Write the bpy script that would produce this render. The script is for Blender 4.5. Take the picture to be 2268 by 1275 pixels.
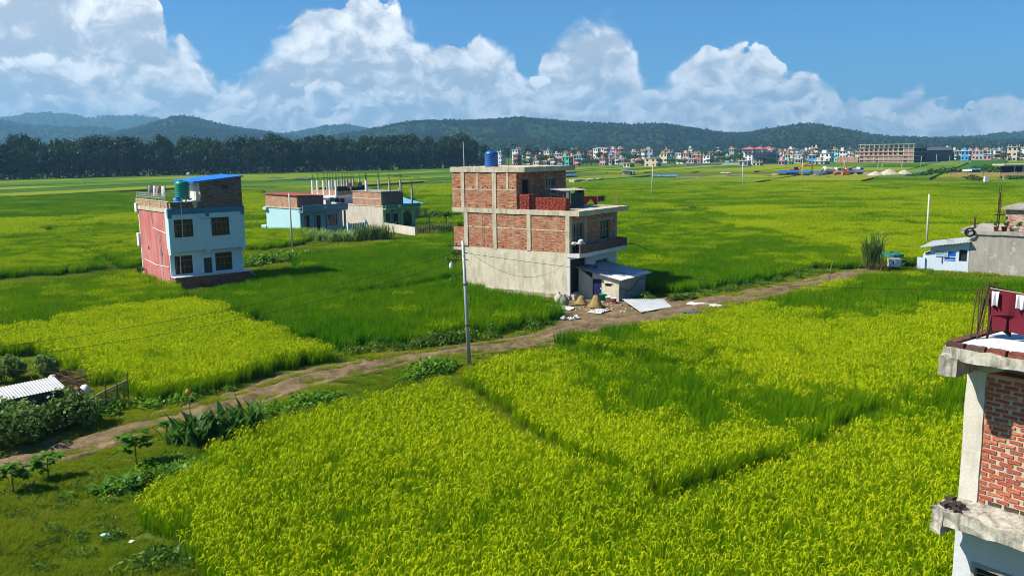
import bpy, bmesh, math, random
import numpy as np
from mathutils import Vector, Matrix
random.seed(7); RNG = np.random.default_rng(11)
R = math.radians
for o in list(bpy.data.objects): bpy.data.objects.remove(o)
SC = bpy.context.scene
COL = SC.collection

# ---------------------------------------------------------------- camera
CH = 10.8; FPX = 1900.0; CX, CY = 1134.0, 637.5          # eye height on a neighbouring roof, focal length in photo pixels
PITCH = math.atan((CY-335.0)/FPX); ROLL = 0.0135
_F = Vector((0, math.cos(PITCH), -math.sin(PITCH))); _R0 = Vector((1, 0, 0)); _U0 = Vector((0, math.sin(PITCH), math.cos(PITCH)))
_R = _R0*math.cos(ROLL)-_U0*math.sin(ROLL); _U = _U0*math.cos(ROLL)+_R0*math.sin(ROLL)
cam_d = bpy.data.cameras.new('camera'); cam = bpy.data.objects.new('camera', cam_d); COL.objects.link(cam)
cam.matrix_world = Matrix(((_R.x, _U.x, -_F.x, 0), (_R.y, _U.y, -_F.y, 0), (_R.z, _U.z, -_F.z, CH), (0, 0, 0, 1)))
cam_d.sensor_fit = 'HORIZONTAL'; cam_d.sensor_width = 36.0; cam_d.lens = 36.0*FPX/2268.0
cam_d.clip_start = 0.1; cam_d.clip_end = 30000
SC.camera = cam
def ray(x, y): return _F+_R*((x-CX)/FPX)-_U*((y-CY)/FPX)
def G(x, y, z=0.0):                       # photo pixel -> point on the level plane at height z
    d = ray(x, y); return Vector((0, 0, CH))+d*((z-CH)/d.z)
def AT(x, y, dist):                       # photo pixel -> point at a horizontal distance
    d = ray(x, y); return Vector((0, 0, CH))+d*(dist/math.hypot(d.x, d.y))
def azel(x, y):
    d = ray(x, y); return math.atan2(d.x, d.y), math.atan2(d.z, math.hypot(d.x, d.y))

# ---------------------------------------------------------------- sun, sky, exposure
SUN_AZ, SUN_EL = R(-97), R(46)
SDIR = Vector((math.sin(SUN_AZ)*math.cos(SUN_EL), math.cos(SUN_AZ)*math.cos(SUN_EL), math.sin(SUN_EL)))
sun_d = bpy.data.lights.new('sun', 'SUN'); sun = bpy.data.objects.new('sun', sun_d); COL.objects.link(sun)
sun_d.energy = 5.0; sun_d.angle = R(0.6); sun_d.color = (1.0, 0.93, 0.80)
sun.rotation_euler = SDIR.to_track_quat('Z', 'Y').to_euler()
SC.view_settings.view_transform = 'Standard'; SC.view_settings.look = 'None'; SC.view_settings.gamma = 1.0
SC.view_settings.use_curve_mapping = False
SC.view_settings.exposure = 0.80
SC.render.engine = 'CYCLES'
SC.cycles.filter_width = 1.05; SC.cycles.use_denoising = True; SC.cycles.denoising_input_passes = 'RGB_ALBEDO_NORMAL'; SC.cycles.denoising_prefilter = 'ACCURATE'
try: SC.cycles.denoiser = 'OPENIMAGEDENOISE'
except Exception: pass
SC.cycles.max_bounces = 6; SC.cycles.diffuse_bounces = 3; SC.cycles.transparent_max_bounces = 8; SC.cycles.volume_bounces = 0
SC.cycles.sample_clamp_indirect = 4.0

class NT:                                  # tiny node-graph helper
    def __init__(s, tree): s.t = tree; s.t.nodes.clear()
    def n(s, kind, **kw):
        nd = s.t.nodes.new(kind)
        for k, v in kw.items(): setattr(nd, k, v)
        return nd
    def put(s, sock, v):
        if v is None: return
        if isinstance(v, bpy.types.NodeSocket): s.t.links.new(v, sock)
        elif isinstance(v, (tuple, list)) and sock.type == 'RGBA' and len(v) == 3: sock.default_value = (*v, 1)
        else: sock.default_value = v
    def m(s, op, a, b=None, c=None, clamp=False):
        nd = s.n('ShaderNodeMath', operation=op, use_clamp=clamp)
        for i, v in enumerate((a, b, c)): s.put(nd.inputs[i], v)
        return nd.outputs[0]
    def v(s, op, a, b=None, sc=None):
        nd = s.n('ShaderNodeVectorMath', operation=op); s.put(nd.inputs[0], a); s.put(nd.inputs[1], b)
        if sc is not None: s.put(nd.inputs[3], sc)
        return nd.outputs['Value'] if op in ('DOT_PRODUCT', 'LENGTH') else nd.outputs[0]
    def xyz(s, x, y, z):
        nd = s.n('ShaderNodeCombineXYZ')
        for i, q in enumerate((x, y, z)): s.put(nd.inputs[i], q)
        return nd.outputs[0]
    def sep(s, v):
        nd = s.n('ShaderNodeSeparateXYZ'); s.put(nd.inputs[0], v); return nd.outputs
    def mix(s, f, a, b, mode='MIX'):
        nd = s.n('ShaderNodeMix', data_type='RGBA', blend_type=mode); s.put(nd.inputs[0], f); s.put(nd.inputs[6], a); s.put(nd.inputs[7], b)
        return nd.outputs[2]
    def rng(s, v, a, b, c=0.0, d=1.0, smooth=False):
        nd = s.n('ShaderNodeMapRange', interpolation_type='SMOOTHSTEP' if smooth else 'LINEAR')
        for i, q in enumerate((v, a, b, c, d)): s.put(nd.inputs[i], q)
        return nd.outputs[0]
    def noise(s, vec, scale, detail=4, rough=0.55, dist=0.0, dims='3D', out=0):
        nd = s.n('ShaderNodeTexNoise', noise_dimensions=dims); s.put(nd.inputs['Vector'], vec); s.put(nd.inputs['Scale'], scale)
        nd.inputs['Detail'].default_value = detail; nd.inputs['Roughness'].default_value = rough; nd.inputs['Distortion'].default_value = dist
        return nd.outputs[out]
    def vor(s, vec, scale, feature='F1', smooth=1.0, out='Distance', dims='3D'):
        nd = s.n('ShaderNodeTexVoronoi', feature=feature, voronoi_dimensions=dims); s.put(nd.inputs['Vector'], vec); s.put(nd.inputs['Scale'], scale)
        if feature == 'SMOOTH_F1': nd.inputs['Smoothness'].default_value = smooth
        return nd.outputs[out]

world = bpy.data.worlds.new('World'); SC.world = world; world.use_nodes = True
def build_world():
    k = NT(world.node_tree)
    sky = k.n('ShaderNodeTexSky', sky_type='NISHITA'); sky.sun_disc = False
    sky.sun_elevation = SUN_EL; sky.sun_rotation = SUN_AZ % (2*math.pi)
    sky.altitude = 600; sky.air_density = 1.0; sky.dust_density = 0.6; sky.ozone_density = 2.2
    skyc = k.mix(1.0, sky.outputs[0], (0.36, 0.84, 1.36), 'MULTIPLY')
    d = k.n('ShaderNodeTexCoord').outputs['Generated']
    x, y, z = k.sep(d)
    az = k.m('ARCTAN2', x, y); el = k.m('ARCSINE', z)
    def curve(pts):
        fc = k.n('ShaderNodeFloatCurve'); mp = fc.mapping; c = mp.curves[0]
        q = []
        for px_, py_ in pts:
            a, e = azel(px_, py_); q.append(((a+0.70)/1.40, e/0.30))
        q = [(0.0, q[0][1])]+q+[(1.0, q[-1][1])]
        while len(c.points) < len(q): c.points.new(0.5, 0.5)
        for p, (u, w) in zip(c.points, q): p.location = (min(max(u, 0), 1), min(max(w, 0), 1)); p.handle_type = 'AUTO'
        mp.update(); k.put(fc.inputs['Value'], k.m('MULTIPLY_ADD', az, 1/1.40, 0.5, clamp=True))
        return k.m('MULTIPLY', fc.outputs[0], 0.30)
    out = skyc
    # (skyline of each bank in photo pixels, seed, edge softness, depth of the bright crown, warp)
    banks = [
     ([(-120, -60), (60, -90), (250, -60), (345, -10), (372, 60), (425, 95), (470, 140), (498, 175), (560, 130), (610, 78), (660, 28), (740, -6), (850, -4), (905, 40), (945, 92), (1010, 96), (1075, 78), (1135, 110), (1172, 168), (1200, 110), (1245, 62), (1335, 36), (1395, 75), (1418, 150), (1450, 172), (1520, 118), (1600, 100), (1705, 110), (1745, 150), (1800, 152), (1850, 172), (1872, 232), (1960, 262), (2100, 268), (2268, 262), (2400, 250)], 1.7, 0.0105, 0.075, 0.019, 1.1, 0.0),
     ([(-100, 120), (100, 110), (300, 120), (430, 130), (500, 200), (640, 190), (760, 175), (900, 200), (1000, 190), (1150, 175), (1300, 190), (1420, 205), (1520, 180), (1650, 200), (1780, 205), (1830, 226), (1880, 198), (1960, 212), (2040, 196), (2120, 218), (2190, 204), (2290, 206), (2400, 220)], 8.3, 0.006, 0.040, 0.018, 1.5, 0.16),
     ([(-100, 225), (150, 205), (300, 200), (420, 240), (560, 225), (700, 232), (830, 222), (960, 205), (1080, 235), (1180, 205), (1300, 215), (1420, 235), (1540, 225), (1650, 240), (1750, 232), (1850, 245), (1950, 235), (2050, 246), (2160, 232), (2268, 240), (2400, 240)], 14.9, 0.006, 0.030, 0.016, 1.9, 0.12)]
    for pts, seed, soft, thick, warp, fine, bias in banks:
        top = curve(pts)
        p = k.xyz(k.m('ADD', az, seed), k.m('MULTIPLY', el, 1.3), 0.0)
        w1 = k.noise(p, 14.0, 2, 0.55, dims='2D', out=1)
        pw = k.v('ADD', p, k.v('SCALE', k.v('SUBTRACT', w1, (0.5, 0.5, 0.5)), sc=0.045))
        n1 = k.noise(pw, 20.0*fine, 8, 0.63, dims='2D')
        b1 = k.vor(pw, 26.0*fine, dims='2D')
        h = k.m('ADD', k.m('SUBTRACT', 0.36, b1), k.m('MULTIPLY', k.m('SUBTRACT', n1, 0.5), 2.3))
        dd = k.m('ADD', k.m('SUBTRACT', top, el), k.m('MULTIPLY', h, warp))
        sw = k.sep(w1)
        sf = k.m('MULTIPLY', soft, k.rng(sw[2], 0.35, 0.65, 0.35, 3.4))
        mask = k.rng(dd, 0.0, sf, 0, 1, True)
        # light from the sun side (left, above): compare the lumps here with the lumps a little towards the sun
        n2 = k.noise(k.v('ADD', pw, (-0.012/fine, 0.018/fine, 0.0)), 20.0*fine, 4, 0.6, dims='2D')
        emb = k.m('ADD', k.m('MULTIPLY', k.m('SUBTRACT', n1, n2), 1.9), k.m('MULTIPLY', k.m('SUBTRACT', 0.40, b1), 0.30))
        crown = k.rng(dd, 0.0, thick, 1.0, 0.0)
        lit = k.m('ADD', k.m('ADD', k.m('MULTIPLY', crown, 0.50), emb), k.rng(sw[1], 0.3, 0.7, -0.22+bias, 0.42+bias))
        cc = k.mix(k.rng(lit, 0.0, 1.0, 0, 1, True), (6.3, 7.0, 8.1), (15.0, 15.0, 14.9))
        out = k.mix(mask, out, cc)
    bg = k.n('ShaderNodeBackground'); k.put(bg.inputs[0], out); bg.inputs[1].default_value = 0.054
    k.t.links.new(bg.outputs[0], k.n('ShaderNodeOutputWorld').inputs[0])
    world.cycles.sampling_method = 'MANUAL'; world.cycles.sample_map_resolution = 512
build_world()
# ---------------------------------------------------------------- mesh and object helpers
class MB:
    def __init__(s): s.v = []; s.f = []
    def add(s, vs, fs):
        b = len(s.v); s.v += [tuple(p) for p in vs]; s.f += [tuple(i+b for i in f) for f in fs]; return s
    def box(s, x0, y0, z0, x1, y1, z1):
        return s.add([(x0, y0, z0), (x1, y0, z0), (x1, y1, z0), (x0, y1, z0), (x0, y0, z1), (x1, y0, z1), (x1, y1, z1), (x0, y1, z1)],
                     [(0, 3, 2, 1), (4, 5, 6, 7), (0, 1, 5, 4), (1, 2, 6, 5), (2, 3, 7, 6), (3, 0, 4, 7)])
    def hexa(s, lo, hi):                       # 4 lower corners, 4 upper corners (both anticlockwise from above)
        return s.add(list(lo)+list(hi), [(0, 3, 2, 1), (4, 5, 6, 7), (0, 1, 5, 4), (1, 2, 6, 5), (2, 3, 7, 6), (3, 0, 4, 7)])
    def prism(s, poly, z0, z1):
        n = len(poly); s.add([(x, y, z0) for x, y in poly]+[(x, y, z1) for x, y in poly],
              [tuple(range(n-1, -1, -1)), tuple(range(n, 2*n))]+[(i, (i+1) % n, n+(i+1) % n, n+i) for i in range(n)]); return s
    def extr(s, poly, axis, a, b):             # polygon in the other two axes, extruded along axis
        def P(u, w, t): return (t, u, w) if axis == 'x' else (u, t, w)
        n = len(poly); return s.add([P(u, w, a) for u, w in poly]+[P(u, w, b) for u, w in poly],
              [tuple(range(n-1, -1, -1)), tuple(range(n, 2*n))]+[(i, (i+1) % n, n+(i+1) % n, n+i) for i in range(n)])
    def tube(s, pts, r, n=6, r1=None):
        pts = [Vector(p) for p in pts]; rings = []; m = len(pts)
        for i, p in enumerate(pts):
            t = (pts[min(i+1, m-1)]-pts[max(i-1, 0)]).normalized()
            a = t.cross(Vector((0, 0, 1)) if abs(t.z) < 0.9 else Vector((1, 0, 0))).normalized(); b = t.cross(a)
            rr = r if r1 is None else r+(r1-r)*i/(m-1)
            rings.append([p+(a*math.cos(2*math.pi*j/n)+b*math.sin(2*math.pi*j/n))*rr for j in range(n)])
        vs = [q for rg in rings for q in rg]; fs = []
        for i in range(m-1):
            for j in range(n): fs.append((i*n+j, i*n+(j+1) % n, (i+1)*n+(j+1) % n, (i+1)*n+j))
        fs += [tuple(range(n-1, -1, -1)), tuple(range((m-1)*n, m*n))]
        return s.add(vs, fs)
    def lathe(s, prof, n=20, c=(0, 0, 0)):
        vs = [(c[0]+r*math.cos(2*math.pi*j/n), c[1]+r*math.sin(2*math.pi*j/n), c[2]+z) for r, z in prof for j in range(n)]
        m = len(prof); fs = [(i*n+j, i*n+(j+1) % n, (i+1)*n+(j+1) % n, (i+1)*n+j) for i in range(m-1) for j in range(n)]
        return s.add(vs, fs+[tuple(range(n-1, -1, -1)), tuple(range((m-1)*n, m*n))])
    def blob(s, c, rx, ry, rz, seed=0, n=8, m=5, rough=0.25):
        rg = random.Random(seed); vs = []; fs = []
        for i in range(m+1):
            t = math.pi*i/m
            for j in range(n):
                k = 1+rg.uniform(-rough, rough); a = 2*math.pi*j/n
                vs.append((c[0]+rx*k*math.sin(t)*math.cos(a), c[1]+ry*k*math.sin(t)*math.sin(a), c[2]+rz*k*math.cos(t)))
        for i in range(m):
            for j in range(n): fs.append((i*n+j, (i+1)*n+j, (i+1)*n+(j+1) % n, i*n+(j+1) % n))
        return s.add(vs, fs)
    def grid(s, fn, nu, nv):                   # fn(u,v) -> point, u,v in 0..1
        vs = [fn(i/nu, j/nv) for j in range(nv+1) for i in range(nu+1)]
        return s.add(vs, [(j*(nu+1)+i, j*(nu+1)+i+1, (j+1)*(nu+1)+i+1, (j+1)*(nu+1)+i) for j in range(nv) for i in range(nu)])
    def mesh(s, name, smooth=False):
        me = bpy.data.meshes.new(name); me.from_pydata(s.v, [], s.f); me.update()
        if smooth: me.polygons.foreach_set('use_smooth', [True]*len(me.polygons))
        return me
def npmesh(name, V, Fq, cols=None):            # V (n,3), Fq (m,4) int arrays, cols (n,4)
    me = bpy.data.meshes.new(name); V = np.asarray(V, np.float32); Fq = np.asarray(Fq, np.int32); k = Fq.shape[1]
    me.vertices.add(len(V)); me.vertices.foreach_set('co', V.ravel())
    me.loops.add(Fq.size); me.loops.foreach_set('vertex_index', Fq.ravel())
    me.polygons.add(len(Fq)); me.polygons.foreach_set('loop_start', np.arange(len(Fq), dtype=np.int32)*k)
    if cols is not None:
        a = me.color_attributes.new('rc', 'FLOAT_COLOR', 'POINT'); a.data.foreach_set('color', np.asarray(cols, np.float32).ravel())
    me.update(calc_edges=True); me.validate(); return me
def obj(name, mb, mat=None, parent=None, smooth=False, loc=None, rot=None, **props):
    me = mb.mesh(name, smooth) if isinstance(mb, MB) else mb
    if mat and not me.materials: me.materials.append(mat)
    o = bpy.data.objects.new(name, me); COL.objects.link(o)
    if parent: o.parent = parent
    if loc is not None: o.location = loc
    if rot is not None: o.rotation_euler = rot
    for k, v in props.items(): o[k] = v
    return o
def tag(o, label, cat, group=None):
    o['label'] = label; o['category'] = cat
    if group: o['group'] = group
    return o
def thing(name, label, cat, loc=(0, 0, 0), rz=0.0, group=None):
    o = bpy.data.objects.new(name, None); COL.objects.link(o); o.empty_display_size = 0.2
    o.location = loc; o.rotation_euler = (0, 0, rz); return tag(o, label, cat, group)
def dup(root, loc, rz=0.0, label=None, group=None, scale=None):
    r = root.copy(); COL.objects.link(r); r.location = loc; r.rotation_euler = (0, 0, rz)
    if scale is not None: r.scale = scale if hasattr(scale, '__len__') else (scale,)*3
    if label: r['label'] = label
    if group: r['group'] = group
    for ch in list(root.children):
        c = ch.copy(); COL.objects.link(c); c.parent = r
        for g in list(ch.children):
            d = g.copy(); COL.objects.link(d); d.parent = c
    return r
def B(x0, y0, z0, x1, y1, z1): return MB().box(x0, y0, z0, x1, y1, z1)
def jit(me, amt, seed=1):                       # rough, broken edges
    rg = random.Random(seed)
    for v in me.vertices: v.co += Vector((rg.uniform(-amt, amt), rg.uniform(-amt, amt), rg.uniform(-amt, amt)))
def rough_box(x0, y0, z0, x1, y1, z1, step=0.3, amt=0.02, seed=1):
    bm = bmesh.new(); bmesh.ops.create_cube(bm, size=1.0)
    for v in bm.verts: v.co = Vector((x0+(v.co.x+.5)*(x1-x0), y0+(v.co.y+.5)*(y1-y0), z0+(v.co.z+.5)*(z1-z0)))
    for ax, ln in ((0, x1-x0), (1, y1-y0), (2, z1-z0)):
        cuts = int(abs(ln)/step)
        lo = (x0, y0, z0)[ax]
        for i in range(1, min(cuts, 60)+1):
            co = Vector((0, 0, 0)); co[ax] = lo+ln*i/(min(cuts, 60)+1); no = Vector((0, 0, 0)); no[ax] = 1
            bmesh.ops.bisect_plane(bm, geom=bm.verts[:]+bm.edges[:]+bm.faces[:], plane_co=co, plane_no=no)
    rg = random.Random(seed)
    for v in bm.verts: v.co += Vector((rg.uniform(-amt, amt), rg.uniform(-amt, amt), rg.uniform(-amt, amt)))
    me = bpy.data.meshes.new('slab'); bm.to_mesh(me); bm.free(); return me

# ---------------------------------------------------------------- materials (all procedural)
MATS = {}
def _new(name):
    m = bpy.data.materials.new(name); m.use_nodes = True; k = NT(m.node_tree); MATS[name] = m
    return m, k
def _fin(k, col, rough=0.85, bump=None, bstr=0.3, bdist=0.02, metal=0.0, spec=0.3):
    p = k.n('ShaderNodeBsdfPrincipled'); k.put(p.inputs['Base Color'], col); k.put(p.inputs['Roughness'], rough)
    p.inputs['Metallic'].default_value = metal; p.inputs['Specular IOR Level'].default_value = spec
    if bump is not None:
        b = k.n('ShaderNodeBump'); b.inputs['Strength'].default_value = bstr; b.inputs['Distance'].default_value = bdist
        k.put(b.inputs['Height'], bump); k.t.links.new(b.outputs[0], p.inputs['Normal'])
    k.t.links.new(p.outputs[0], k.n('ShaderNodeOutputMaterial').inputs[0])
def OC(k): return k.n('ShaderNodeTexCoord').outputs['Object']
def flat(name, col, rough=0.7, var=0.25, scale=3.0, metal=0.0, spec=0.3, bstr=0.15):
    if name in MATS: return MATS[name]
    m, k = _new(name); oc = OC(k); n = k.noise(oc, scale, 5, 0.6)
    c2 = tuple(q*(1-var) for q in col)
    _fin(k, k.mix(k.rng(n, 0.3, 0.7), col, c2), rough, n, bstr, 0.02, metal, spec); return m
def plaster(name, col, stain, amount=0.5, scale=1.0, patch=None):
    if name in MATS: return MATS[name]
    m, k = _new(name); oc = OC(k)
    st = k.noise(k.v('MULTIPLY', oc, (2.2*scale, 2.2*scale, 0.35*scale)), 1.6, 6, 0.62)        # rain streaks
    bl = k.noise(oc, 0.9*scale, 6, 0.65); fn = k.noise(oc, 9*scale, 4, 0.6)
    f = k.m('MULTIPLY', k.rng(k.m('ADD', k.m('MULTIPLY', st, 0.55), k.m('MULTIPLY', bl, 0.45)), 0.40, 0.66, 0, 1, True), amount)
    c = k.mix(f, col, stain)
    if patch:
        c = k.mix(k.m('MULTIPLY', k.rng(k.noise(oc, 1.7*scale, 7, 0.7), 0.56, 0.62), 0.8), c, patch)
    c = k.mix(k.rng(fn, 0.3, 0.7, 0.0, 0.22), c, tuple(q*0.55 for q in col))
    _fin(k, c, 0.92, k.m('ADD', fn, bl), 0.35, 0.02, 0, 0.15); return m
def wallvec(k):                               # (along the wall, height) for axis-aligned walls in object space
    tc = k.n('ShaderNodeTexCoord'); o = k.sep(tc.outputs['Object']); n = k.sep(tc.outputs['Normal'])
    ax = k.m('ABSOLUTE', n[0]); ay = k.m('ABSOLUTE', n[1])
    sel = k.m('GREATER_THAN', ax, ay)
    u = k.m('ADD', k.m('MULTIPLY', o[1], sel), k.m('MULTIPLY', o[0], k.m('SUBTRACT', 1.0, sel)))
    return k.xyz(u, o[2], 0.0), tc.outputs['Object']
def brickmat(name, c1, c2, mortar, bw=0.25, rh=0.075, ms=0.016, fade=0.35, fadecol=(0.5, 0.44, 0.34)):
    if name in MATS: return MATS[name]
    m, k = _new(name); vec, oc = wallvec(k)
    w = k.v('ADD', vec, k.v('SCALE', k.v('SUBTRACT', k.noise(oc, 3.0, 2, 0.5, out=1), (0.5, 0.5, 0.5)), sc=0.03))
    b = k.n('ShaderNodeTexBrick'); k.put(b.inputs['Vector'], w); k.put(b.inputs['Color1'], c1); k.put(b.inputs['Color2'], c2); k.put(b.inputs['Mortar'], mortar)
    b.inputs['Scale'].default_value = 1.0; b.inputs['Mortar Size'].default_value = ms; b.inputs['Mortar Smooth'].default_value = 0.3
    b.inputs['Brick Width'].default_value = bw; b.inputs['Row Height'].default_value = rh; b.inputs['Bias'].default_value = -0.1
    rowv = k.noise(k.v('MULTIPLY', vec, (1.6, 12.0, 1.0)), 1.0, 4, 0.7)
    c = k.mix(k.rng(rowv, 0.46, 0.60, 0, 0.75), b.outputs['Color'], tuple(q*0.40 for q in c1))
    c = k.mix(k.rng(rowv, 0.30, 0.46, fade*1.6, 0.0), c, fadecol)
    st = k.noise(k.v('MULTIPLY', oc, (1.3, 1.3, 0.9)), 1.0, 6, 0.68)
    c = k.mix(k.rng(st, 0.48, 0.68, 0, fade), c, fadecol)
    _fin(k, c, 0.92, k.m('ADD', b.outputs['Fac'], k.m('MULTIPLY', st, -0.3)), 0.5, -0.02, 0, 0.1); return m
def leafmat(name, c1, c2, trans=0.35, scale=0.6, rough=0.6):
    if name in MATS: return MATS[name]
    m, k = _new(name); oi = k.n('ShaderNodeObjectInfo'); g = k.n('ShaderNodeNewGeometry')
    n = k.noise(g.outputs['Position'], scale, 4, 0.6)
    f = k.m('ADD', k.rng(n, 0.3, 0.7, -0.1, 0.9), k.rng(oi.outputs['Random'], 0, 1, -0.25, 0.25), clamp=True)
    c = k.mix(f, c1, c2)
    d = k.n('ShaderNodeBsdfDiffuse'); k.put(d.inputs[0], c); t = k.n('ShaderNodeBsdfTranslucent'); k.put(t.inputs[0], k.mix(0.5, c, c2))
    gl = k.n('ShaderNodeBsdfGlossy'); gl.inputs['Roughness'].default_value = rough*0.7; k.put(gl.inputs[0], (0.9, 0.95, 0.85))
    mx = k.n('ShaderNodeMixShader'); mx.inputs[0].default_value = trans; k.t.links.new(d.outputs[0], mx.inputs[1]); k.t.links.new(t.outputs[0], mx.inputs[2])
    m2 = k.n('ShaderNodeMixShader'); m2.inputs[0].default_value = 0.012; k.t.links.new(mx.outputs[0], m2.inputs[1]); k.t.links.new(gl.outputs[0], m2.inputs[2])
    k.t.links.new(m2.outputs[0], k.n('ShaderNodeOutputMaterial').inputs[0]); return m
def ricemat(name, green, lime, panicle, far=False):
    m, k = _new(name); g = k.n('ShaderNodeNewGeometry')
    at = k.n('ShaderNodeAttribute', attribute_name='ripe', attribute_type='INSTANCER').outputs['Fac']
    rc = k.n('ShaderNodeAttribute', attribute_name='rc').outputs['Color']; s = k.n('ShaderNodeSeparateColor'); k.put(s.inputs[0], rc); h, pan, rnd = s.outputs
    n = k.noise(g.outputs['Position'], 0.09, 4, 0.6); n2 = k.noise(g.outputs['Position'], 0.9, 3, 0.6)
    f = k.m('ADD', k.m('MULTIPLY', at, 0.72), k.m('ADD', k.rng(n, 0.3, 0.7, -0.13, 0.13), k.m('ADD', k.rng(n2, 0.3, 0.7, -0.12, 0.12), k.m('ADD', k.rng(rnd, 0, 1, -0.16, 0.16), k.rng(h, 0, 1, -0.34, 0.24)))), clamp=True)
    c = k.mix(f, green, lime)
    c = k.mix(k.m('MULTIPLY', k.m('MULTIPLY', pan, k.rng(at, 0.2, 0.8, 0.15, 1.0)), k.rng(rnd, 0, 1, 0.25, 1.0)), c, panicle)
    d = k.n('ShaderNodeBsdfDiffuse'); k.put(d.inputs[0], c); t = k.n('ShaderNodeBsdfTranslucent'); k.put(t.inputs[0], c)
    mx = k.n('ShaderNodeMixShader'); mx.inputs[0].default_value = 0.42; k.t.links.new(d.outputs[0], mx.inputs[1]); k.t.links.new(t.outputs[0], mx.inputs[2])
    k.t.links.new(mx.outputs[0], k.n('ShaderNodeOutputMaterial').inputs[0]); return m

# scatter: points of a mesh carry rot, scl, var (which plant of the set) and ripe; geometry nodes stand a plant on each
def plantset(name, meshes, mat):
    c = bpy.data.collections.new(name)
    for i, me in enumerate(meshes):
        if not me.materials: me.materials.append(mat)
        c.objects.link(bpy.data.objects.new('%s_%02d' % (name, i), me))
    return c
GROUPS = {}
def scatter_group(coll):
    if coll.name in GROUPS: return GROUPS[coll.name]
    t = bpy.data.node_groups.new('scatter_'+coll.name, 'GeometryNodeTree'); GROUPS[coll.name] = t
    t.interface.new_socket('Geometry', in_out='INPUT', socket_type='NodeSocketGeometry'); t.interface.new_socket('Geometry', in_out='OUTPUT', socket_type='NodeSocketGeometry')
    def n(kd): return t.nodes.new(kd)
    gi, go = n('NodeGroupInput'), n('NodeGroupOutput'); ci = n('GeometryNodeCollectionInfo'); ci.inputs['Collection'].default_value = coll
    ci.inputs['Separate Children'].default_value = True; ci.inputs['Reset Children'].default_value = True
    ip = n('GeometryNodeInstanceOnPoints'); ip.inputs['Pick Instance'].default_value = True
    def na(nm, ty):
        q = n('GeometryNodeInputNamedAttribute'); q.data_type = ty; q.inputs[0].default_value = nm; return [o for o in q.outputs if o.enabled][0]
    L = t.links.new
    L(gi.outputs[0], ip.inputs['Points']); L(ci.outputs[0], ip.inputs['Instance']); L(na('var', 'INT'), ip.inputs['Instance Index'])
    e = n('FunctionNodeEulerToRotation'); cx = n('ShaderNodeCombineXYZ'); L(na('rot', 'FLOAT'), cx.inputs[2]); L(cx.outputs[0], e.inputs[0]); L(e.outputs[0], ip.inputs['Rotation'])
    L(na('scl', 'FLOAT_VECTOR'), ip.inputs['Scale']); L(ip.outputs[0], go.inputs[0]); return t
def scatter(name, P, coll, var, rot=None, scl=None, ripe=None, parent=None, **props):
    P = np.asarray(P, np.float32); n = len(P)
    me = bpy.data.meshes.new(name); me.vertices.add(n); me.vertices.foreach_set('co', P.ravel())
    def at(nm, ty, key, arr):
        a = me.attributes.new(nm, ty, 'POINT'); a.data.foreach_set(key, np.ascontiguousarray(arr).ravel())
    at('var', 'INT', 'value', np.asarray(var, np.int32)); at('rot', 'FLOAT', 'value', (RNG.random(n)*6.2832 if rot is None else np.asarray(rot)).astype(np.float32))
    at('scl', 'FLOAT_VECTOR', 'vector', (np.ones((n, 3)) if scl is None else np.asarray(scl)).astype(np.float32))
    at('ripe', 'FLOAT', 'value', (np.zeros(n) if ripe is None else np.asarray(ripe)).astype(np.float32))
    me.update(); o = obj(name, me, None, parent, **props); md = o.modifiers.new('scatter', 'NODES'); md.node_group = scatter_group(coll); return o
def pip(poly, X, Y):
    ins = np.zeros(X.shape, bool); n = len(poly)
    for i in range(n):
        x0, y0 = poly[i][0], poly[i][1]; x1, y1 = poly[(i+1) % n][0], poly[(i+1) % n][1]
        if y0 == y1: continue
        ins ^= ((Y < y0) != (Y < y1)) & (X < (x1-x0)*(Y-y0)/(y1-y0)+x0)
    return ins
def dseg(pts, X, Y):
    d = np.full(X.shape, 1e9)
    for (x0, y0), (x1, y1) in zip(pts[:-1], pts[1:]):
        L2 = (x1-x0)**2+(y1-y0)**2+1e-9; t = np.clip(((X-x0)*(x1-x0)+(Y-y0)*(y1-y0))/L2, 0, 1)
        d = np.minimum(d, np.hypot(X-x0-t*(x1-x0), Y-y0-t*(y1-y0)))
    return d
def vnoise(X, Y, s, seed=0):                    # smooth value noise, 0..1
    r = np.random.default_rng(seed).random((64, 64)); x = X/s+1000.3; y = Y/s+1000.7
    i = np.floor(x).astype(int); j = np.floor(y).astype(int); fx = x-i; fy = y-j; fx = fx*fx*(3-2*fx); fy = fy*fy*(3-2*fy)
    q = lambda a, b: r[a % 64, b % 64]
    return (q(i, j)*(1-fx)+q(i+1, j)*fx)*(1-fy)+(q(i, j+1)*(1-fx)+q(i+1, j+1)*fx)*fy
# ---------------------------------------------------------------- ground, dirt track, hills
def ground_mat():
    m, k = _new('ground_soil'); g = k.n('ShaderNodeNewGeometry').outputs['Position']
    a = k.noise(g, 0.35, 6, 0.65); b = k.noise(g, 3.0, 5, 0.6); f = k.noise(g, 0.02, 3, 0.5)
    c = k.mix(k.rng(a, 0.38, 0.62), (0.060, 0.105, 0.010), (0.105, 0.125, 0.018))
    c = k.mix(k.rng(b, 0.55, 0.72, 0, 0.55), c, (0.105, 0.085, 0.045))
    c = k.mix(k.rng(f, 0.35, 0.65, 0, 0.4), c, (0.05, 0.10, 0.006))
    _fin(k, c, 0.95, b, 0.6, 0.05, 0, 0.1); return m
gnd = obj('ground', MB().grid(lambda u, v: (-8000+16000*u, -8000+16000*v, 0), 8, 8), ground_mat(), kind='structure')

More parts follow.
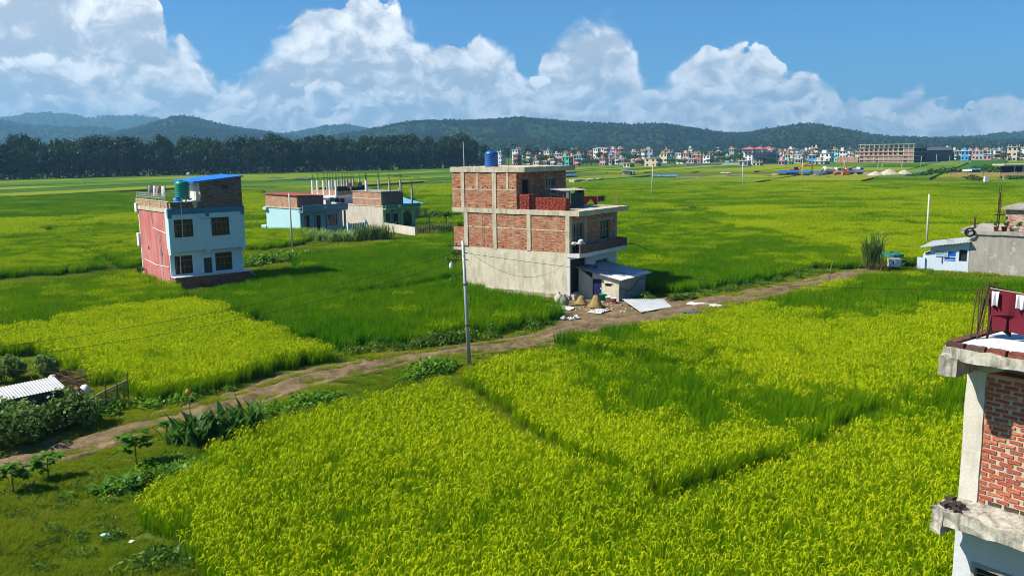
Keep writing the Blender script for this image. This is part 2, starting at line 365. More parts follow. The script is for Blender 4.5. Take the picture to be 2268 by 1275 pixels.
PATH_PX = [(-420, 1120), (-200, 1080), (0, 1032), (130, 1000), (280, 950), (400, 925), (520, 893), (640, 850), (760, 822), (880, 797), (1000, 780), (1100, 768), (1210, 752), (1300, 722), (1400, 708), (1500, 692), (1600, 666), (1700, 648), (1800, 628), (1880, 610), (1940, 600)]
PATH = [tuple(G(x, y).xy) for x, y in PATH_PX]
def smooth_line(P, n=160):
    P = np.array(P); t = np.r_[0, np.cumsum(np.hypot(*np.diff(P, axis=0).T))]; s = np.linspace(0, t[-1], n)
    X = np.interp(s, t, P[:, 0]); Y = np.interp(s, t, P[:, 1])
    for _ in range(3):
        X[1:-1] = (X[:-2]+2*X[1:-1]+X[2:])/4; Y[1:-1] = (Y[:-2]+2*Y[1:-1]+Y[2:])/4
    return np.c_[X, Y]
PL = smooth_line(PATH, 300); PLl = [tuple(q) for q in PL]
def dirt_mat(name='dirt', c1=(0.235, 0.165, 0.090), c2=(0.095, 0.064, 0.036), c3=(0.38, 0.30, 0.20)):
    m, k = _new(name); g = k.n('ShaderNodeNewGeometry').outputs['Position']
    a = k.noise(g, 0.8, 6, 0.65); b = k.noise(g, 5.0, 6, 0.7); cc = k.noise(g, 0.25, 3, 0.5)
    c = k.mix(k.rng(a, 0.36, 0.62), c1, c2); c = k.mix(k.rng(b, 0.52, 0.75, 0, 0.75), c, c3)
    c = k.mix(k.rng(cc, 0.42, 0.62, 0, 0.5), c, (0.16, 0.12, 0.06))
    _fin(k, c, 0.95, k.m('ADD', a, k.m('MULTIPLY', b, 0.6)), 0.9, 0.08, 0, 0.1); return m
DIRT = dirt_mat()
def build_track():
    T = np.gradient(PL, axis=0); T /= np.hypot(*T.T)[:, None]; Nn = np.c_[-T[:, 1], T[:, 0]]
    off = np.linspace(-1.45, 1.45, 29); V = []; n = len(PL)
    for j, o in enumerate(off):
        wob = (vnoise(PL[:, 0], PL[:, 1], 2.5, 5)-.5)*0.5
        q = PL+Nn*(o*(1+wob*0.4)+wob*0.6)[:, None]
        rut = -0.075*np.exp(-((abs(o)-0.75)/0.22)**2)+0.05*math.exp(-(o/0.35)**2)
        z = 0.085+rut+(vnoise(q[:, 0], q[:, 1], 0.45, 6)-.5)*0.11+(vnoise(q[:, 0], q[:, 1], 0.18, 9)-.5)*0.05
        z = np.maximum(z, 0.012)
        if abs(o) > 1.35: z = z*0-0.02
        V.append(np.c_[q, z])
    V = np.stack(V, 1).reshape(-1, 3); m = len(off)
    Fq = [(i*m+j, (i+1)*m+j, (i+1)*m+j+1, i*m+j+1) for i in range(n-1) for j in range(m-1)]
    o = obj('dirt_track', npmesh('dirt_track', V, Fq), DIRT, kind='structure'); o.data.polygons.foreach_set('use_smooth', [True]*len(o.data.polygons))
build_track()
YARD = [G(*p) for p in ((1232, 668), (1262, 664), (1300, 652), (1372, 668), (1432, 655), (1530, 664), (1545, 690), (1480, 712), (1360, 735), (1270, 735), (1236, 712))]
def poly_sheet(name, pts, z, mat, **kw):
    bm = bmesh.new(); bm.faces.new([bm.verts.new((p[0], p[1], z)) for p in pts]); bmesh.ops.recalc_face_normals(bm, faces=bm.faces)
    me = bpy.data.meshes.new(name); bm.to_mesh(me); bm.free(); return obj(name, me, mat, **kw)
poly_sheet('dirt_yard', YARD, 0.006, DIRT, kind='structure')
poly_sheet('doorstep_path', [G(*p) for p in ((405, 652), (470, 646), (470, 690), (425, 668))], 0.006, DIRT, kind='structure')

HILLC = leafmat('hill_forest', (0.012, 0.036, 0.014), (0.034, 0.070, 0.024), 0.15, 0.012)  # greens kept extra dark to carry the cloud shadow on the hills
def hill(name, dist, prof, seed, ntree, tsize, depth=0.42):
    A = [azel(x, y) for x, y in prof]; az = np.array([a for a, e in A]); el = np.array([e for a, e in A])
    nu, nv = 220, 34; u = np.linspace(az[0], az[-1], nu); ridge = np.interp(u, az, el)
    h = CH+np.tan(ridge)*dist
    kern = np.ones(3)/3; h = np.r_[h[0], np.convolve(h, kern, 'valid'), h[-1]]-tsize*0.55
    v = np.linspace(0, 1, nv); V = []
    def at_(uu, vv):
        vv = np.asarray(vv); d = dist*(1-depth*(1-vv/0.7)*(vv <= 0.7)+0.5*((vv-0.7)/0.3)*(vv > 0.7))
        d = d*(1+0*uu); prof_ = np.where(vv <= 0.7, np.sin(np.clip(vv/0.7, 0, 1)*math.pi/2)**1.25, np.cos(np.clip((vv-0.7)/0.3, 0, 1)*math.pi/2))
        X = np.sin(uu)*d; Y = np.cos(uu)*d; hh = np.interp(uu, u, h)
        s = dist*0.07; n = (vnoise(X, Y, s, seed)-.5)*0.55+(vnoise(X, Y, s*0.4, seed+1)-.5)*0.28
        rid = np.exp(-((vv-0.7)/0.09)**2)
        Z = hh*prof_*(1+(np.minimum(n, .06)-.06)*1.5*(1-rid))-1.0
        return X, Y, np.maximum(Z, -1.0)
    for vv in v:
        X, Y, Z = at_(u, np.full(nu, vv)); V.append(np.c_[X, Y, Z])
    V = np.concatenate(V); Fq = [(j*nu+i, j*nu+i+1, (j+1)*nu+i+1, (j+1)*nu+i) for j in range(nv-1) for i in range(nu-1)]
    o = obj(name, npmesh(name, V, Fq), HILLC, kind='structure')
    uu = az[0]+RNG.random(ntree)*(az[-1]-az[0]); vv = 0.06+0.67*RNG.random(ntree)**0.8
    k = RNG.random(ntree) < 0.22; vv[k] = 0.68+0.035*RNG.random(k.sum())
    X, Y, Z = at_(uu, vv); ok = Z > 2
    sc = tsize*(0.55+0.75*RNG.random(ntree)); S = np.c_[sc*(0.8+.4*RNG.random(ntree)), sc, sc*(0.9+.5*RNG.random(ntree))]
    scatter('hillside_wood', np.c_[X, Y, Z-0.3*sc][ok], HILLSET, RNG.integers(0, 4, ntree)[ok], scl=S[ok], kind='stuff')
def puff(seed, n, leaf, rx=0.5, rz=0.5, lumps=9, zc=0.55):
    """crown of leaf-clump quads spread over several lumps"""
    r = np.random.default_rng(seed); C = r.normal(size=(lumps, 3)); C /= np.linalg.norm(C, axis=1)[:, None]; C *= (0.35+0.55*r.random((lumps, 1)))
    C[:, 2] = np.abs(C[:, 2])*0.9-0.25; lr = 0.30+0.22*r.random(lumps); w = lr**2/np.sum(lr**2)
    idx = r.choice(lumps, n, p=w); D = r.normal(size=(n, 3)); D /= np.linalg.norm(D, axis=1)[:, None]; D[:, 2] = D[:, 2]*0.8+0.15
    P = (C[idx]+D*(lr[idx]*(0.75+0.35*r.random(n)))[:, None])
    N = D+r.normal(size=(n, 3))*0.55; N /= np.linalg.norm(N, axis=1)[:, None]
    T = np.cross(N, r.normal(size=(n, 3))); T /= np.linalg.norm(T, axis=1)[:, None]; Bn = np.cross(N, T)
    s = leaf*(0.6+0.8*r.random((n, 1))); s2 = s*(0.55+0.5*r.random((n, 1)))
    V = np.stack([P-T*s, P-Bn*s2, P+T*s*0.9, P+Bn*s2], 1)*np.array([rx, rx, rz])+np.array([0, 0, zc])
    return V.reshape(-1, 3), np.arange(n*4).reshape(-1, 4)
HILLSET = plantset('hilltree', [npmesh('hilltree', *puff(40+i, 70, 0.30, 0.42, 0.5, 5, 0.4)) for i in range(4)], leafmat('hilltree', (0.012, 0.038, 0.014), (0.050, 0.092, 0.028), 0.2, 0.004))  # same cloud shadow darkening in the tree greens
hill('forested_hills', 2300, [(600, 330), (660, 318), (720, 303), (760, 296), (800, 290), (850, 280), (900, 270), (960, 267), (1020, 268), (1080, 266), (1150, 260), (1210, 265), (1260, 270), (1330, 272), (1400, 276), (1470, 273), (1530, 283), (1590, 292), (1650, 294), (1700, 285), (1760, 276), (1810, 275), (1860, 284), (1920, 297), (1980, 303), (2060, 306), (2150, 306), (2230, 308), (2450, 306), (2700, 300)], 3, 16000, 9)
hill('wooded_hill', 3100, [(60, 335), (150, 325), (200, 306), (260, 292), (310, 280), (350, 268), (390, 257), (430, 262), (470, 272), (520, 283), (570, 288), (620, 296), (680, 308), (760, 325)], 13, 7000, 12)
hill('far_ridge', 4300, [(-600, 250), (-200, 262), (-50, 260), (0, 265), (60, 275), (100, 278), (160, 282), (220, 281), (260, 288), (330, 300), (420, 316)], 23, 3000, 14)
hill('farthest_ridge', 6300, [(-600, 245), (-200, 255), (0, 262), (60, 252), (110, 250), (160, 254), (200, 262), (240, 256), (300, 256), (360, 262), (430, 275), (520, 290), (620, 305)], 33, 1500, 14)
hill('gap_ridge', 4600, [(480, 322), (560, 306), (620, 296), (660, 290), (720, 279), (760, 276), (800, 282), (900, 300), (1000, 322)], 43, 1500, 14)
hill('eastern_ridge', 3700, [(1780, 322), (1900, 310), (2000, 305), (2100, 304), (2170, 300), (2210, 294), (2250, 291), (2300, 293), (2450, 285), (2700, 300)], 53, 2600, 13)

# ---------------------------------------------------------------- rice
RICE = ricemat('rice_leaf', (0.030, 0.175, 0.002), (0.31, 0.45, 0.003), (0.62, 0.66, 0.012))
def blades(r, base, n, L, lean, width, seg, droop, hcol):
    """n grass blades as curved strips; returns V, F, colours"""
    a = r.random(n)*6.2832; ln = L*(0.75+0.4*r.random(n)); le = lean*(0.3+0.9*r.random(n)); dr = droop*(0.4+1.0*r.random(n))
    bx = base[:, 0]; by = base[:, 1]; dx = np.cos(a); dy = np.sin(a); wx = -dy; wy = dx; V = []; Cc = []; rd = r.random(n)
    for s in range(seg+1):
        t = s/seg; out = le*t*ln+dr*ln*t**3; z = ln*(t-0.55*dr*t**3*1.1-0.15*le*t)
        w = width*(0.75+0.6*t)*(1-t**2.2*0.93)
        cx = bx+dx*out; cy = by+dy*out
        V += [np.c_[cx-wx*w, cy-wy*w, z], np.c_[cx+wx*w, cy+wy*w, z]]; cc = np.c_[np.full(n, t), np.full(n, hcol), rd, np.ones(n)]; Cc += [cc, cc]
    V = np.stack(V, 1); m = 2*(seg+1); Fq = [[2*s, 2*s+1, 2*s+3, 2*s+2] for s in range(seg)]
    Fq = (np.arange(n)[:, None, None]*m+np.array(Fq)[None]).reshape(-1, 4)
    return V.reshape(-1, 3), Fq, np.stack(Cc, 1).reshape(-1, 4)
def panicles(r, base, n, L, width):
    keep = np.repeat(r.random(max(1, n//6)), 6); keep = np.r_[keep, r.random(n)][:n]*0.6+r.random(n)*0.4 > 0.38; base = base[keep]; n = len(base)
    """nodding seed heads: short arcs that leave the top of the plant and bend over"""
    a = r.random(n)*6.2832; z0 = L*(0.80+0.22*r.random(n)); ln = 0.095+0.085*r.random(n); V = []; Cc = []; rd = r.random(n); dx = np.cos(a); dy = np.sin(a); k = 1.0+(width-.0085)*9
    for s, (o, z, w) in enumerate(((0.0, 0.0, .5), (.22, .38, .9), (.62, .46, 1.25), (.98, .14, 1.15), (1.12, -.30, .25))):
        cx = base[:, 0]+dx*(o*ln+.05); cy = base[:, 1]+dy*(o*ln+.05); zz = z0+z*ln; ww = (.0068+.0042*rd)*w*k
        V += [np.c_[cx-dy*ww, cy+dx*ww, zz-.25*ww], np.c_[cx+dy*ww, cy-dx*ww, zz+.25*ww]]; cc = np.c_[np.full(n, 1.0), np.full(n, 1.0), rd, np.ones(n)]; Cc += [cc, cc]
    V = np.stack(V, 1); Fq = (np.arange(n)[:, None, None]*10+np.array([[2*s, 2*s+1, 2*s+3, 2*s+2] for s in range(4)])[None]).reshape(-1, 4)
    return V.reshape(-1, 3), Fq, np.stack(Cc, 1).reshape(-1, 4)
def merge(parts):
    V, Fq, Cc = [], [], []; b = 0
    for v, f, c in parts: V.append(v); Fq.append(f+b); Cc.append(c); b += len(v)
    return np.concatenate(V), np.concatenate(Fq), np.concatenate(Cc)
def rice_patch(seed, size, nh, nb, L, width, seg, ripe, npan):
    r = np.random.default_rng(seed); g = (np.arange(nh)+.5)/nh*size-size/2
    X, Y = np.meshgrid(g, g); H = np.c_[X.ravel(), Y.ravel()]+r.normal(size=(nh*nh, 2))*size/nh*0.16
    def around(n, s): return np.repeat(H, n, 0)+r.normal(size=(len(H)*n, 2))*s
    p = [blades(r, around(nb, 0.035 if seg > 2 else size/nh*0.3), len(H)*nb, L, 0.22, width, seg, 0.30 if ripe else 0.16, 0.0)]
    if ripe: p.append(blades(r, around(3, 0.04 if seg > 2 else size/nh*0.3), len(H)*3, L*1.16, 0.16, width*.9, seg, 0.10, 0.0))
    if npan: p.append(panicles(r, around(npan, 0.06 if seg > 2 else size/nh*0.3), len(H)*npan, L, width))
    return merge(p)
def rset(name, *a):
    ms = [npmesh(name, *rice_patch(100+i, *a, False, 0)) for i in range(4)]+[npmesh(name, *rice_patch(200+i, *a, True, (7 if a[0] < 1 else 4))) for i in range(4)]
    return plantset(name, ms, RICE)
RS0 = rset('rice_a', 0.62, 3, 13, 0.86, 0.0085, 4)
RS1 = rset('rice_b', 1.5, 8, 7, 0.84, 0.015, 3)
RS2 = rset('rice_c', 5.0, 17, 5, 0.84, 0.055, 2)
def PX(pts): return [tuple(G(*p).xy) for p in pts]
HOUSES = []            # footprints kept free of plants: (corner, side azimuth, x0, y0, x1, y1)
CHA = G(1262, 664); LHA = G(391, 645); CYA = G(667, 519); GRA = G(850, 512); HUA = G(2043, 597)
NHA = AT(2164, 1110, 13.3); NHA.z = 0
def foot(A, az, x0, y0, x1, y1):
    a = R(az); ey = Vector((math.sin(a), math.cos(a))); ex = Vector((math.cos(a), -math.sin(a)))
    return [tuple(A.xy+ex*x+ey*y) for x, y in ((x0, y0), (x1, y0), (x1, y1), (x0, y1))]
FOOT = [foot(CHA, -54, -.3, -.1, 7.2, 11), foot(CHA, -54, 0.9, -3.9, 5.8, 0), foot(LHA, -40, -.4, -.2, 6.8, 8.6), foot(CYA, -48, -.3, -3.5, 7.6, 10.0), foot(GRA, -48, -.3, -3.5, 6.6, 16), foot(HUA, -50, -.3, -14, 8, .4), foot(NHA, -37, -.1, -9, 9, 1.0)]
GAPS = [(PX([(975, 845), (1060, 900), (1140, 968), (1175, 992)]), .36), (PX([(1175, 992), (1300, 1062), (1410, 1105), (1500, 1140)]), .16), (PX([(1470, 1140), (1520, 1128), (1600, 1088), (1700, 1055), (1800, 1014), (1850, 980), (1890, 950), (1930, 936), (2020, 930), (2160, 926), (2400, 925)]), .24),
        (PX([(700, 668), (790, 660), (880, 648), (960, 636), (1035, 624)]), .45), (PX([(1448, 480), (1552, 464), (1620, 460)]), .8), (PX([(1228, 775), (1330, 800), (1450, 832), (1540, 838)]), .22),
        (PX([(-100, 535), (0, 528), (150, 512), (250, 506), (310, 500)]), .5), (PX([(165, 557), (215, 575), (250, 600)]), .35), (PX([(220, 560), (310, 540)]), .3), (PX([(380, 470), (0, 492), (-200, 500)]), 1.0), (PX([(540, 480), (640, 470)]), .8)]
def far_ripe(X, Y):                              # each far paddy has its own ripeness
    a = R(-48); U = X*math.sin(a)+Y*math.cos(a); W = X*math.cos(a)-Y*math.sin(a)
    i = np.floor(U/34+vnoise(X, Y, 60, 2)*0.8).astype(int); j = np.floor((W+i*13)/52+vnoise(X, Y, 70, 4)*0.8).astype(int)
    return np.random.default_rng(5).random((97, 89))[i % 97, j % 89]
ZONES = []; RICEPOLYS = []
def zone(val, pts): ZONES.append((val, PX(pts)))
zone(.40, [(1190, 800, .7), (1230, 760, .7), (1480, 725, .7), (1620, 770, .7), (1580, 830, .7), (1500, 850, .7), (1300, 850, .7)])
zone(.24, [(1270, 840, .7), (1400, 806, .7), (1570, 806, .7), (1650, 832, .7), (1770, 856, .7), (1900, 866, .7), (2300, 850, .7), (2300, 925, .7), (1900, 935, .7), (1850, 962, .7), (1780, 938, .7), (1650, 925, .7), (1540, 946, .7), (1440, 922, .7), (1320, 888, .7)])
zone(.2, [(1300, 775, .7), (1420, 800, .7), (1570, 818, .7), (1570, 836, .7), (1420, 826, .7), (1290, 795, .7)])
zone(.12, [(1215, 772, .7), (1225, 735, .7), (1330, 722, .7), (1460, 710, .7), (1440, 730, .7), (1300, 765, .7)])
zone(.28, [(1640, 690, .7), (1940, 603, .7), (2400, 625, .7), (2400, 720, .7), (2100, 680, .7), (1900, 700, .7)])
zone(.34, [(1250, 500, .7), (1380, 478, .7), (1560, 486, .7), (1760, 520, .7), (1915, 560, .7), (1915, 600, 0), (1440, 665, 0), (1250, 600, 0)])
zone(.95, [(1560, 466, .7), (1660, 455, .7), (1800, 458, .7), (1740, 475, .7), (1640, 480, .7)])
zone(.26, [(-700, 440, .7), (-700, 510, .7), (0, 486, .7), (420, 468, .7), (420, 392, .7)])  # lower ripeness gives darker green in place of cloud shadow on far-left fields
zone(.45, [(700, 545, 0), (540, 560, 0), (540, 470, .7), (700, 470, .7)])
def rice_field(poly, ripe, label, var=0.18, farmix=0.0, green_cut=0.5):
    P = PX(poly); RICEPOLYS.append(P); xs = [p[0] for p in P]; ys = [p[1] for p in P]
    for coll, sp, d0, d1, hs in ((RS0, .56, 0, 43, 1.0), (RS1, 1.32, 43, 125, 1.0), (RS2, 4.3, 125, 270, 1.0)):
        gx = np.arange(min(xs), max(xs), sp); gy = np.arange(max(min(ys), 5), min(max(ys), d1+5), sp)
        if not len(gx) or not len(gy): continue
        X, Y = np.meshgrid(gx, gy); X = X.ravel()+RNG.uniform(-.2, .2, X.size)*sp; Y = Y.ravel()+RNG.uniform(-.2, .2, Y.size)*sp
        D = np.hypot(X, Y)+RNG.uniform(-1.5, 1.5, X.size)*sp*0.5; k = (D >= d0) & (D < d1) & (np.abs(X) < 0.68*Y+7) & (Y > 13)
        X, Y = X[k], Y[k]; k = pip(P, X, Y)
        for f in FOOT: k &= ~pip(f, X, Y)
        for gp, w in GAPS: k &= dseg(gp, X, Y) > w+(sp*0.35 if sp < 2 else 0.6)
        k &= dseg(PLl, X, Y) > 1.9
        X, Y = X[k], Y[k]
        if not len(X): continue
        rp = np.full(len(X), ripe)
        if farmix: rp = rp*(1-farmix)+farmix*far_ripe(X, Y)
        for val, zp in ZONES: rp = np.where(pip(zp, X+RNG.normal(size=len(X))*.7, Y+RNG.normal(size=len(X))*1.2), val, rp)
        rp = np.clip(rp+(vnoise(X, Y, 7, 3)-.5)*var*1.6+RNG.normal(size=len(X))*var*0.3, 0, 1)
        isr = rp+RNG.uniform(-.26, .26, len(X)) > green_cut
        s = 0.92+0.16*RNG.random(len(X)); hz = (0.94+0.30*vnoise(X, Y, 5, 8))*np.where(isr, 0.95, 1.0)*hs
        o = scatter('rice', np.c_[X, Y, np.zeros(len(X))], coll, RNG.integers(0, 4, len(X))+4*isr, scl=np.c_[s, s, hz], ripe=rp, kind='stuff'); o['label'] = label
rice_field([(318, 1100, .7), (420, 1020, .7), (520, 965, .7), (700, 910, .7), (860, 874, .7), (930, 862, .7), (990, 838, .8), (1060, 808, .7), (1215, 772, .7), (1225, 738, .7), (1330, 725, .7), (1460, 712, .7), (1560, 697, .7), (1700, 662, .7), (1830, 634, .7), (1930, 605, .7), (2040, 608, .7), (2200, 620, .7), (2900, 660, .7), (2900, 1500, 0), (1134, 1900, 0), (560, 1600, 0), (450, 1275, 0), (415, 1210, 0), (330, 1195, 0), (298, 1150, 0)], .75, 'ripening yellow-green rice filling the foreground paddies')
rice_field([(-500, 780, .8), (-250, 742, .8), (0, 718, .8), (300, 672, .8), (425, 655, .8), (600, 718, .8), (740, 774, .7), (750, 805, 0), (640, 835, 0), (480, 872, 0), (330, 900, 0), (292, 880, 0), (215, 838, 0), (100, 800, 0), (0, 785, 0), (-250, 800, 0), (-500, 830, 0)], .85, 'yellow-green rice in the paddy between the shed and the red house')
rice_field([(-500, 680, .7), (-250, 655, .7), (0, 630, .7), (310, 605, .7), (330, 620, 0), (380, 650, 0), (425, 668, 0), (300, 690, 0), (0, 738, 0), (-250, 765, 0), (-500, 800, 0)], .34, 'green rice strip in front of the red house')
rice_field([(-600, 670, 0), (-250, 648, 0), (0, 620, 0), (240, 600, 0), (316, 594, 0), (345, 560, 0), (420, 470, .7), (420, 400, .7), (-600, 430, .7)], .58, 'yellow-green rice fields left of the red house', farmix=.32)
rice_field([(765, 774, 0), (850, 768, 0), (940, 760, 0), (1100, 737, 0), (1235, 714, 0), (1238, 692, 0), (1140, 665, 0), (1035, 640, 0), (1005, 610, 0), (1000, 515, .7), (900, 527, .7), (780, 548, .7), (655, 560, .7), (665, 592, .5), (560, 602, .5), (552, 640, 0), (480, 652, 0), (430, 668, 0), (600, 728, 0), (748, 786, 0)], .22, 'deep green rice between the red house and the bare brick house')
rice_field([(540, 558, 0), (640, 549, 0), (680, 540, 0), (690, 520, 0), (590, 505, 0), (560, 400, .7), (1010, 385, .7), (1005, 512, 0), (930, 512, 0), (930, 440, 0), (760, 400, .7), (560, 395, .7), (520, 420, .7), (535, 520, 0)], .55, 'rice fields behind the pale blue house', farmix=.5)
rice_field([(1442, 655, 0), (1584, 641, 0), (1680, 625, 0), (1792, 598, 0), (1912, 596, 0), (2045, 588, 0), (2500, 600, 0), (2900, 420, .7), (2268, 400, .7), (1700, 398, .7), (1280, 405, .7), (1180, 420, .7), (1250, 560, 0)], .55, 'wide green rice field right of the bare brick house', farmix=.22)

# far paddies: low blocks of standing rice with dark bunds between
def canopy_mat(name, c1, c2):
    m, k = _new(name); g = k.n('ShaderNodeNewGeometry').outputs['Position']
    a = k.noise(g, 0.05, 4, 0.6); b = k.noise(g, 0.9, 5, 0.7)
    _fin(k, k.mix(k.rng(k.m('ADD', k.m('MULTIPLY', a, .6), k.m('MULTIPLY', b, .4)), 0.36, 0.64), c1, c2), 0.9, b, 1.0, 0.6, 0, 0.1); return m
CAN = [canopy_mat('canopy_%d' % i, c, d) for i, (c, d) in enumerate((((0.030, 0.10, 0.004), (0.055, 0.145, 0.005)), ((0.065, 0.15, 0.005), (0.10, 0.19, 0.005)), ((0.12, 0.19, 0.005), (0.17, 0.225, 0.006)), ((0.17, 0.215, 0.006), (0.22, 0.245, 0.008))))]
def far_paddies():
    rg = random.Random(4); a = R(-60); e1 = Vector((math.sin(a), math.cos(a))); e2 = Vector((math.cos(a), -math.sin(a)))
    t = -700
    while t < 700:
        w = rg.uniform(16, 34); s = -900
        while s < 900:
            l = rg.uniform(35, 90); c = [e1*(t+q[0])+e2*(s+q[1]) for q in ((.6, .6), (w-.6, .6), (w-.6, l-.6), (.6, l-.6))]
            c = [Vector((p.x, p.y+330)) for p in c]; mid = sum(c, Vector((0, 0)))/4; d = mid.length
            if 262 < d < 1050 and min(p.length for p in c) > 258 and abs(mid.x) < 0.7*mid.y+40 and not blocked(mid):
                i = min(3, max(0, int(rg.random()*3.9)))
                if mid.x < -20 and rg.random() < .75: i = max(0, i-1)  # darker canopy colour on the left stands in for cloud shadow
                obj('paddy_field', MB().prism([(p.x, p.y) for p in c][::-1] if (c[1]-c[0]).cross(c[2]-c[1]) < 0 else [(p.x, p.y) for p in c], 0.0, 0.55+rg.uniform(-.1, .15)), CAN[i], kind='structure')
            s += l
        t += w
def blocked(p):
    fl = (-330, 372), (-248, 421), (-37, 549), (-20, 556)
    if p.x < -20 and p.y > np.interp(p.x, [q[0] for q in fl], [q[1] for q in fl])-4: return True
    if p.x >= -20 and p.y > 585-0.06*max(p.x-60, 0): return True
    q = (p.x-60)/(310-60)                         # the earth road with the works on it
    return 0 <= p.x < 330 and abs(p.y-(352-0.25*(p.x-60)*0.6)) < 26
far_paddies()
# ---------------------------------------------------------------- grass and weeds on the verges
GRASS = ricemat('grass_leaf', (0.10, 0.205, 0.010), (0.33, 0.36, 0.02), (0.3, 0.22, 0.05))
def grass_patch(seed, size, n, L, w):
    r = np.random.default_rng(seed); b = (r.random((n, 2))-.5)*size
    return blades(r, b, n, L, 0.55, w, 2, 0.5, 0.0)
GR = plantset('grass', [npmesh('grass', *grass_patch(300+i, .8, 560, .15+.035*i, .0085)) for i in range(4)], GRASS)
GR2 = plantset('grass_far', [npmesh('grass_far', *grass_patch(320+i, 2.0, 520, .17+.04*i, .018)) for i in range(3)], GRASS)
def leaf_cloud(seed, n, size, R_, H, up=0.5):
    r = np.random.default_rng(seed); a = r.random(n)*6.2832; q = np.sqrt(r.random(n))*R_; z = H*(r.random(n)**0.7)*(1-(q/R_)**2*.6)
    P = np.c_[q*np.cos(a), q*np.sin(a), z+.02]; N = r.normal(size=(n, 3))*.6; N[:, 2] = up+np.abs(N[:, 2]); N /= np.linalg.norm(N, axis=1)[:, None]
    T = np.cross(N, r.normal(size=(n, 3))); T /= np.linalg.norm(T, axis=1)[:, None]; Bn = np.cross(N, T); s = size*(.6+.8*r.random((n, 1)))
    V = np.stack([P-T*s, P-Bn*s*.5, P+T*s, P+Bn*s*.5], 1)
    return V.reshape(-1, 3), np.arange(n*4).reshape(-1, 4)
WEED = leafmat('weed_leaf', (0.045, 0.125, 0.010), (0.14, 0.24, 0.020), .35, .8)
WEEDB = leafmat('weed_bright', (0.07, 0.20, 0.010), (0.18, 0.33, 0.02), .4, 1.2)
WD = plantset('weeds', [npmesh('weeds', *leaf_cloud(400+i, 90, .055, .38, .34)) for i in range(4)], WEED)
WB_ = plantset('weeds_bright', [npmesh('weeds_bright', *leaf_cloud(410+i, 80, .075, .40, .36)) for i in range(4)], WEEDB)
def grass_all():
    for coll, sp, d0, d1 in ((GR, .62, 12, 48), (GR2, 1.6, 48, 118)):
        gx = np.arange(-90, 90, sp); gy = np.arange(12, d1, sp); X, Y = np.meshgrid(gx, gy); X = X.ravel()+RNG.uniform(-.3, .3, X.size)*sp; Y = Y.ravel()+RNG.uniform(-.3, .3, Y.size)*sp
        D = np.hypot(X, Y); k = (D > d0) & (D < d1) & (np.abs(X) < .66*Y+6); X, Y = X[k], Y[k]
        k = np.ones(len(X), bool)
        for p in RICEPOLYS: k &= ~pip(p, X, Y)
        gk = np.zeros(len(X), bool)
        for gp, w in GAPS: gk |= dseg(gp, X, Y) < w+.3
        k |= gk
        for f in FOOT: k &= ~pip(f, X, Y)
        k &= ~pip([tuple(p.xy) for p in YARD], X, Y)
        dp = dseg(PLl, X, Y); wob = vnoise(X, Y, 1.6, 12); k &= (dp > np.interp(X, [-17, -7, 3], [.45, .8, 1])*(.26+.82*wob)) | ((dp < .34) & (wob > .42))
        X, Y, dp = X[k], Y[k], dp[k]
        near = np.clip(1.6-dp*.35, .0, 1); s = 1-.45*near*RNG.random(len(X)); hz = (.55+1.1*vnoise(X, Y, 2.2, 14))*s*np.where(gk[k], 1.6, 1)
        rp = np.clip(.35+.9*(vnoise(X, Y, 4.5, 15)-.35)+.25*near, 0, 1)
        scatter('verge_grass', np.c_[X, Y, np.zeros(len(X))], coll, RNG.integers(0, 3, len(X)), scl=np.c_[s, s, hz], ripe=rp, kind='stuff')
def weeds(px, n, spread, coll, smin=.7, smax=1.5):
    L = PX(px); P = []
    for _ in range(n):
        i = random.randrange(len(L)-1); t = random.random(); P.append((L[i][0]*(1-t)+L[i+1][0]*t+random.gauss(0, spread), L[i][1]*(1-t)+L[i+1][1]*t+random.gauss(0, spread), 0))
    P = np.array(P); ok = dseg(PLl, P[:, 0], P[:, 1]) > 1.5; P = P[ok]; s = RNG.uniform(smin, smax, len(P))
    scatter('weeds', P, coll, RNG.integers(0, 4, len(P)), scl=np.c_[s, s, s*RNG.uniform(.7, 1.5, len(P))], kind='stuff')
grass_all()
weeds([(330, 905), (480, 878), (640, 842), (750, 812)], 46, .35, WB_, .6, 1.3)
weeds([(770, 782), (940, 768), (1100, 745), (1235, 716)], 50, .4, WD)
weeds([(930, 768), (1020, 755)], 60, .5, WD, 1, 1.8)
weeds([(1434, 668), (1584, 648), (1680, 632), (1792, 606), (1900, 604)], 70, .45, WD, .7, 1.5)
weeds([(0, 960), (120, 940), (290, 905)], 50, .5, WB_)
weeds([(240, 1095), (330, 1060), (400, 1020)], 34, .5, WB_, .5, 1.2)
weeds([(520, 935), (600, 912), (640, 900)], 16, .5, WB_, .5, 1.1)
weeds([(640, 905), (700, 893), (760, 880)], 46, .4, WB_, .6, 1.2)
weeds([(930, 835), (980, 815)], 40, .4, WB_, 1, 1.7)
weeds([(0, 1130), (100, 1110), (230, 1190), (60, 1230)], 90, 1.0, WD, .4, .8)
weeds([(360, 1250), (430, 1240)], 26, .35, WD)
weeds([(545, 590), (600, 580), (655, 570)], 140, .8, WB_, 1.2, 2.2)
weeds([(1030, 620), (1004, 632)], 20, .3, WD, 1, 2)
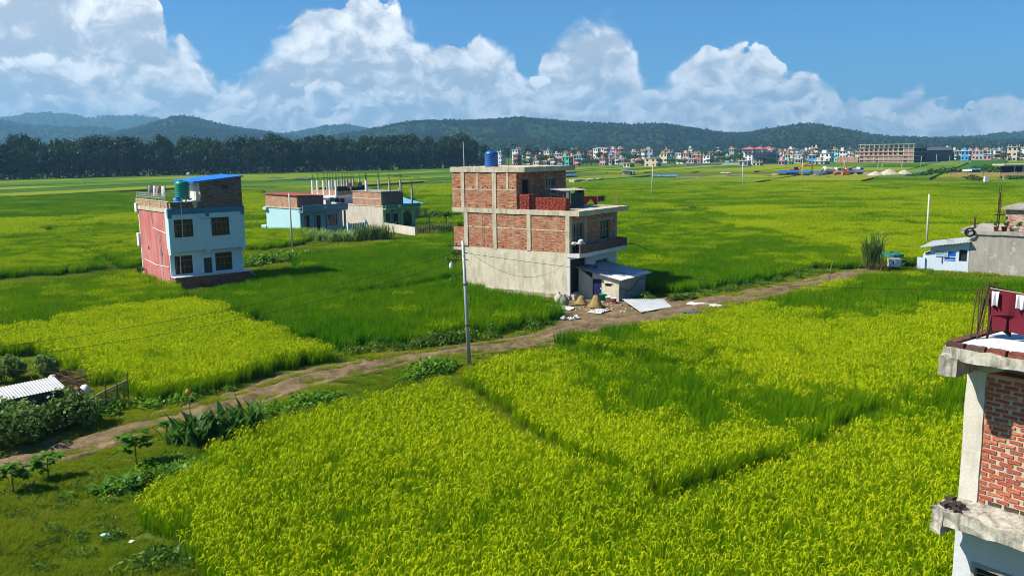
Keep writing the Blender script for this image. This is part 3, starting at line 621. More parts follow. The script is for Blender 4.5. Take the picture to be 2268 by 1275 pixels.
# ---------------------------------------------------------------- near and middle-distance houses
def wall_open(axis, c0, c1, u0, u1, z0, z1, ops=()):
    """upright wall slab with real openings; axis = the wall's normal, ops = (u0, z0, u1, z1)"""
    mb = MB(); zs = sorted({z0, z1, *[min(max(q, z0), z1) for o in ops for q in (o[1], o[3])]})
    for za, zb in zip(zs[:-1], zs[1:]):
        us = [u0]
        for o in sorted(ops):
            if o[1] < zb-1e-6 and o[3] > za+1e-6: us += [o[0], o[2]]
        us.append(u1)
        for a, b in zip(us[::2], us[1::2]):
            if b-a > 1e-4:
                if axis == 'x': mb.box(c0, a, za, c1, b, zb)
                else: mb.box(a, c0, za, b, c1, zb)
    return mb
def frame_win(par, axis, c, u0, z0, u1, z1, mat, glass, nx=2, nz=2, w=0.06, d=0.06, name='window'):
    """window: frame (parent) with one pane object behind; c = outer face position, frame reaches inward"""
    mb = MB()
    def bx(a, za, b, zb, dd=d, off=0.0):
        if axis == 'x': mb.box(c+off, a, za, c+off+dd, b, zb)
        else: mb.box(a, c+off, za, b, c+off+dd, zb)
    bx(u0, z0, u0+w, z1); bx(u1-w, z0, u1, z1); bx(u0+w, z0, u1-w, z0+w); bx(u0+w, z1-w, u1-w, z1)
    for i in range(1, nx): q = u0+(u1-u0)*i/nx; bx(q-w*.35, z0+w, q+w*.35, z1-w, d*.8, .005)
    for i in range(1, nz): q = z0+(z1-z0)*i/nz; bx(u0+w, q-w*.3, u1-w, q+w*.3, d*.6, .012)
    f = obj(name, mb, mat, par)
    g = MB(); (g.box(c+d*.85, u0+w*.5, z0+w*.5, c+d*.85+.012, u1-w*.5, z1-w*.5) if axis == 'x' else g.box(u0+w*.5, c+d*.85, z0+w*.5, u1-w*.5, c+d*.85+.012, z1-w*.5))
    obj('pane', g, glass, f); return f
CONC = plaster('concrete', (0.56, 0.51, 0.38), (0.24, 0.21, 0.15), 0.75, 1.3)
CONCD = plaster('old_concrete', (0.38, 0.36, 0.31), (0.12, 0.11, 0.10), 0.75, 1.2)
CEM = plaster('cement_plaster', (0.62, 0.57, 0.43), (0.34, 0.31, 0.23), 0.85, 0.8, patch=(0.66, 0.62, 0.51))
BRK = brickmat('brick_wall', (0.37, 0.10, 0.05), (0.47, 0.18, 0.085), (0.42, 0.32, 0.22), 0.25, 0.082, 0.014, 0.45, (0.56, 0.43, 0.27))
BRKP = brickmat('brick_pile', (0.38, 0.075, 0.045), (0.46, 0.11, 0.06), (0.14, 0.04, 0.03), 0.13, 0.075, 0.010, 0.1)
DARK = flat('dark_interior', (0.02, 0.022, 0.025), 0.8, 0.3)
GLASS = flat('dark_glass', (0.015, 0.02, 0.03), 0.12, 0.2, 3, 0, 0.5, 0.0)
FRM = flat('steel_frame', (0.22, 0.25, 0.27), 0.6)
RUST = flat('rusty_steel', (0.10, 0.05, 0.03), 0.85, 0.5, 9)
WOODB = flat('weathered_wood', (0.22, 0.15, 0.09), 0.85, 0.5, 8)
BLACKP = flat('black_plastic', (0.012, 0.012, 0.013), 0.5)
WHITEP = flat('white_paint', (0.74, 0.74, 0.70), 0.7, 0.15)
TIN = flat('tin_sheet', (0.50, 0.52, 0.55), 0.42, 0.35, 2.0, 0.35, 0.5)
CLOTHR = flat('red_cloth', (0.30, 0.012, 0.02), 0.9); CLOTHK = flat('dark_cloth', (0.03, 0.035, 0.045), 0.9); CLOTHW = flat('white_cloth', (0.72, 0.72, 0.72), 0.9); CLOTHM = flat('maroon_cloth', (0.13, 0.008, 0.02), 0.9)
STONE = flat('rubble_stone', (0.42, 0.38, 0.29), 0.95, 0.5, 6, 0, 0.1, 0.5)
def sheet(pts, thick=0.012, corr=0, amp=0.018, sag=0.0):
    """thin sheet between four corners a,b,c,d; corr = number of corrugations running a->d"""
    a, b, c, d = [Vector(p) for p in pts]; nrm = (b-a).cross(d-a).normalized(); nu = max(2, corr*6) if corr else 6; mb = MB()
    def fn(off):
        def q(u, v):
            p = (a*(1-u)+b*u)*(1-v)+(d*(1-u)+c*u)*v; w = amp*math.sin(u*corr*2*math.pi) if corr else 0
            return tuple(p+nrm*(off+w)-Vector((0, 0, sag*math.sin(u*math.pi)*math.sin(v*math.pi))))
        return q
    nv = 5; mb.grid(fn(0), nu, nv); mb.grid(fn(-thick), nu, nv); n = (nu+1)*(nv+1)
    rim = [i for i in range(nu+1)]+[(j*(nu+1)+nu) for j in range(1, nv+1)]+[nv*(nu+1)+i for i in range(nu-1, -1, -1)]+[j*(nu+1) for j in range(nv-1, 0, -1)]
    for p, q in zip(rim, rim[1:]+rim[:1]): mb.f.append((p, n+p, n+q, q))
    return mb
def cloth(w, h, seed=0, cut=None, amp=0.06):
    rg = random.Random(seed); ph = rg.random()*6; mb = MB()
    def q(off):
        return lambda u, v: (w*u, off+amp*math.sin(u*9+ph)*(0.25+v)+amp*.5*math.sin(u*21+ph*2)*v, -h*v*(1+0.06*math.sin(u*7+ph)))
    mb.grid(q(0), 16, 8); n = len(mb.v); mb.grid(q(0.012), 16, 8)
    return mb
def trousers(w, h, leg=0.42, gap=0.16):
    """pair of trousers or a cut cloth hung from a line: waist band and two hanging legs, 1 cm thick"""
    prof = [(0, 0), (w, 0), (w*1.02, -h), (w*(.5+gap), -h*.97), (w*.52, -h*leg), (w*.48, -h*leg), (w*(.5-gap), -h*.96), (-w*.02, -h*1.02)]
    return MB().extr(prof, 'y', -0.006, 0.006)
def tank_parts(t, r, h, mat, bands=7):
    prof = [(r*.97, 0)]
    for i in range(bands):
        z0 = h*.80*i/bands; z1 = h*.80*(i+1)/bands; prof += [(r*.97, z0+.02*h), (r, z0+.04*h), (r, z1-.03*h), (r*.965, z1-.01*h)]
    prof += [(r*.97, h*.82), (r*.80, h*.92), (r*.45, h*.945), (0.02, h*.95)]
    obj('body', MB().lathe(prof, 28), mat, t, True)
    obj('lid', MB().lathe([(r*.36, h*.935), (r*.36, h*.985), (r*.31, h), (0.01, h*1.005)], 20, (-r*.15, 0, 0)), mat, t, True)
def rot_z(az): return -R(az)

def center_house():
    t = thing('brick_house', 'bare brick and concrete three-storey house standing beside the dirt track', 'house', CHA, rot_z(-54))
    W, D = 7.0, 9.75
    gw = obj('ground_floor_wall', MB(), CEM, t); 
    m = MB(); m.box(0, 0.235, 0, 0.23, D, 3.42); m.box(W-.23, 0.235, 0, W, D, 3.42); m.box(.235, D-.23, 0, W-.235, D, 3.42)
    gw.data = m.mesh('ground_floor_wall'); gw.data.materials.append(CEM)
    f = wall_open('y', 0, .23, 0, W, 0, 3.12, [(.16, .45, 2.28, 2.92), (3.5, 1.0, 5.8, 2.3), (3.72, 2.3, 5.58, 2.5)])
    obj('front_wall', f, plaster('white_plaster', (0.62, 0.63, 0.62), (0.35, 0.36, 0.36), 0.5), t)
    sh = obj('rolling_shutter', MB(), flat('shutter', (0.018, 0.017, 0.018), 0.6), t); m = MB()
    for i in range(30): m.box(.16, .12+.012*(i % 2), .46+i*.082, 2.28, .16, .46+i*.082+.081)
    sh.data = m.mesh('rolling_shutter'); sh.data.materials.append(MATS['shutter'])
    obj('window_recess', B(3.5, .16, 1.0, 5.8, .2, 2.5), GLASS, t)
    obj('step', B(.05, -.35, 0, 2.4, -.002, .40), CEM, t)
    obj('foundation', rough_box(-.16, -.05, -.1, 0.1, D+.15, .34, .3, .05, 3), STONE, t)
    # first floor
    obj('balcony_slab', rough_box(-.04, -.86, 3.122, W+.15, 0.228, 3.40, .5, .012, 5), plaster('white_edge', (0.62, 0.62, 0.58), (0.33, 0.33, 0.31), .6), t)
    obj('floor_slab', B(.25, .25, 3.2, W-.25, D-.25, 3.40), CONCD, t)
    obj('brick_side_wall', B(.02, .36, 3.424, .25, D, 6.12), BRK, t)
    m = MB(); m.box(W-.25, .26, 3.43, W-.02, D, 6.12); m.box(.26, D-.25, 3.43, W-.26, D-.01, 6.12); obj('brick_rear_wall', m, BRK, t)
    obj('brick_front_wall', wall_open('y', .02, .24, .32, W-.03, 3.405, 6.12, [(.45, 3.42, 1.95, 5.55), (4.35, 4.0, 5.85, 5.48)]), BRK, t)
    obj('rear_terrace_wall', B(.03, D+.02, 3.35, .26, D+1.15, 4.95), BRK, t)
    obj('rear_terrace_slab', B(.0, D+.01, 3.12, W, D+1.2, 3.345), CONC, t)
    for y0, y1, z0, z1 in ((-.0, .35, 3.404, 6.125), (3.42, 3.76, 3.42, 6.125), (6.60, 6.96, 3.42, 6.125), (9.42, 9.80, 3.42, 6.125)):
        obj('column', rough_box(-.035, y0, z0, .3, y1, z1, .5, .008, int(y0*7)+2), CONC, t)
    obj('column', B(2.05, -.01, 3.41, 2.4, .27, 6.12), CONCD, t); obj('column', B(W-.3, -.012, 3.41, W+.02, .27, 6.12), CONCD, t)
    m = MB(); m.box(.012, .36, 5.0, .03, 9.42, 5.07); obj('mortar_band', m, CEM, t)
    m = MB(); m.box(.36, .0, 5.56, 2.04, .03, 5.72); m.box(2.41, .0, 5.50, W-.31, .03, 5.66); obj('lintel', m, CONCD, t)
    for c in ((.45, 1.95, 3.42, 5.55, 3, 1), ): frame_win(t, 'y', .10, c[0], c[2], c[1], c[3], FRM, GLASS, 3, 2, .07, .06, 'balcony_door')
    frame_win(t, 'y', .10, 4.35, 4.0, 5.85, 5.48, FRM, GLASS, 3, 2, .06, .06)
    m = MB(); m.box(.10, -.85, 3.405, W+.12, -.73, 4.02); m.box(W-.02, -.728, 3.405, W+.12, 0.0, 4.02)
    obj('balcony_parapet', m, brickmat('parapet_brick', (0.15, 0.07, 0.05), (0.20, 0.10, 0.07), (0.16, 0.12, 0.10), .25, .08, .012, .25, (.2, .17, .14)), t)
    obj('drain_pipe', MB().tube([(W+.10, -.9, 3.5), (W+.6, -1.3, 3.45), (W+1.6, -1.9, 2.95)], .03, 6), BLACKP, t)
    # roof of the first floor
    obj('terrace_slab', rough_box(-.05, -.82, 6.125, W+.4, 11.0, 6.48, .5, .014, 9), CONC, t)
    # second floor
    F0, F1, W2 = 4.7, 10.95, 6.95
    obj('upper_side_wall', B(.02, F0, 6.484, .25, F1, 9.24), BRK, t)
    m = MB(); m.box(W2-.23, F0+.24, 6.484, W2, F1, 9.24); m.box(.26, F1-.23, 6.484, W2-.24, F1-.01, 9.24); obj('upper_rear_wall', m, BRK, t)
    obj('upper_front_wall', wall_open('y', F0+.005, F0+.235, .255, W2-.005, 6.484, 9.24, [(.78, 6.5, 1.78, 8.72), (4.08, 7.35, 5.50, 8.70)]), BRK, t)
    for y0, y1 in ((6.58, 6.96), (9.70, 10.02)): obj('column', rough_box(-.03, y0, 6.484, .3, y1, 9.245, .5, .008, int(y0*9)), CONC, t)
    for y in (5.45, 8.35): obj('mortar_seam', rough_box(-.005, y, 7.9, .1, y+.18, 9.24, .2, .012, int(y*5)), CONC, t)
    obj('mortar_band', B(.012, F0+.02, 7.88, .03, F1-.02, 7.95), CONC, t)
    obj('roof_slab', rough_box(-.06, 3.9, 9.244, W2+.12, 11.08, 9.62, .45, .016, 12), CONC, t)
    frame_win(t, 'y', F0+.1, .78, 6.5, 1.78, 8.72, FRM, DARK, 1, 1, .07, .06, 'roof_door')
    frame_win(t, 'y', F0+.08, 4.08, 7.35, 5.50, 8.70, flat('blue_grey_frame', (.42, .50, .56), .6), GLASS, 2, 2, .07, .06)
    rg = random.Random(3)
    for (y, z) in [(.62+i*1.17+rg.uniform(-.2, .2), 5.02+rg.uniform(-.05, .05)) for i in range(8)]+[(.9+i*1.25+rg.uniform(-.2, .2), 3.56) for i in range(7)]+[(5.0+i*.95, 8.02) for i in range(6)]+[(4.95+i*.85, 6.62) for i in range(7)]:
        if any(abs(y-c) < .3 for c in (3.59, 6.78, 9.6)): y += .45
        obj('putlog_hole', B(.012, y, z, .05, y+.11, z+.10), DARK, t)
    m = MB()
    for i in range(9): x = 7.12+.09*(i % 3); y = .12+.11*(i//3); m.tube([(x, y, 6.4), (x+.02, y+.01, 6.98+.4*rg.random())], .012, 5)
    obj('rebar', m, flat('yellowed_rebar', (.30, .30, .07), .7), t)
    m = MB()
    for i in range(6): x = .2+.1*(i % 3); y = 3.3+.12*(i//3); m.tube([(x, y, 6.4), (x, y, 7.5+.3*rg.random())], .012, 5)
    obj('rebar', m, RUST, t)
    # plaster run-marks are in the material; a cable hangs along the wall
    obj('wall_cable', MB().tube([(-.06, 7.9, 6.0), (-.05, 7.92, 3.6)], .012, 5), BLACKP, t)
    def L(x, y, z): return t.matrix_basis @ Vector((x, y, z))
    bpy.context.view_layer.update(); M = Matrix.Translation(CHA) @ Matrix.Rotation(rot_z(-54), 4, 'Z')
    L = lambda x, y, z: M @ Vector((x, y, z)); rz = rot_z(-54)
    # things on and around it
    def pile(x0, y0, x1, y1, z0, z1, label, seed):
        p = thing('brick_stack', label, 'bricks', L(x0, y0, z0), rz, 'brick stacks on the terrace'); rg = random.Random(seed); m = MB(); h = (z1-z0)
        nz = int(h/.07); ny = int((y1-y0)/.125); nx = int((x1-x0)/.25)
        core = B(.1, .08, 0, x1-x0-.1, y1-y0-.08, h-.09); obj('inner_bricks', core, BRKP, p)
        proto = B(0, 0, 0, .235, .108, .062).mesh('brick'); mats = [flat('pile_brick_%d' % i, c, .9, .3, 6) for i, c in enumerate(((.34, .055, .035), (.40, .085, .05), (.27, .045, .03)))]
        ms = []
        for mm in mats: q = proto.copy(); q.materials.append(mm); ms.append(q)
        nb = 0
        for k in range(nz):
            for j in range(ny):
                o = obj('brick', rg.choice(ms), None, p, loc=(rg.uniform(-.03, .03), j*.125+rg.uniform(0, .012), k*.07), rot=(0, 0, rg.uniform(-.06, .06))); nb += 1
        for j in range(ny):
            for i in range(1, nx):
                obj('brick', rg.choice(ms), None, p, loc=(i*.25+rg.uniform(-.03, .03), j*.125, h-.12+rg.uniform(0, .05)), rot=(rg.uniform(-.06, .06), rg.uniform(-.06, .06), rg.uniform(-.3, .3)))
    pile(.12, .42, .95, 3.1, 6.49, 7.40, 'long red brick stack along the terrace edge of the bare house', 1)
    pile(.12, 3.62, .95, 4.55, 6.49, 7.62, 'short red brick stack against the upper room of the bare house', 2)
    k = thing('rooftop_shack', 'small tin-roofed shack behind the long brick stack', 'shack', L(1.9, 1.7, 6.49), rz)
    m = MB(); 
    for x, y in ((0, 0), (2.9, 0), (0, 1.4), (2.9, 1.4)): m.tube([(x, y, 0), (x, y, 1.38)], .035, 6)
    obj('post', m, WOODB, k); obj('roof', sheet([(-.25, -.2, 1.36), (3.15, -.2, 1.30), (3.15, 1.6, 1.48), (-.25, 1.6, 1.5)], .02, 9, .02), flat('patchy_tin', (.52, .48, .44), .6, .55, 2.2), k)
    obj('side_panel', B(.02, -.02, 0, .9, .02, 1.25), flat('brown_board', (.12, .06, .05), .8), k); obj('white_panel', B(.28, -.045, .45, .62, -.021, 1.2), WHITEP, k)
    obj('net_panel', B(1.0, -.01, .05, 2.85, .0, 1.1), flat('green_net', (.04, .09, .08), .8), k)
    lad = thing('ladder', 'bamboo ladder leaning on the upper room of the bare brick house', 'ladder', L(2.1, 3.25, 6.49), rz); m = MB()
    a, b, sft = Vector((0, 0, 0)), Vector((.9, 1.0, 3.0)), Vector((.42, 0, 0)); m.tube([a, b], .045, 6); m.tube([a+sft, b+sft], .045, 6); obj('rail', m, flat('pale_bamboo', (.42, .33, .18), .8), lad); m = MB()
    for i in range(9): p = a.lerp(b, .08+i*.1); m.tube([p, p+sft], .02, 5)
    obj('rung', m, WOODB, lad)
    tk = thing('water_tank', 'blue ribbed plastic water tank on the bare brick house roof', 'water tank', L(1.2, 7.9, 9.62), rz); tank_parts(tk, .53, 1.28, flat('blue_plastic', (.012, .10, .36), .35, .15, 2, 0, .5, .03))
    tag(obj('aerial_pole', MB().tube([(0, 0, 0), (-.03, 0, 1.95)], .025, 6), WHITEP, loc=L(.4, 10.0, 9.62)), 'thin pale aerial pole at the roof corner of the bare brick house', 'pole')
    hp = [(0, 0, 0)]+[(0, .55-.55*math.cos(q), 1.1+.6*math.sin(q)) for q in [math.pi*i/10 for i in range(11)]]+[(0, 1.1, .1)]
    tag(obj('pipe_hoop', MB().tube([(p[1]*1.3, p[0], p[2]) for p in hp], .022, 6), BLACKP, loc=L(2.25, 7, 9.62), rot=(0, 0, rz)), 'thin black pipe bent into a hoop on the bare brick roof', 'pipe')
    tag(obj('aerial_cable', MB().tube([(0, 0, 0), (.5, .1, .22), (1.0, .2, .1), (1.3, .25, 0)], .015, 5), BLACKP, loc=L(.4, 9.2, 9.63), rot=(0, 0, rz)), 'loose black cable arching off the roof edge near the blue tank', 'cable')
    ln = thing('washing_line', 'washing line strung over the terrace of the bare brick house', 'clothes line', L(3.4, 1.0, 6.49), rz)
    m = MB(); m.tube([(0, 0, 0), (0, 0, 1.0)], .02, 5); m.tube([(3.5, 0, 0), (3.5, 0, .85)], .02, 5); obj('post', m, RUST, ln); obj('cord', MB().tube([(0, 0, .97), (1.7, 0, .80), (3.5, 0, .82)], .008, 4), BLACKP, ln)
    c = obj('red_cloth', trousers(2.0, .62, .32, .32), CLOTHR, loc=L(3.65, .98, 7.36), rot=(0, R(4), rz)); tag(c, 'red cloth hung on the bare brick house terrace line', 'laundry')
    c = obj('dark_shorts', trousers(.98, .42, .7, .06), CLOTHK, loc=L(5.75, .98, 7.25), rot=(0, 0, rz)); tag(c, 'dark shorts hung right of the red cloth on the terrace', 'laundry')
    rb = thing('potted_plant_stand', 'leafy creeper on a frame at the end of the rooftop shack', 'plant', L(5.0, 2.3, 6.49), rz); V, Fq = puff(77, 90, .20, .55, .75, 5, .75); obj('foliage', npmesh('foliage', V, Fq), leafmat('creeper', (.02, .06, .015), (.06, .13, .02)), rb); obj('stem', MB().tube([(0, 0, 0), (.05, 0, 1.2)], .025, 5), WOODB, rb)
    sk = thing('cement_sacks', 'white cement sacks slumped on the balcony corner of the bare house', 'sacks', L(.15, -.78, 4.02), rz)
    for i, (x, y, z) in enumerate(((.15, .12, .12), (.55, .1, .1), (.35, .15, .3), (.0, .5, .12))): obj('sack', MB().blob((x, y, z), .25, .2, .11, i, 9, 6, .32), flat('sack_white', (.66, .65, .60), .9, .3, 5), sk, True)
    rb2 = thing('rubble_bricks', 'loose dark bricks lying along the balcony of the bare house', 'bricks', L(3.2, -.6, 3.41), rz); rg = random.Random(8)
    for i in range(14): obj('brick', B(0, 0, 0, .23, .11, .07), flat('pile_brick_2', (.27, .045, .03)), rb2, loc=(rg.uniform(0, 2), rg.uniform(0, .35), .09*(i % 3)+.55*0), rot=(0, 0, rg.uniform(0, 3)))
    # lean-to shed
    s = thing('lean_to_shed', 'grey cement lean-to shed with tin roof in front of the bare house', 'shed', L(1.2, 0, 0), rz); w, d = 4.15, 3.4
    m = wall_open('x', 0, .12, -d, -.02, 0, 1.52, [(-1.98, .05, -1.22, 1.52), (-2.78, 1.05, -2.28, 1.28)]); m.add([(0, -.02, 1.52), (0, -1.2, 1.52), (0, -.02, 2.2), (.12, -.02, 1.52), (.12, -1.2, 1.52), (.12, -.02, 2.2)], [(0, 2, 1), (3, 4, 5), (1, 2, 5, 4)])
    m.hexa([(0, -1.2, 1.52), (.12, -1.2, 1.52), (.12, -d, 1.52), (0, -d, 1.52)][::-1], [(0, -1.2, 1.98), (.12, -1.2, 1.98), (.12, -d, 1.54), (0, -d, 1.54)][::-1])
    obj('side_wall', m, CEM, s); obj('front_wall', wall_open('y', -d, -d+.12, .122, w, 0, 1.52), plaster('shed_plaster', (.30, .29, .25), (.17, .17, .15), .6), s); obj('far_wall', B(w-.12, -d+.122, 0, w, -.02, 1.52), CEM, s)
    dr = obj('door', B(.03, -1.97, .05, .07, -1.23, 1.52), flat('blue_door', (.010, .018, .075), .5), s); obj('handle', B(.012, -1.9, .78, .03, -1.86, .9), WHITEP, dr)
    obj('vent', B(.04, -2.78, 1.05, .09, -2.28, 1.28), DARK, s); obj('vent_hood', B(-.10, -2.85, 1.28, 0.0, -2.2, 1.31), CEM, s)
    rf = obj('roof', sheet([(-.25, .35, 2.32), (4.45, .35, 2.26), (4.5, -3.75, 1.58), (-.28, -3.75, 1.56)], .02, 14, .02), TIN, s)
    obj('roof_patch', sheet([(-.27, -2.6, 1.80), (.9, -2.6, 1.80), (.9, -3.74, 1.615), (-.29, -3.74, 1.605)], .01, 4, .012), WHITEP, rf)
    obj('roof_edge', sheet([(.9, -3.3, 1.695), (4.5, -3.3, 1.71), (4.52, -3.78, 1.615), (.9, -3.78, 1.605)], .01, 10, .012), WHITEP, rf)
    tag(obj('picture_frame', MB().box(0, 0, 0, 1.0, .07, .06).box(0, .73, 0, 1.0, .8, .06).box(0, .07, 0, .07, .73, .06).box(.93, .07, 0, 1.0, .73, .06), BLACKP, loc=L(1.75, -1.05, 2.19), rot=(R(9), 0, rz+.3)), 'empty dark frame lying on the lean-to shed roof', 'frame')
    obj('hose', MB().tube([(-.05, -d-.03, .75), (.4, -d-.05, .95), (1.2, -d-.05, .62), (2.2, -d-.05, .75), (3.0, -d-.05, 1.25), (3.6, -d-.05, 1.3), (4.05, -d-.04, 1.1)], .018, 6), BLACKP, s)
    # yard clutter
    STRAW = flat('straw', (.40, .29, .12), .95, .65, 20, 0, .1, .9)
    for i, (p, hh, rr, lb) in enumerate(((L(-1.2, -1.7, 0), .62, .44, 'small cone-shaped straw heap near the sacks in the yard'), (L(-1.7, -3.2, 0), .88, .48, 'taller cone-shaped straw heap by the shed door'))):
        h = thing('straw_heap', lb, 'straw', p, 0, 'straw heaps in the yard'); me = MB().lathe([(rr, 0), (rr*1.08, .10), (rr*.80, hh*.35), (rr*.55, hh*.72), (rr*.42, hh*.9), (rr*.25, hh), (.02, hh*1.02)], 18).mesh('heap', True); jit(me, .03, i); obj('heap', me, STRAW, h)
        obj('rim', MB().tube([(rr*1.05*math.cos(q), rr*1.05*math.sin(q), .1+.02*math.sin(q*5)) for q in [2*math.pi*k/20 for k in range(21)]], .05, 6), STRAW, h)
    def bucket(p, r, h, mat, lb, band=None):
        b = thing('bucket', lb, 'bucket', p, 0, 'buckets by the shed'); obj('body', MB().lathe([(r*.8, 0), (r, h), (r*1.06, h), (r*1.06, h-.03), (r*.94, h-.01), (r*.75, .03), (.01, .03)], 16), mat, b, True)
        obj('handle', MB().tube([(r*math.cos(q), .0, h-.02-.12*math.sin(q)) for q in [math.pi*k/8 for k in range(9)]], .008, 4), FRM, b)
        if band: obj('band', MB().lathe([(r*.90, h*.35), (r*.985, h*.75), (r*.93, h*.75), (r*.87, h*.35)], 16), band, b, True)
    bucket(L(.95, -2.2, 0), .26, .5, flat('green_plastic', (.01, .28, .16), .4), 'green plastic drum outside the lean-to shed')
    bucket(L(.62, -2.85, 0), .21, .42, WHITEP, 'plain white bucket beside the green drum'); bucket(L(.35, -3.45, 0), .21, .42, WHITEP, 'white bucket with red band at the shed corner', CLOTHR)
    bucket(L(1.0, -1.75, 0), .13, .24, CLOTHR, 'small red pail between the shed door and green drum')
    o = obj('tin_sheet', sheet([L(-2.3, -7.0, .16), L(.9, -7.7, .10), L(3.3, -5.9, .12), L(.2, -4.2, .42)], .012, 18, .02), flat('grey_tin', (.55, .57, .58), .5, .3, 1.5, .3)); tag(o, 'large corrugated tin sheet lying on the ground beside the lean-to shed', 'tin sheet')
    SACK = flat('poly_sheet', (.62, .60, .54), .85, .4, 4)
    rg = random.Random(21)
    for i, (x, y, w_, l_, lb) in enumerate(((-3.1, -1.2, 2.3, 1.2, 'pale plastic tarp crumpled beside the straw heaps'), (-2.9, -4.2, 1.0, 1.6, 'flattened white sack lying in front of the taller straw heap'), (3.0, -9.2, 2.4, .9, 'pale sacking strip beyond the tin sheet'))):
        me = MB().grid(lambda u, v: ((u-.5)*l_, (v-.5)*w_, .05+.12*rg.random()*(1-abs(2*u-1)**3)), 12, 12).mesh('tarp'); tag(obj('tarp', me, SACK, loc=L(x, y, 0), rot=(0, 0, rz)), lb, 'tarp')
    for i, (px_, py_, lb) in enumerate(((1250, 678, 'olive sack slumped at the front corner of the bare house'), (1238, 672, 'pale green sack leaning nearest the rice by the bare house'))):
        q = thing('grain_sack', lb, 'sack', G(px_, py_)); obj('bag', MB().blob((0, 0, .32), .34, .3, .42, i+4, 10, 7, .10), flat('sack_%d' % i, ((.20, .22, .16), (.48, .50, .36))[i], .9, .4, 5), q, True); obj('tied_neck', MB().tube([(0, 0, .7), (.04, 0, .86)], .06, 7, .10), flat('sack_%d' % i, (.2, .2, .2)), q)
    q = thing('plastic_bags', 'white plastic bags dumped on the verge grass below the house corner', 'rubbish', G(1262, 708))
    for i, (x, y, r_) in enumerate(((-.45, 0, .2), (0, .1, .15), (.4, .15, .22), (.1, -.2, .13))): obj('bag', MB().blob((x, y, r_*.55), r_, r_*.8, r_*.7, i+30, 9, 6, .35), WHITEP, q)
    pd = obj('puddle', MB().lathe([(.9, .0), (.9, .004), (.01, .005)], 20), flat('puddle_water', (.10, .09, .08), .05, .1, 3, 0, .6, 0), loc=G(1528, 692, .07)+Vector((0, 0, .07)), kind='structure'); pd.scale = (.8, .3, 1)
    rg = random.Random(5)
    rb = thing('yard_rubble', 'scattered stones and broken brick along the yard edge', 'rubble', L(-1, -4.5, 0), rz); bm_ = [MB().blob((0, 0, .04), .12, .09, .07, i, 6, 4, .3).mesh('stone') for i in range(4)]
    for q in bm_: q.materials.append(STONE)
    for i in range(46): obj('stone', rg.choice(bm_), None, rb, loc=(rg.uniform(-2.5, 2.5), rg.uniform(-3, 2.2), 0), rot=(0, 0, rg.uniform(0, 6)))
center_house()

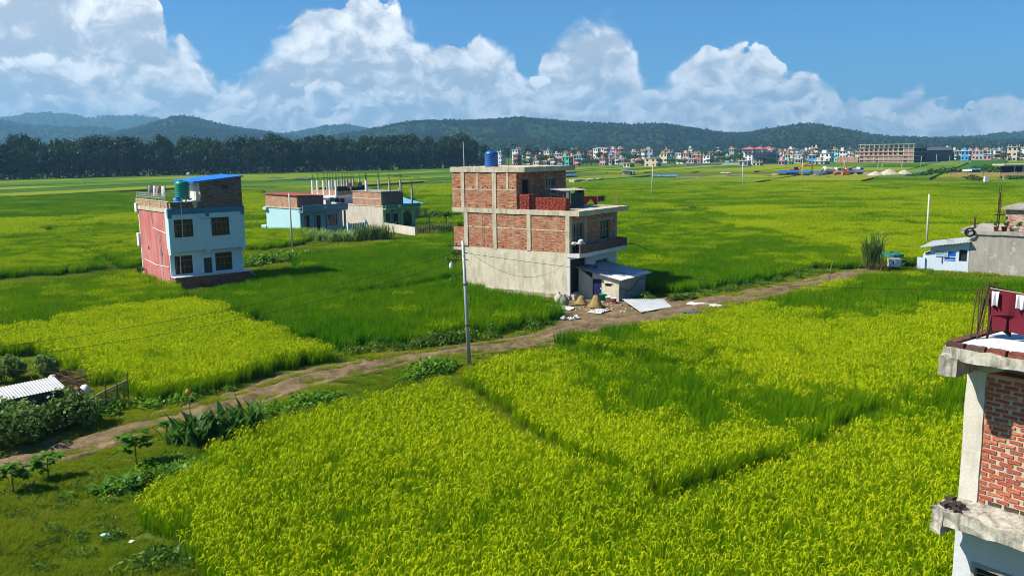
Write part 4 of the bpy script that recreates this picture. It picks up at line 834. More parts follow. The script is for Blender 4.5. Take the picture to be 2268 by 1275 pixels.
def left_house():
    rz = rot_z(-40); M = Matrix.Translation(LHA) @ Matrix.Rotation(rz, 4, 'Z'); L = lambda x, y, z: M @ Vector((x, y, z))
    t = thing('painted_house', 'two-storey house with pink side wall, pale blue front and blue-roofed stair room', 'house', LHA, rz)
    RED = plaster('pink_paint', (.46, .13, .12), (.62, .36, .31), .55, .55, patch=(.52, .22, .19)); BLU = plaster('pale_blue_paint', (.52, .67, .71), (.42, .57, .62), .5, .5); DBL = flat('deep_blue_paint', (.07, .20, .31), .7)
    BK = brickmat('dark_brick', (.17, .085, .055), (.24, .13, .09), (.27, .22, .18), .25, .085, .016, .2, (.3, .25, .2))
    W, Y0, Y1 = 6.1, .95, 8.1
    obj('plinth', B(0, 0, -.1, W+.25, Y0+.02, 1.05), brickmat('plinth_brick', (.26, .085, .05), (.30, .12, .07), (.24, .16, .12), .25, .085, .014, .2, (.36, .24, .16)), t); obj('plinth_base', B(.03, Y0+.025, -.1, W-.03, Y1, 1.0), CEM, t)
    obj('plinth_cap', B(-.05, -.06, 1.052, W+.3, Y0-.03, 1.12), WHITEP, t)
    obj('side_wall', B(-.03, Y0+.2, .35, .2, Y1, 6.60), RED, t); obj('corner_strip', B(-.05, Y1-.14, .3, -.032, Y1+.02, 6.6), WHITEP, t)
    g = [(.35, 1.22, 1.80, 2.72), (2.72, 1.12, 3.42, 2.38), (3.7, 1.20, 5.15, 2.72)]
    obj('ground_front_wall', wall_open('y', Y0, Y0+.2, .0, W, 1.055, 3.1, g), BLU, t)
    u = [(.30, 4.28, 1.82, 5.72), (3.32, 4.22, 4.85, 5.72)]
    obj('upper_front_wall', wall_open('y', Y0-.62, Y0-.42, -.12, W+.06, 3.12, 6.12, u), BLU, t)
    obj('overhang_floor', B(-.12, Y0-.418, 3.12, W+.06, Y0-.005, 3.35), BLU, t); m = MB(); m.box(-.12, Y0-.415, 3.36, .06, Y0+.18, 6.6); m.box(W-.1, Y0-.415, 3.36, W+.06, Y0+.3, 6.6); obj('overhang_side', m, BLU, t)
    for x in (-.1, 2.85, W-.25): obj('bracket', B(x, Y0-.6, 2.88, x+.28, Y0-.01, 3.118), BLU, t)
    obj('roof_band', B(-.15, Y0-.66, 6.125, W+.1, Y0-.40, 6.58), DBL, t)
    for x in (-.14, 2.9, W-.22): obj('band_bracket', B(x, Y0-.645, 5.85, x+.3, Y0-.43, 6.122), DBL, t)
    obj('roof_slab', B(-.1, Y0-.39, 6.3, W+.08, Y1+.7, 6.59), CONC, t); obj('rear_balcony', B(-.2, Y1+.0, 3.1, .25, Y1+.5, 4.2), WHITEP, t); obj('rear_cornice', B(-.2, Y1-.05, 6.05, .2, Y1+.5, 6.8), WHITEP, t)
    m = MB(); m.box(W-.2, Y0+.32, 1.055, W, Y1, 6.29); m.box(.21, Y1-.2, 1.055, W-.21, Y1-.01, 6.29); obj('rear_wall', m, BLU, t)
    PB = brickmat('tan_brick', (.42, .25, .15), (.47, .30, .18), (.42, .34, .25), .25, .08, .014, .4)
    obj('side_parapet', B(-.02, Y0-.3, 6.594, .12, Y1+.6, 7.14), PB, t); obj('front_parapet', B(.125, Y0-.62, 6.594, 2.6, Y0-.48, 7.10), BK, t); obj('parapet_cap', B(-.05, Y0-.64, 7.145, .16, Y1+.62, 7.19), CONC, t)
    obj('cap_front', B(.165, Y0-.65, 7.103, 2.62, Y0-.45, 7.15), WHITEP, t)
    for y in (2.2, 4.9): obj('parapet_post', B(-.045, y, 6.6, .14, y+.18, 7.142), CONCD, t)
    WB = flat('brown_window_wood', (.085, .045, .022), .6); 
    for (a, za, b, zb), c in [(q, Y0+.06) for q in (g[0], g[2])]+[(q, Y0-.56) for q in u]:
        f = frame_win(t, 'y', c, a, za, b, zb, WB, GLASS, 4, 1, .09, .07); m = MB()
        m.box(a+.09, c+.004, zb-.42, b-.09, c+.05, zb-.35)
        for i in range(4): x = a+.12+(b-a-.2)*i/4; m.box(x, c+.01, za+.1, x+.05, c+.05, zb-.44); m.box(x+.05, c+.012, (za+zb)/2-.2, x+.26, c+.05, (za+zb)/2-.14)
        obj('shutter_bars', m, flat('amber_wood', (.26, .12, .035), .6), f); obj('sill', B(a-.06, c-.16, za-.08, b+.06, c-.065, za-.005), WHITEP, f)
    dr = obj('door', B(2.74, Y0+.08, 1.12, 3.40, Y0+.12, 2.37), flat('grey_brown_door', (.07, .055, .055), .6), t); obj('door_panel', B(2.82, Y0+.06, 1.8, 3.32, Y0+.079, 2.25), flat('grey_brown_door', (.1, .1, .1)), dr); obj('lock_panel', B(2.82, Y0+.06, 1.22, 3.32, Y0+.079, 1.7), flat('grey_brown_door', (.1, .1, .1)), dr)
    for (y, z) in ((5.9, 2.9), (2.6, 2.62)): obj('vent_hole', B(-.035, y, z, .0, y+.3, z+.32), DARK, t)
    for pts in ([(-.05, 4.6, 6.55), (-.05, 4.5, 4.9), (-.05, 3.2, 4.75), (-.05, 3.0, 1.9)], [(-.05, 3.2, 4.75), (-.05, 1.3, 4.6)], [(-.05, 7.2, 2.0), (-.05, 4.2, 1.75), (-.05, 1.2, 1.85)], [(-.05, 2.9, 4.6), (-.05, 2.7, .6)]):
        obj('white_pipe', MB().tube(pts, .028, 6), WHITEP, t)
    obj('down_pipe', MB().tube([(1.0, Y0-.5, 7.1), (.95, Y0-.68, 6.9), (.9, Y0-.7, 3.2), (.8, Y0-.08, 2.9), (.75, Y0-.06, 1.1)], .028, 6), WHITEP, t)
    obj('cable', MB().tube([(1.2, Y0-.6, 7.05), (2.0, Y0-.7, 6.1), (2.8, Y0-.7, 5.6), (3.3, Y0-.7, 5.7), (3.2, Y0-.7, 5.9)], .012, 4), BLACKP, t)
    st = flat('pale_handrail', (.45, .45, .42), .6); m = MB(); m.tube([(W+.05, -.05, 1.1), (W+.9, -.4, .05)], .035, 6); m.tube([(W+.35, .3, 1.1), (W+1.15, -.1, .05)], .035, 6); obj('stair_rail', m, st, t)
    # stair room
    s = obj('stair_room_wall', wall_open('y', Y0-.6, Y0-.42, 2.62, W, 6.594, 8.5, [(4.35, 8.05, 4.95, 8.38)]), BK, t); obj('vent_pane', B(4.35, Y0-.54, 8.05, 4.95, Y0-.5, 8.38), flat('blue_pane', (.02, .04, .12), .3), s)
    m = MB(); m.box(W-.18, Y0-.41, 6.594, W, 4.6, 8.6); m.box(2.82, 4.42, 6.594, W-.19, 4.6, 8.5); obj('stair_room_rear', m, BK, t)
    obj('stair_room_gable', MB().add([(2.62, Y0-.6, 8.502), (W, Y0-.6, 8.502), (W, Y0-.6, 8.95), (2.62, Y0-.6, 8.62), (2.62, Y0-.42, 8.502), (W, Y0-.42, 8.502), (W, Y0-.42, 8.95), (2.62, Y0-.42, 8.62)], [(0, 1, 2, 3), (7, 6, 5, 4), (3, 2, 6, 7), (1, 5, 6, 2), (0, 3, 7, 4)]), BK, t)
    obj('stair_room_side', B(2.62, Y0-.41, 6.594, 2.8, 4.6, 8.6), WHITEP, t)
    obj('tin_roof', MB().hexa([(2.0, Y0-.8, 8.60), (W+.12, Y0-.8, 8.98), (W+.12, 4.9, 9.05), (2.0, 4.9, 8.67)], [(2.0, Y0-.8, 8.72), (W+.12, Y0-.8, 9.10), (W+.12, 4.9, 9.17), (2.0, 4.9, 8.79)]), flat('blue_tin', (.015, .17, .62), .4, .15), t)
    m = MB()
    for i in range(10): y = Y0+.2+i*.82; m.tube([(.05, y, 7.15), (.05, y, 7.75)], .018, 5)
    for z in (7.4, 7.55, 7.72): m.tube([(.05, Y0+.2, z), (.05, Y1+.5, z)], .016, 5)
    for z in (7.4, 7.55, 7.72): m.tube([(.05, Y1+.5, z), (3.5, Y1+.5, z)], .016, 5)
    obj('roof_railing', m, flat('galvanised', (.5, .5, .5), .5), t)
    tk = thing('water_tank', 'green ribbed plastic water tank on the pink house roof', 'water tank', L(1.55, 1.5, 7.35), rz); tank_parts(tk, .55, 1.5, flat('green_tank', (.006, .25, .17), .35, .15, 2, 0, .5, .03), 7)
    sd = thing('tank_stand', 'concrete stand under the green water tank', 'stand', L(1.55, 1.5, 6.6), rz); m = MB()
    for x, y in ((-.45, -.45), (.35, -.45), (-.45, .35), (.35, .35)): m.box(x, y, 0, x+.12, y+.12, .64)
    obj('leg', m, WHITEP, sd); obj('top', B(-.58, -.58, .642, .58, .58, .745), CONC, sd)
    b = thing('barrel', 'bright blue barrel below the green tank on the pink house roof', 'barrel', L(.85, .75, 6.6), rz); obj('body', MB().lathe([(.24, 0), (.27, .3), (.27, .5), (.24, .85), (.2, .87), (.01, .87)], 16), flat('bright_blue', (.02, .22, .62), .4), b, True); obj('lid', MB().lathe([(.25, .872), (.25, .92), (.01, .93)], 16), flat('bright_blue', (.02, .2, .6)), b)
    b = thing('white_tub', 'white tub on the pink house roof beside the blue barrel', 'tub', L(2.1, .55, 6.6), rz); obj('body', MB().lathe([(.26, 0), (.33, .55), (.36, .55), (.36, .6), (.01, .6)], 16), WHITEP, b, True)
    a = thing('vent_pole', 'white pole with a cap beside the green water tank', 'pole', L(2.3, 1.9, 6.6), rz); obj('pole', MB().tube([(0, 0, 0), (0, 0, 2.6)], .04, 6), WHITEP, a); obj('cap', MB().lathe([(.05, 2.6), (.14, 2.66), (.14, 2.75), (.05, 2.8)], 12), WHITEP, a)
    ln = thing('washing_line', 'washing line along the roof of the pink house', 'clothes line', L(.6, 2.6, 6.6), rz); m = MB(); m.tube([(0, 0, 0), (0, 0, 1.9)], .02, 5); m.tube([(0, 4.6, 0), (0, 4.6, 1.9)], .02, 5); obj('post', m, RUST, ln); obj('cord', MB().tube([(0, 0, 1.85), (0, 2.3, 1.72), (0, 4.6, 1.85)], .01, 4), BLACKP, ln)
    rg = random.Random(2); names = ('white', 'black', 'pink', 'white', 'navy', 'grey'); cl = (CLOTHW, CLOTHK, flat('pink_cloth', (.45, .25, .28), .9), CLOTHW, flat('navy_cloth', (.02, .04, .10), .9), flat('grey_cloth', (.3, .32, .33), .9)); ks = ('shirt', 'trousers', 'towel', 'vest', 'trousers', 'shirt')
    for i in range(6):
        w_ = .45+.15*rg.random(); me = (trousers(w_, .8, .35, .10) if ks[i] == 'trousers' else cloth(w_, .7+.15*rg.random(), i))
        tag(obj('hanging_'+ks[i], me, cl[i], loc=L(.62, 3.0+i*.72, 8.33), rot=(0, 0, rz+math.pi/2)), '%s %s hanging on the pink house roof line, item %s from the tank' % (names[i], ks[i], ('nearest', 'second', 'third', 'fourth', 'fifth', 'farthest')[i]), 'laundry')
    q = thing('flower_pots', 'red flower pots and white bundle at the rear corner of the pink house', 'pots', L(-.55, 7.3, 0), rz)
    for i, (x, y) in enumerate(((0, 0), (-.1, .5), (.1, .9))): obj('pot', MB().lathe([(.14, .3), (.2, .62), (.22, .62), (.02, .58)], 12, (x, y, 0)), flat('terracotta', (.38, .10, .05), .8), q, True)
    obj('ledge', B(-.35, -2.2, -.05, .5, 1.3, .3), CEM, q); obj('bundle', MB().blob((0, -.7, .48), .28, .5, .2, 5), WHITEP, q, True); V, Fq = puff(5, 60, .3, .45, .5, 4, 1.05); obj('foliage', npmesh('foliage', V, Fq), leafmat('pot_leaf', (.05, .14, .02), (.14, .24, .04)), q)
left_house()
# ---------------------------------------------------------------- houses across the field
def FR(A, az):
    M = Matrix.Translation(A) @ Matrix.Rotation(rot_z(az), 4, 'Z'); return lambda x, y, z: M @ Vector((x, y, z))
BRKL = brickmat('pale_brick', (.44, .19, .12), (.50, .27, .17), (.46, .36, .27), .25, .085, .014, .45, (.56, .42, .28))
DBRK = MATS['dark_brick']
def blue_house():
    rz = rot_z(-48); L = FR(CYA, -48); t = thing('blue_house', 'low pale blue house with brick upper room and red roof edge', 'house', CYA, rz)
    SKY_ = plaster('sky_blue_paint', (.42, .66, .70), (.36, .58, .63), .4, .5); DB = flat('slate_blue_paint', (.10, .21, .28), .7); W, D = 7.0, 8.3
    m = MB(); m.box(0, .1, -.1, .2, D, 3.42); m.box(W-.2, .1, -.1, W, D, 3.42); m.box(.21, D-.2, -.1, W-.21, D-.01, 3.42); obj('side_wall', m, SKY_, t)
    ops = [(.6, .9, 1.5, 2.5), (2.2, .1, 3.3, 2.4), (4.45, .85, 6.15, 2.45)]
    obj('front_wall', wall_open('y', 0, .18, .0, W, -.1, 3.0, ops), flat('porch_blue', (.20, .36, .43), .7), t)
    frame_win(t, 'y', .05, .6, .9, 1.5, 2.5, DB, GLASS, 2, 1); frame_win(t, 'y', .05, 4.45, .85, 6.15, 2.45, DB, GLASS, 3, 1); dr = obj('door', B(2.22, .06, .1, 3.28, .1, 2.4), DARK, t); obj('handle', B(3.1, .045, 1.1, 3.16, .06, 1.25), FRM, dr)
    for x in (1.75, 3.6, W-.25): obj('porch_column', B(x, -.9, -.1, x+.22, -.68, 2.9), DB, t)
    obj('porch_slab', B(-.25, -1.05, 2.95, W+.2, .0, 3.2), DB, t); b = obj('roof_band', B(-.28, -1.12, 3.204, W+.25, -.95, 3.93), DB, t)
    for i in range(18): obj('band_stud', B(.0+i*.4, -1.135, 3.32, .13+i*.4, -1.121, 3.40), flat('stud_blue', (.25, .40, .47), .7), b)
    obj('emblem', B(3.2, -1.14, 3.38, 3.65, -1.121, 3.76), flat('stud_blue', (.2, .4, .4)), b); obj('band_bracket', B(3.3, -1.0, 2.7, 3.6, -.8, 2.948), DB, t)
    obj('roof_slab', B(-.1, .005, 3.425, W+.1, D+.15, 3.6), CONC, t); obj('rear_step', B(-.15, D+.05, -.1, 1.0, D+1.2, .9), SKY_, t); obj('rear_ledge', B(-.35, D-.5, 3.1, -.002, D+.3, 3.45), SKY_, t)
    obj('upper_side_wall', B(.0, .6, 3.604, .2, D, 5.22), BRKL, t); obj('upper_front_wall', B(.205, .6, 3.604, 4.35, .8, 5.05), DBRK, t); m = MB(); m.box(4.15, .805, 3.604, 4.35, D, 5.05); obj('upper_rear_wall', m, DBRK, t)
    obj('red_roof', sheet([(-.2, .35, 5.28), (4.6, .35, 5.1), (4.6, D+.2, 5.28), (-.2, D+.2, 5.42)], .06, 16, .02), flat('red_tin', (.32, .06, .05), .6), t)
    m = MB(); m.tube([(4.6, 1.2, 3.6), (4.6, 1.2, 5.6), (3.7, 1.2, 5.65)], .05, 6); obj('green_pipe', m, flat('mint_pipe', (.35, .55, .42), .5), t)
    for i, (nm, mt, x) in enumerate((('teal towel', flat('teal_cloth', (.03, .22, .25), .9), 4.85), ('dark shirt', CLOTHK, 5.7), ('maroon cloth', CLOTHM, 6.6))):
        tag(obj('hanging_cloth', cloth(.8, .62, 40+i), mt, loc=L(x, -.2, 4.75-.1*i), rot=(0, 0, rz)), nm+' drying on the pale blue house roof', 'laundry')
    ln = thing('washing_line', 'washing line on the pale blue house roof', 'clothes line', L(4.7, -.2, 3.6), rz); m = MB(); m.tube([(0, 0, 0), (0, 0, 1.25)], .02, 5); m.tube([(2.9, 0, 0), (2.9, 0, 1.0)], .02, 5); obj('post', m, RUST, ln); obj('cord', MB().tube([(0, 0, 1.2), (1.5, 0, 1.05), (2.9, 0, .98)], .01, 4), BLACKP, ln)
    g = thing('gate', 'dark blue yard gate with pale posts before the pale blue house', 'gate', G(775, 522), rz); m = MB(); 
    for i in range(9): m.box(i*.28, 0, .1, i*.28+.22, .04, 1.6)
    obj('leaf_board', m, DB, g); m = MB(); m.box(-.3, -.05, 0, -.02, .2, 1.8); m.box(2.5, -.05, 0, 2.78, .2, 1.8); obj('post', m, SKY_, g)
blue_house()
def green_house():
    rz = rot_z(-48); L = FR(GRA, -48); t = thing('green_house', 'whitewashed house with lime green front, arched window and brick upper storey', 'house', GRA, rz); W, D = 5.95, 9.3
    WH = plaster('grimy_whitewash', (.58, .54, .46), (.36, .31, .25), .6, .7); LIME = flat('lime_paint', (.30, .45, .22), .7); GRN = flat('green_paint', (.06, .26, .12), .6)
    m = MB(); m.box(0, .1, -.1, .2, D, 3.42); m.box(W-.2, .1, -.1, W, D, 3.42); m.box(.21, D-.2, -.1, W-.21, D-.01, 3.42); obj('side_wall', m, WH, t)
    arch = [(3.4+.95*(1+math.cos(q)), 1.75+.9*math.sin(q)) for q in [math.pi*i/12 for i in range(13)]]
    ops = [(.45, .6, 1.35, 2.5), (1.9, .05, 2.7, 2.35), (3.4, .5, 5.3, 1.75)]
    f = wall_open('y', 0, .18, 0, W, -.1, 3.0, ops+[(3.4+.95-.95*math.cos(a0), 1.75+.9*min(math.sin(a0), math.sin(a1))*0+.0, 3.4+.95-.95*math.cos(a1), 1.75+.9*min(math.sin(a0), math.sin(a1))+.001) for a0, a1 in [(math.pi*i/10, math.pi*(i+1)/10) for i in range(10)] if min(math.sin(a0), math.sin(a1)) > .05])
    obj('front_wall', f, LIME, t); obj('arch_pane', B(3.35, .12, .45, 5.35, .15, 2.75), GLASS, t); frame_win(t, 'y', .05, .45, .6, 1.35, 2.5, GRN, GLASS, 2, 1); dr = obj('door', B(1.92, .06, .05, 2.68, .1, 2.35), DARK, t); obj('handle', B(2.5, .045, 1.1, 2.56, .06, 1.2), FRM, dr)
    obj('tiled_panel', B(1.45, -.03, .0, 1.85, .0, 2.9), flat('grey_tiles', (.14, .17, .16), .4), t); obj('porch_column', B(2.75, -.75, -.1, 3.0, -.5, 3.0), LIME, t)
    obj('porch_slab', B(-.2, -.85, 3.03, W+.2, .0, 3.2), LIME, t); m = MB()
    for i in range(3): m.box(-.22-.03*(i % 2), -.93-.03*(i % 2), 3.204+i*.15, W+.25, -.8, 3.204+i*.15+.147)
    obj('roof_band', m, GRN, t); obj('emblem', B(2.0, -.98, 3.3, 2.4, -.961, 3.6), WHITEP, t)
    obj('roof_slab', B(-.05, .005, 3.424, W+.05, D, 3.55), CONC, t)
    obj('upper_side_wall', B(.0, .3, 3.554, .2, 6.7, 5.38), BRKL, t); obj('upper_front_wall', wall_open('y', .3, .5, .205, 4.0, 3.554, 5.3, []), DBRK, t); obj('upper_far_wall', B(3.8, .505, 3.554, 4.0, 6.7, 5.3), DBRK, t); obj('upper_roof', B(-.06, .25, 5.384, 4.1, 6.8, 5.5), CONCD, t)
    obj('concrete_band', B(-.03, .28, 4.4, .0, 6.7, 4.52), WH, t)
    rg = random.Random(6)
    for i, (x, y, z) in enumerate(((.1, 3.6, 5.5), (1.8, .6, 5.5), (3.85, .6, 5.5), (5.6, .2, 3.55), (5.6, 3.0, 3.55), (3.9, 5.5, 5.5))):
        h = 1.5 if z > 4 else 2.2; obj('stub_column', B(x-.12, y-.12, z, x+.12, y+.12, z+h), CONCD if i else WHITEP, t); m = MB()
        for dx in (-.08, .08):
            for dy in (-.08, .08): m.tube([(x+dx, y+dy, z+h), (x+dx*1.4, y+dy, z+h+.8+.4*rg.random())], .02, 4)
        obj('rebar', m, RUST, t)
    b = thing('compound_wall', 'low whitewashed compound wall in front of the lime green house', 'wall', G(852, 512), 0); e = G(921, 524)-G(852, 512); m = MB(); n = Vector((-e.y, e.x, 0)).normalized()*.1; q = [-n, e-n, e+n, n]; m.hexa([p+Vector((0, 0, -.1)) for p in q], [p+Vector((0, 0, 1.15)) for p in q]); obj('wall', m, WH, b); obj('coping', MB().hexa([p*1.0+Vector((0, 0, 1.152)) for p in q], [p+Vector((0, 0, 1.2)) for p in q]), CONC, b)
green_house()
def white_block():
    A = G(850, 512); rz = rot_z(-48); L = FR(GRA, -48); o = L(-.3, 10.2, 0); t = thing('unfinished_white_house', 'white house with bare concrete columns on its roof behind the lime green house', 'house', o, rz)
    Wt = plaster('bright_white', (.70, .72, .75), (.5, .52, .55), .35, .6); obj('body', B(0, 0, -.1, 6, 6.2, 4.7), Wt, t); obj('cornice', B(-.25, -.2, 4.3, 6.2, 6.6, 4.66), Wt, t).location.z = .05
    obj('brick_parapet', MB().box(0, 0, 4.73, .15, 6.2, 5.5).box(.155, 0, 4.73, 6, .15, 5.3), BRKL, t); obj('dark_opening', B(-.02, 1.2, 2.2, .05, 2.6, 4.0), DARK, t)
    rg = random.Random(9)
    for y in (.1, 1.6, 3.1, 4.6, 5.9):
        for x in (.1, 2.8, 5.6):
            obj('column', B(x-.12, y-.12, 4.73, x+.12, y+.12, 6.9), WHITEP if x < 1 else CONCD, t); m = MB(); m.tube([(x, y, 6.9), (x+.05, y, 7.7+.5*rg.random())], .03, 4); m.tube([(x+.1, y-.1, 6.9), (x+.1, y-.1, 7.6+.4*rg.random())], .03, 4); obj('rebar', m, RUST, t)
    obj('half_wall', B(.2, .3, 5.31, 5.5, .5, 6.0), DARK, t)
    for i, (nm, mt, x) in enumerate((('yellow', flat('yellow_cloth', (.6, .4, .05), .9), 3.0), ('pink', MATS['pink_cloth'], 2.0), ('teal', MATS['teal_cloth'], 3.9))): tag(obj('hanging_cloth', cloth(.8, .7, 50+i), mt, loc=L(x-.3, 10.0, 6.5), rot=(0, 0, rz)), nm+' cloth hanging among the roof columns of the white house', 'laundry')
    s = thing('blue_roofed_shed', 'brick shed with two sky blue tin roof slopes behind the lime green house', 'shed', L(8.0, 8.5, 0), rz); BT = flat('sky_tin', (.12, .36, .62), .5, .2)
    obj('wall', wall_open('y', 0, .2, 0, 6.5, 0, 3.0, [(1.0, .3, 2.2, 2.4), (3.8, .3, 4.6, 2.2)]), BRKL, s); m = MB(); m.box(0, .205, 0, .2, 5, 3.0); m.box(6.3, .205, 0, 6.5, 5, 3.0); m.box(.205, 4.8, 0, 6.295, 5, 3.0); obj('side_wall', m, BRKL, s); obj('opening', B(.9, .21, .2, 4.7, .24, 2.5), DARK, s)
    obj('roof', sheet([(-.4, -.6, 2.95), (3.3, -.6, 3.0), (3.3, 5.2, 4.0), (-.4, 5.2, 3.9)], .05, 12, .03), BT, s); obj('roof', sheet([(3.4, -.6, 2.9), (6.9, -.6, 2.85), (6.9, 5.2, 3.8), (3.4, 5.2, 3.9)], .05, 12, .03), BT, s); obj('skylight', B(1.4, 1.2, 3.36, 2.2, 1.9, 3.45), DARK, s)
white_block()
def right_houses():
    rz = rot_z(-50); L = FR(HUA, -50)
    t = thing('whitewashed_hut', 'small blue-white hut with tin roof and blue window by the tall pole', 'hut', HUA, rz); WW = plaster('blue_white_wash', (.55, .64, .74), (.45, .53, .62), .4, .7)
    m = wall_open('x', 0, .15, -3.62, -.55, 0, 1.95, [(-2.6, .9, -1.72, 1.72), (-3.5, .95, -2.85, 1.95)]); m.box(.0, -.545, 0, .15, 0, 1.45); m.box(.155, -3.6, 0, 3.6, -3.45, 2.0); m.box(.155, -.15, 0, 3.6, 0, 1.5); m.box(3.45, -3.44, 0, 3.6, -.16, 2.0); obj('wall', m, WW, t); obj('low_wall', B(-.15, -.2, 0, -.01, .45, 1.1), WW, t)
    obj('gable', MB().extr([(-3.62, 1.952), (-.55, 1.952), (-.55, 2.0), (-3.62, 2.62)], 'x', 0, .15), WW, t); obj('dark_doorway', B(.16, -3.44, .3, .2, -2.7, 2.0), DARK, t); f = obj('window', B(.02, -2.6, .9, .06, -1.72, 1.72), flat('vivid_blue', (.01, .10, .48), .5), t); obj('window_bar', MB().box(-.0, -2.6, 1.28, .019, -1.72, 1.33).box(0, -2.6, 1.0, .019, -1.72, 1.03), WHITEP, f)
    obj('roof', sheet([(-.5, .25, 2.02), (-.5, -3.7, 2.72), (3.9, -3.7, 2.9), (3.9, .25, 2.2)], .03, 16, .025), flat('bright_tin', (.62, .64, .66), .4, .2, 2, .2), t); tag(obj('roof_stone', B(0, 0, 0, .3, .5, .12), CONCD, loc=L(.3, -2.2, 2.6), rot=(0, 0, rz)), 'dark block weighing down the tin hut roof', 'block')
    sg = thing('sign_board', 'small pale blue sign board with dark lettering fixed on the hut wall', 'sign', L(-.02, -1.45, .95), rz); obj('board', B(-.05, -.55, .32, -.02, .45, .74), flat('sign_blue', (.45, .66, .75), .5), sg); obj('post', B(-.045, -.12, -.25, -.021, -.07, .319), DARK, sg); m = MB(); rg = random.Random(1)
    for r_, zz in enumerate((.62, .50, .40)):
        y = -.48
        while y < .36: w = rg.uniform(.05, .14); m.box(-.056, y, zz, -.0505, min(y+w, .40), zz+.06); y += w+.04
    obj('lettering', m, flat('sign_ink', (.03, .10, .16), .6), sg); obj('sign_frame', B(-.052, -.57, .742, -.018, .47, .78), DARK, sg)
    g = thing('grey_house', 'weathered grey cement house with pale brick room on its roof at the right edge', 'house', L(0, -3.65, 0), rz); GC = plaster('weathered_cement', (.36, .34, .29), (.20, .19, .17), .7, .6, patch=(.50, .48, .42)); D, W = 12.0, 8.0
    m = MB(); m.box(0, -D, -.1, .22, 0, 3.35); m.box(.225, -.22, -.1, W, 0, 3.35); m.box(W-.2, -D, -.1, W, -.225, 3.35); obj('wall', m, GC, g); obj('roof_slab', rough_box(-.12, -D, 3.352, W, .75, 3.66, .5, .02, 4), GC, g); obj('slab_edge', B(-.14, .3, 3.662, 4.0, .78, 3.74), CONCD, g)
    obj('rooftop_room', B(.9, -D, 3.664, W, -2.35, 5.45), brickmat('washed_brick', (.40, .15, .11), (.52, .34, .27), (.56, .50, .42), .3, .12, .02, .5, (.62, .52, .42)), g); obj('room_roof', B(.6, -D, 5.455, W, -2.0, 5.60), CONCD, g); m = MB(); rg = random.Random(4)
    for i in range(6): m.tube([(.55+.12*(i % 3), -1.75-.14*(i//3), 3.6), (.6+.12*(i % 3)+rg.uniform(-.05, .1), -1.8-.14*(i//3)+rg.uniform(-.1, .1), 6.4+1.2*rg.random())], .022, 4)
    m.tube([(.5, -1.6, 5.0), (.7, -2.3, 5.05)], .07, 6); obj('rebar_bundle', m, RUST, g); m = MB()
    for i in range(4): m.tube([(1.5+.2*i, .1, 3.6), (1.5+.2*i, .12, 4.5+.5*rg.random())], .02, 4)
    obj('rebar', m, RUST, g); tag(obj('tyre', MB().tube([(0, .34*math.cos(q), .34*math.sin(q)) for q in [2*math.pi*i/18 for i in range(19)]], .09, 7), BLACKP, loc=L(-.22, -3.6, 3.5), rot=(0, 0, rz)), 'black tyre hung on the grey house slab edge', 'tyre')
    for i, (y, nm, mt, r_) in enumerate(((-5.5, 'red clay', MATS['terracotta'], .2), (-6.1, 'dark clay', flat('dark_clay', (.10, .04, .03), .8), .24), (-7.0, 'white', WHITEP, .2), (-8.1, 'orange clay', flat('orange_clay', (.42, .14, .06), .8), .26), (-8.8, 'small white', WHITEP, .16))):
        p = thing('flower_pot', '%s flower pot on the grey house terrace' % nm, 'flower pot', L(.15, y, 3.665), rz, 'pots on the grey house terrace'); obj('pot', MB().lathe([(r_*.7, 0), (r_, .35), (r_*1.1, .35), (r_*1.1, .4), (.02, .36)], 12), mt, p, True); V, Fq = puff(60+i, 50, .3, .35, .4, 4, .65); obj('plant', npmesh('plant', V, Fq), leafmat('pot_leaf', (.05, .1, .02), (.1, .2, .03)), p)
    b = obj('blue_basin', MB().lathe([(.25, 0), (.42, .3), (.46, .3), (.4, .26), (.2, .04), (.01, .04)], 16), flat('bright_blue', (.02, .2, .6)), loc=L(.1, -9.5, 3.67), smooth=True); tag(b, 'blue plastic basin at the end of the grey house flower pots', 'basin')
right_houses()
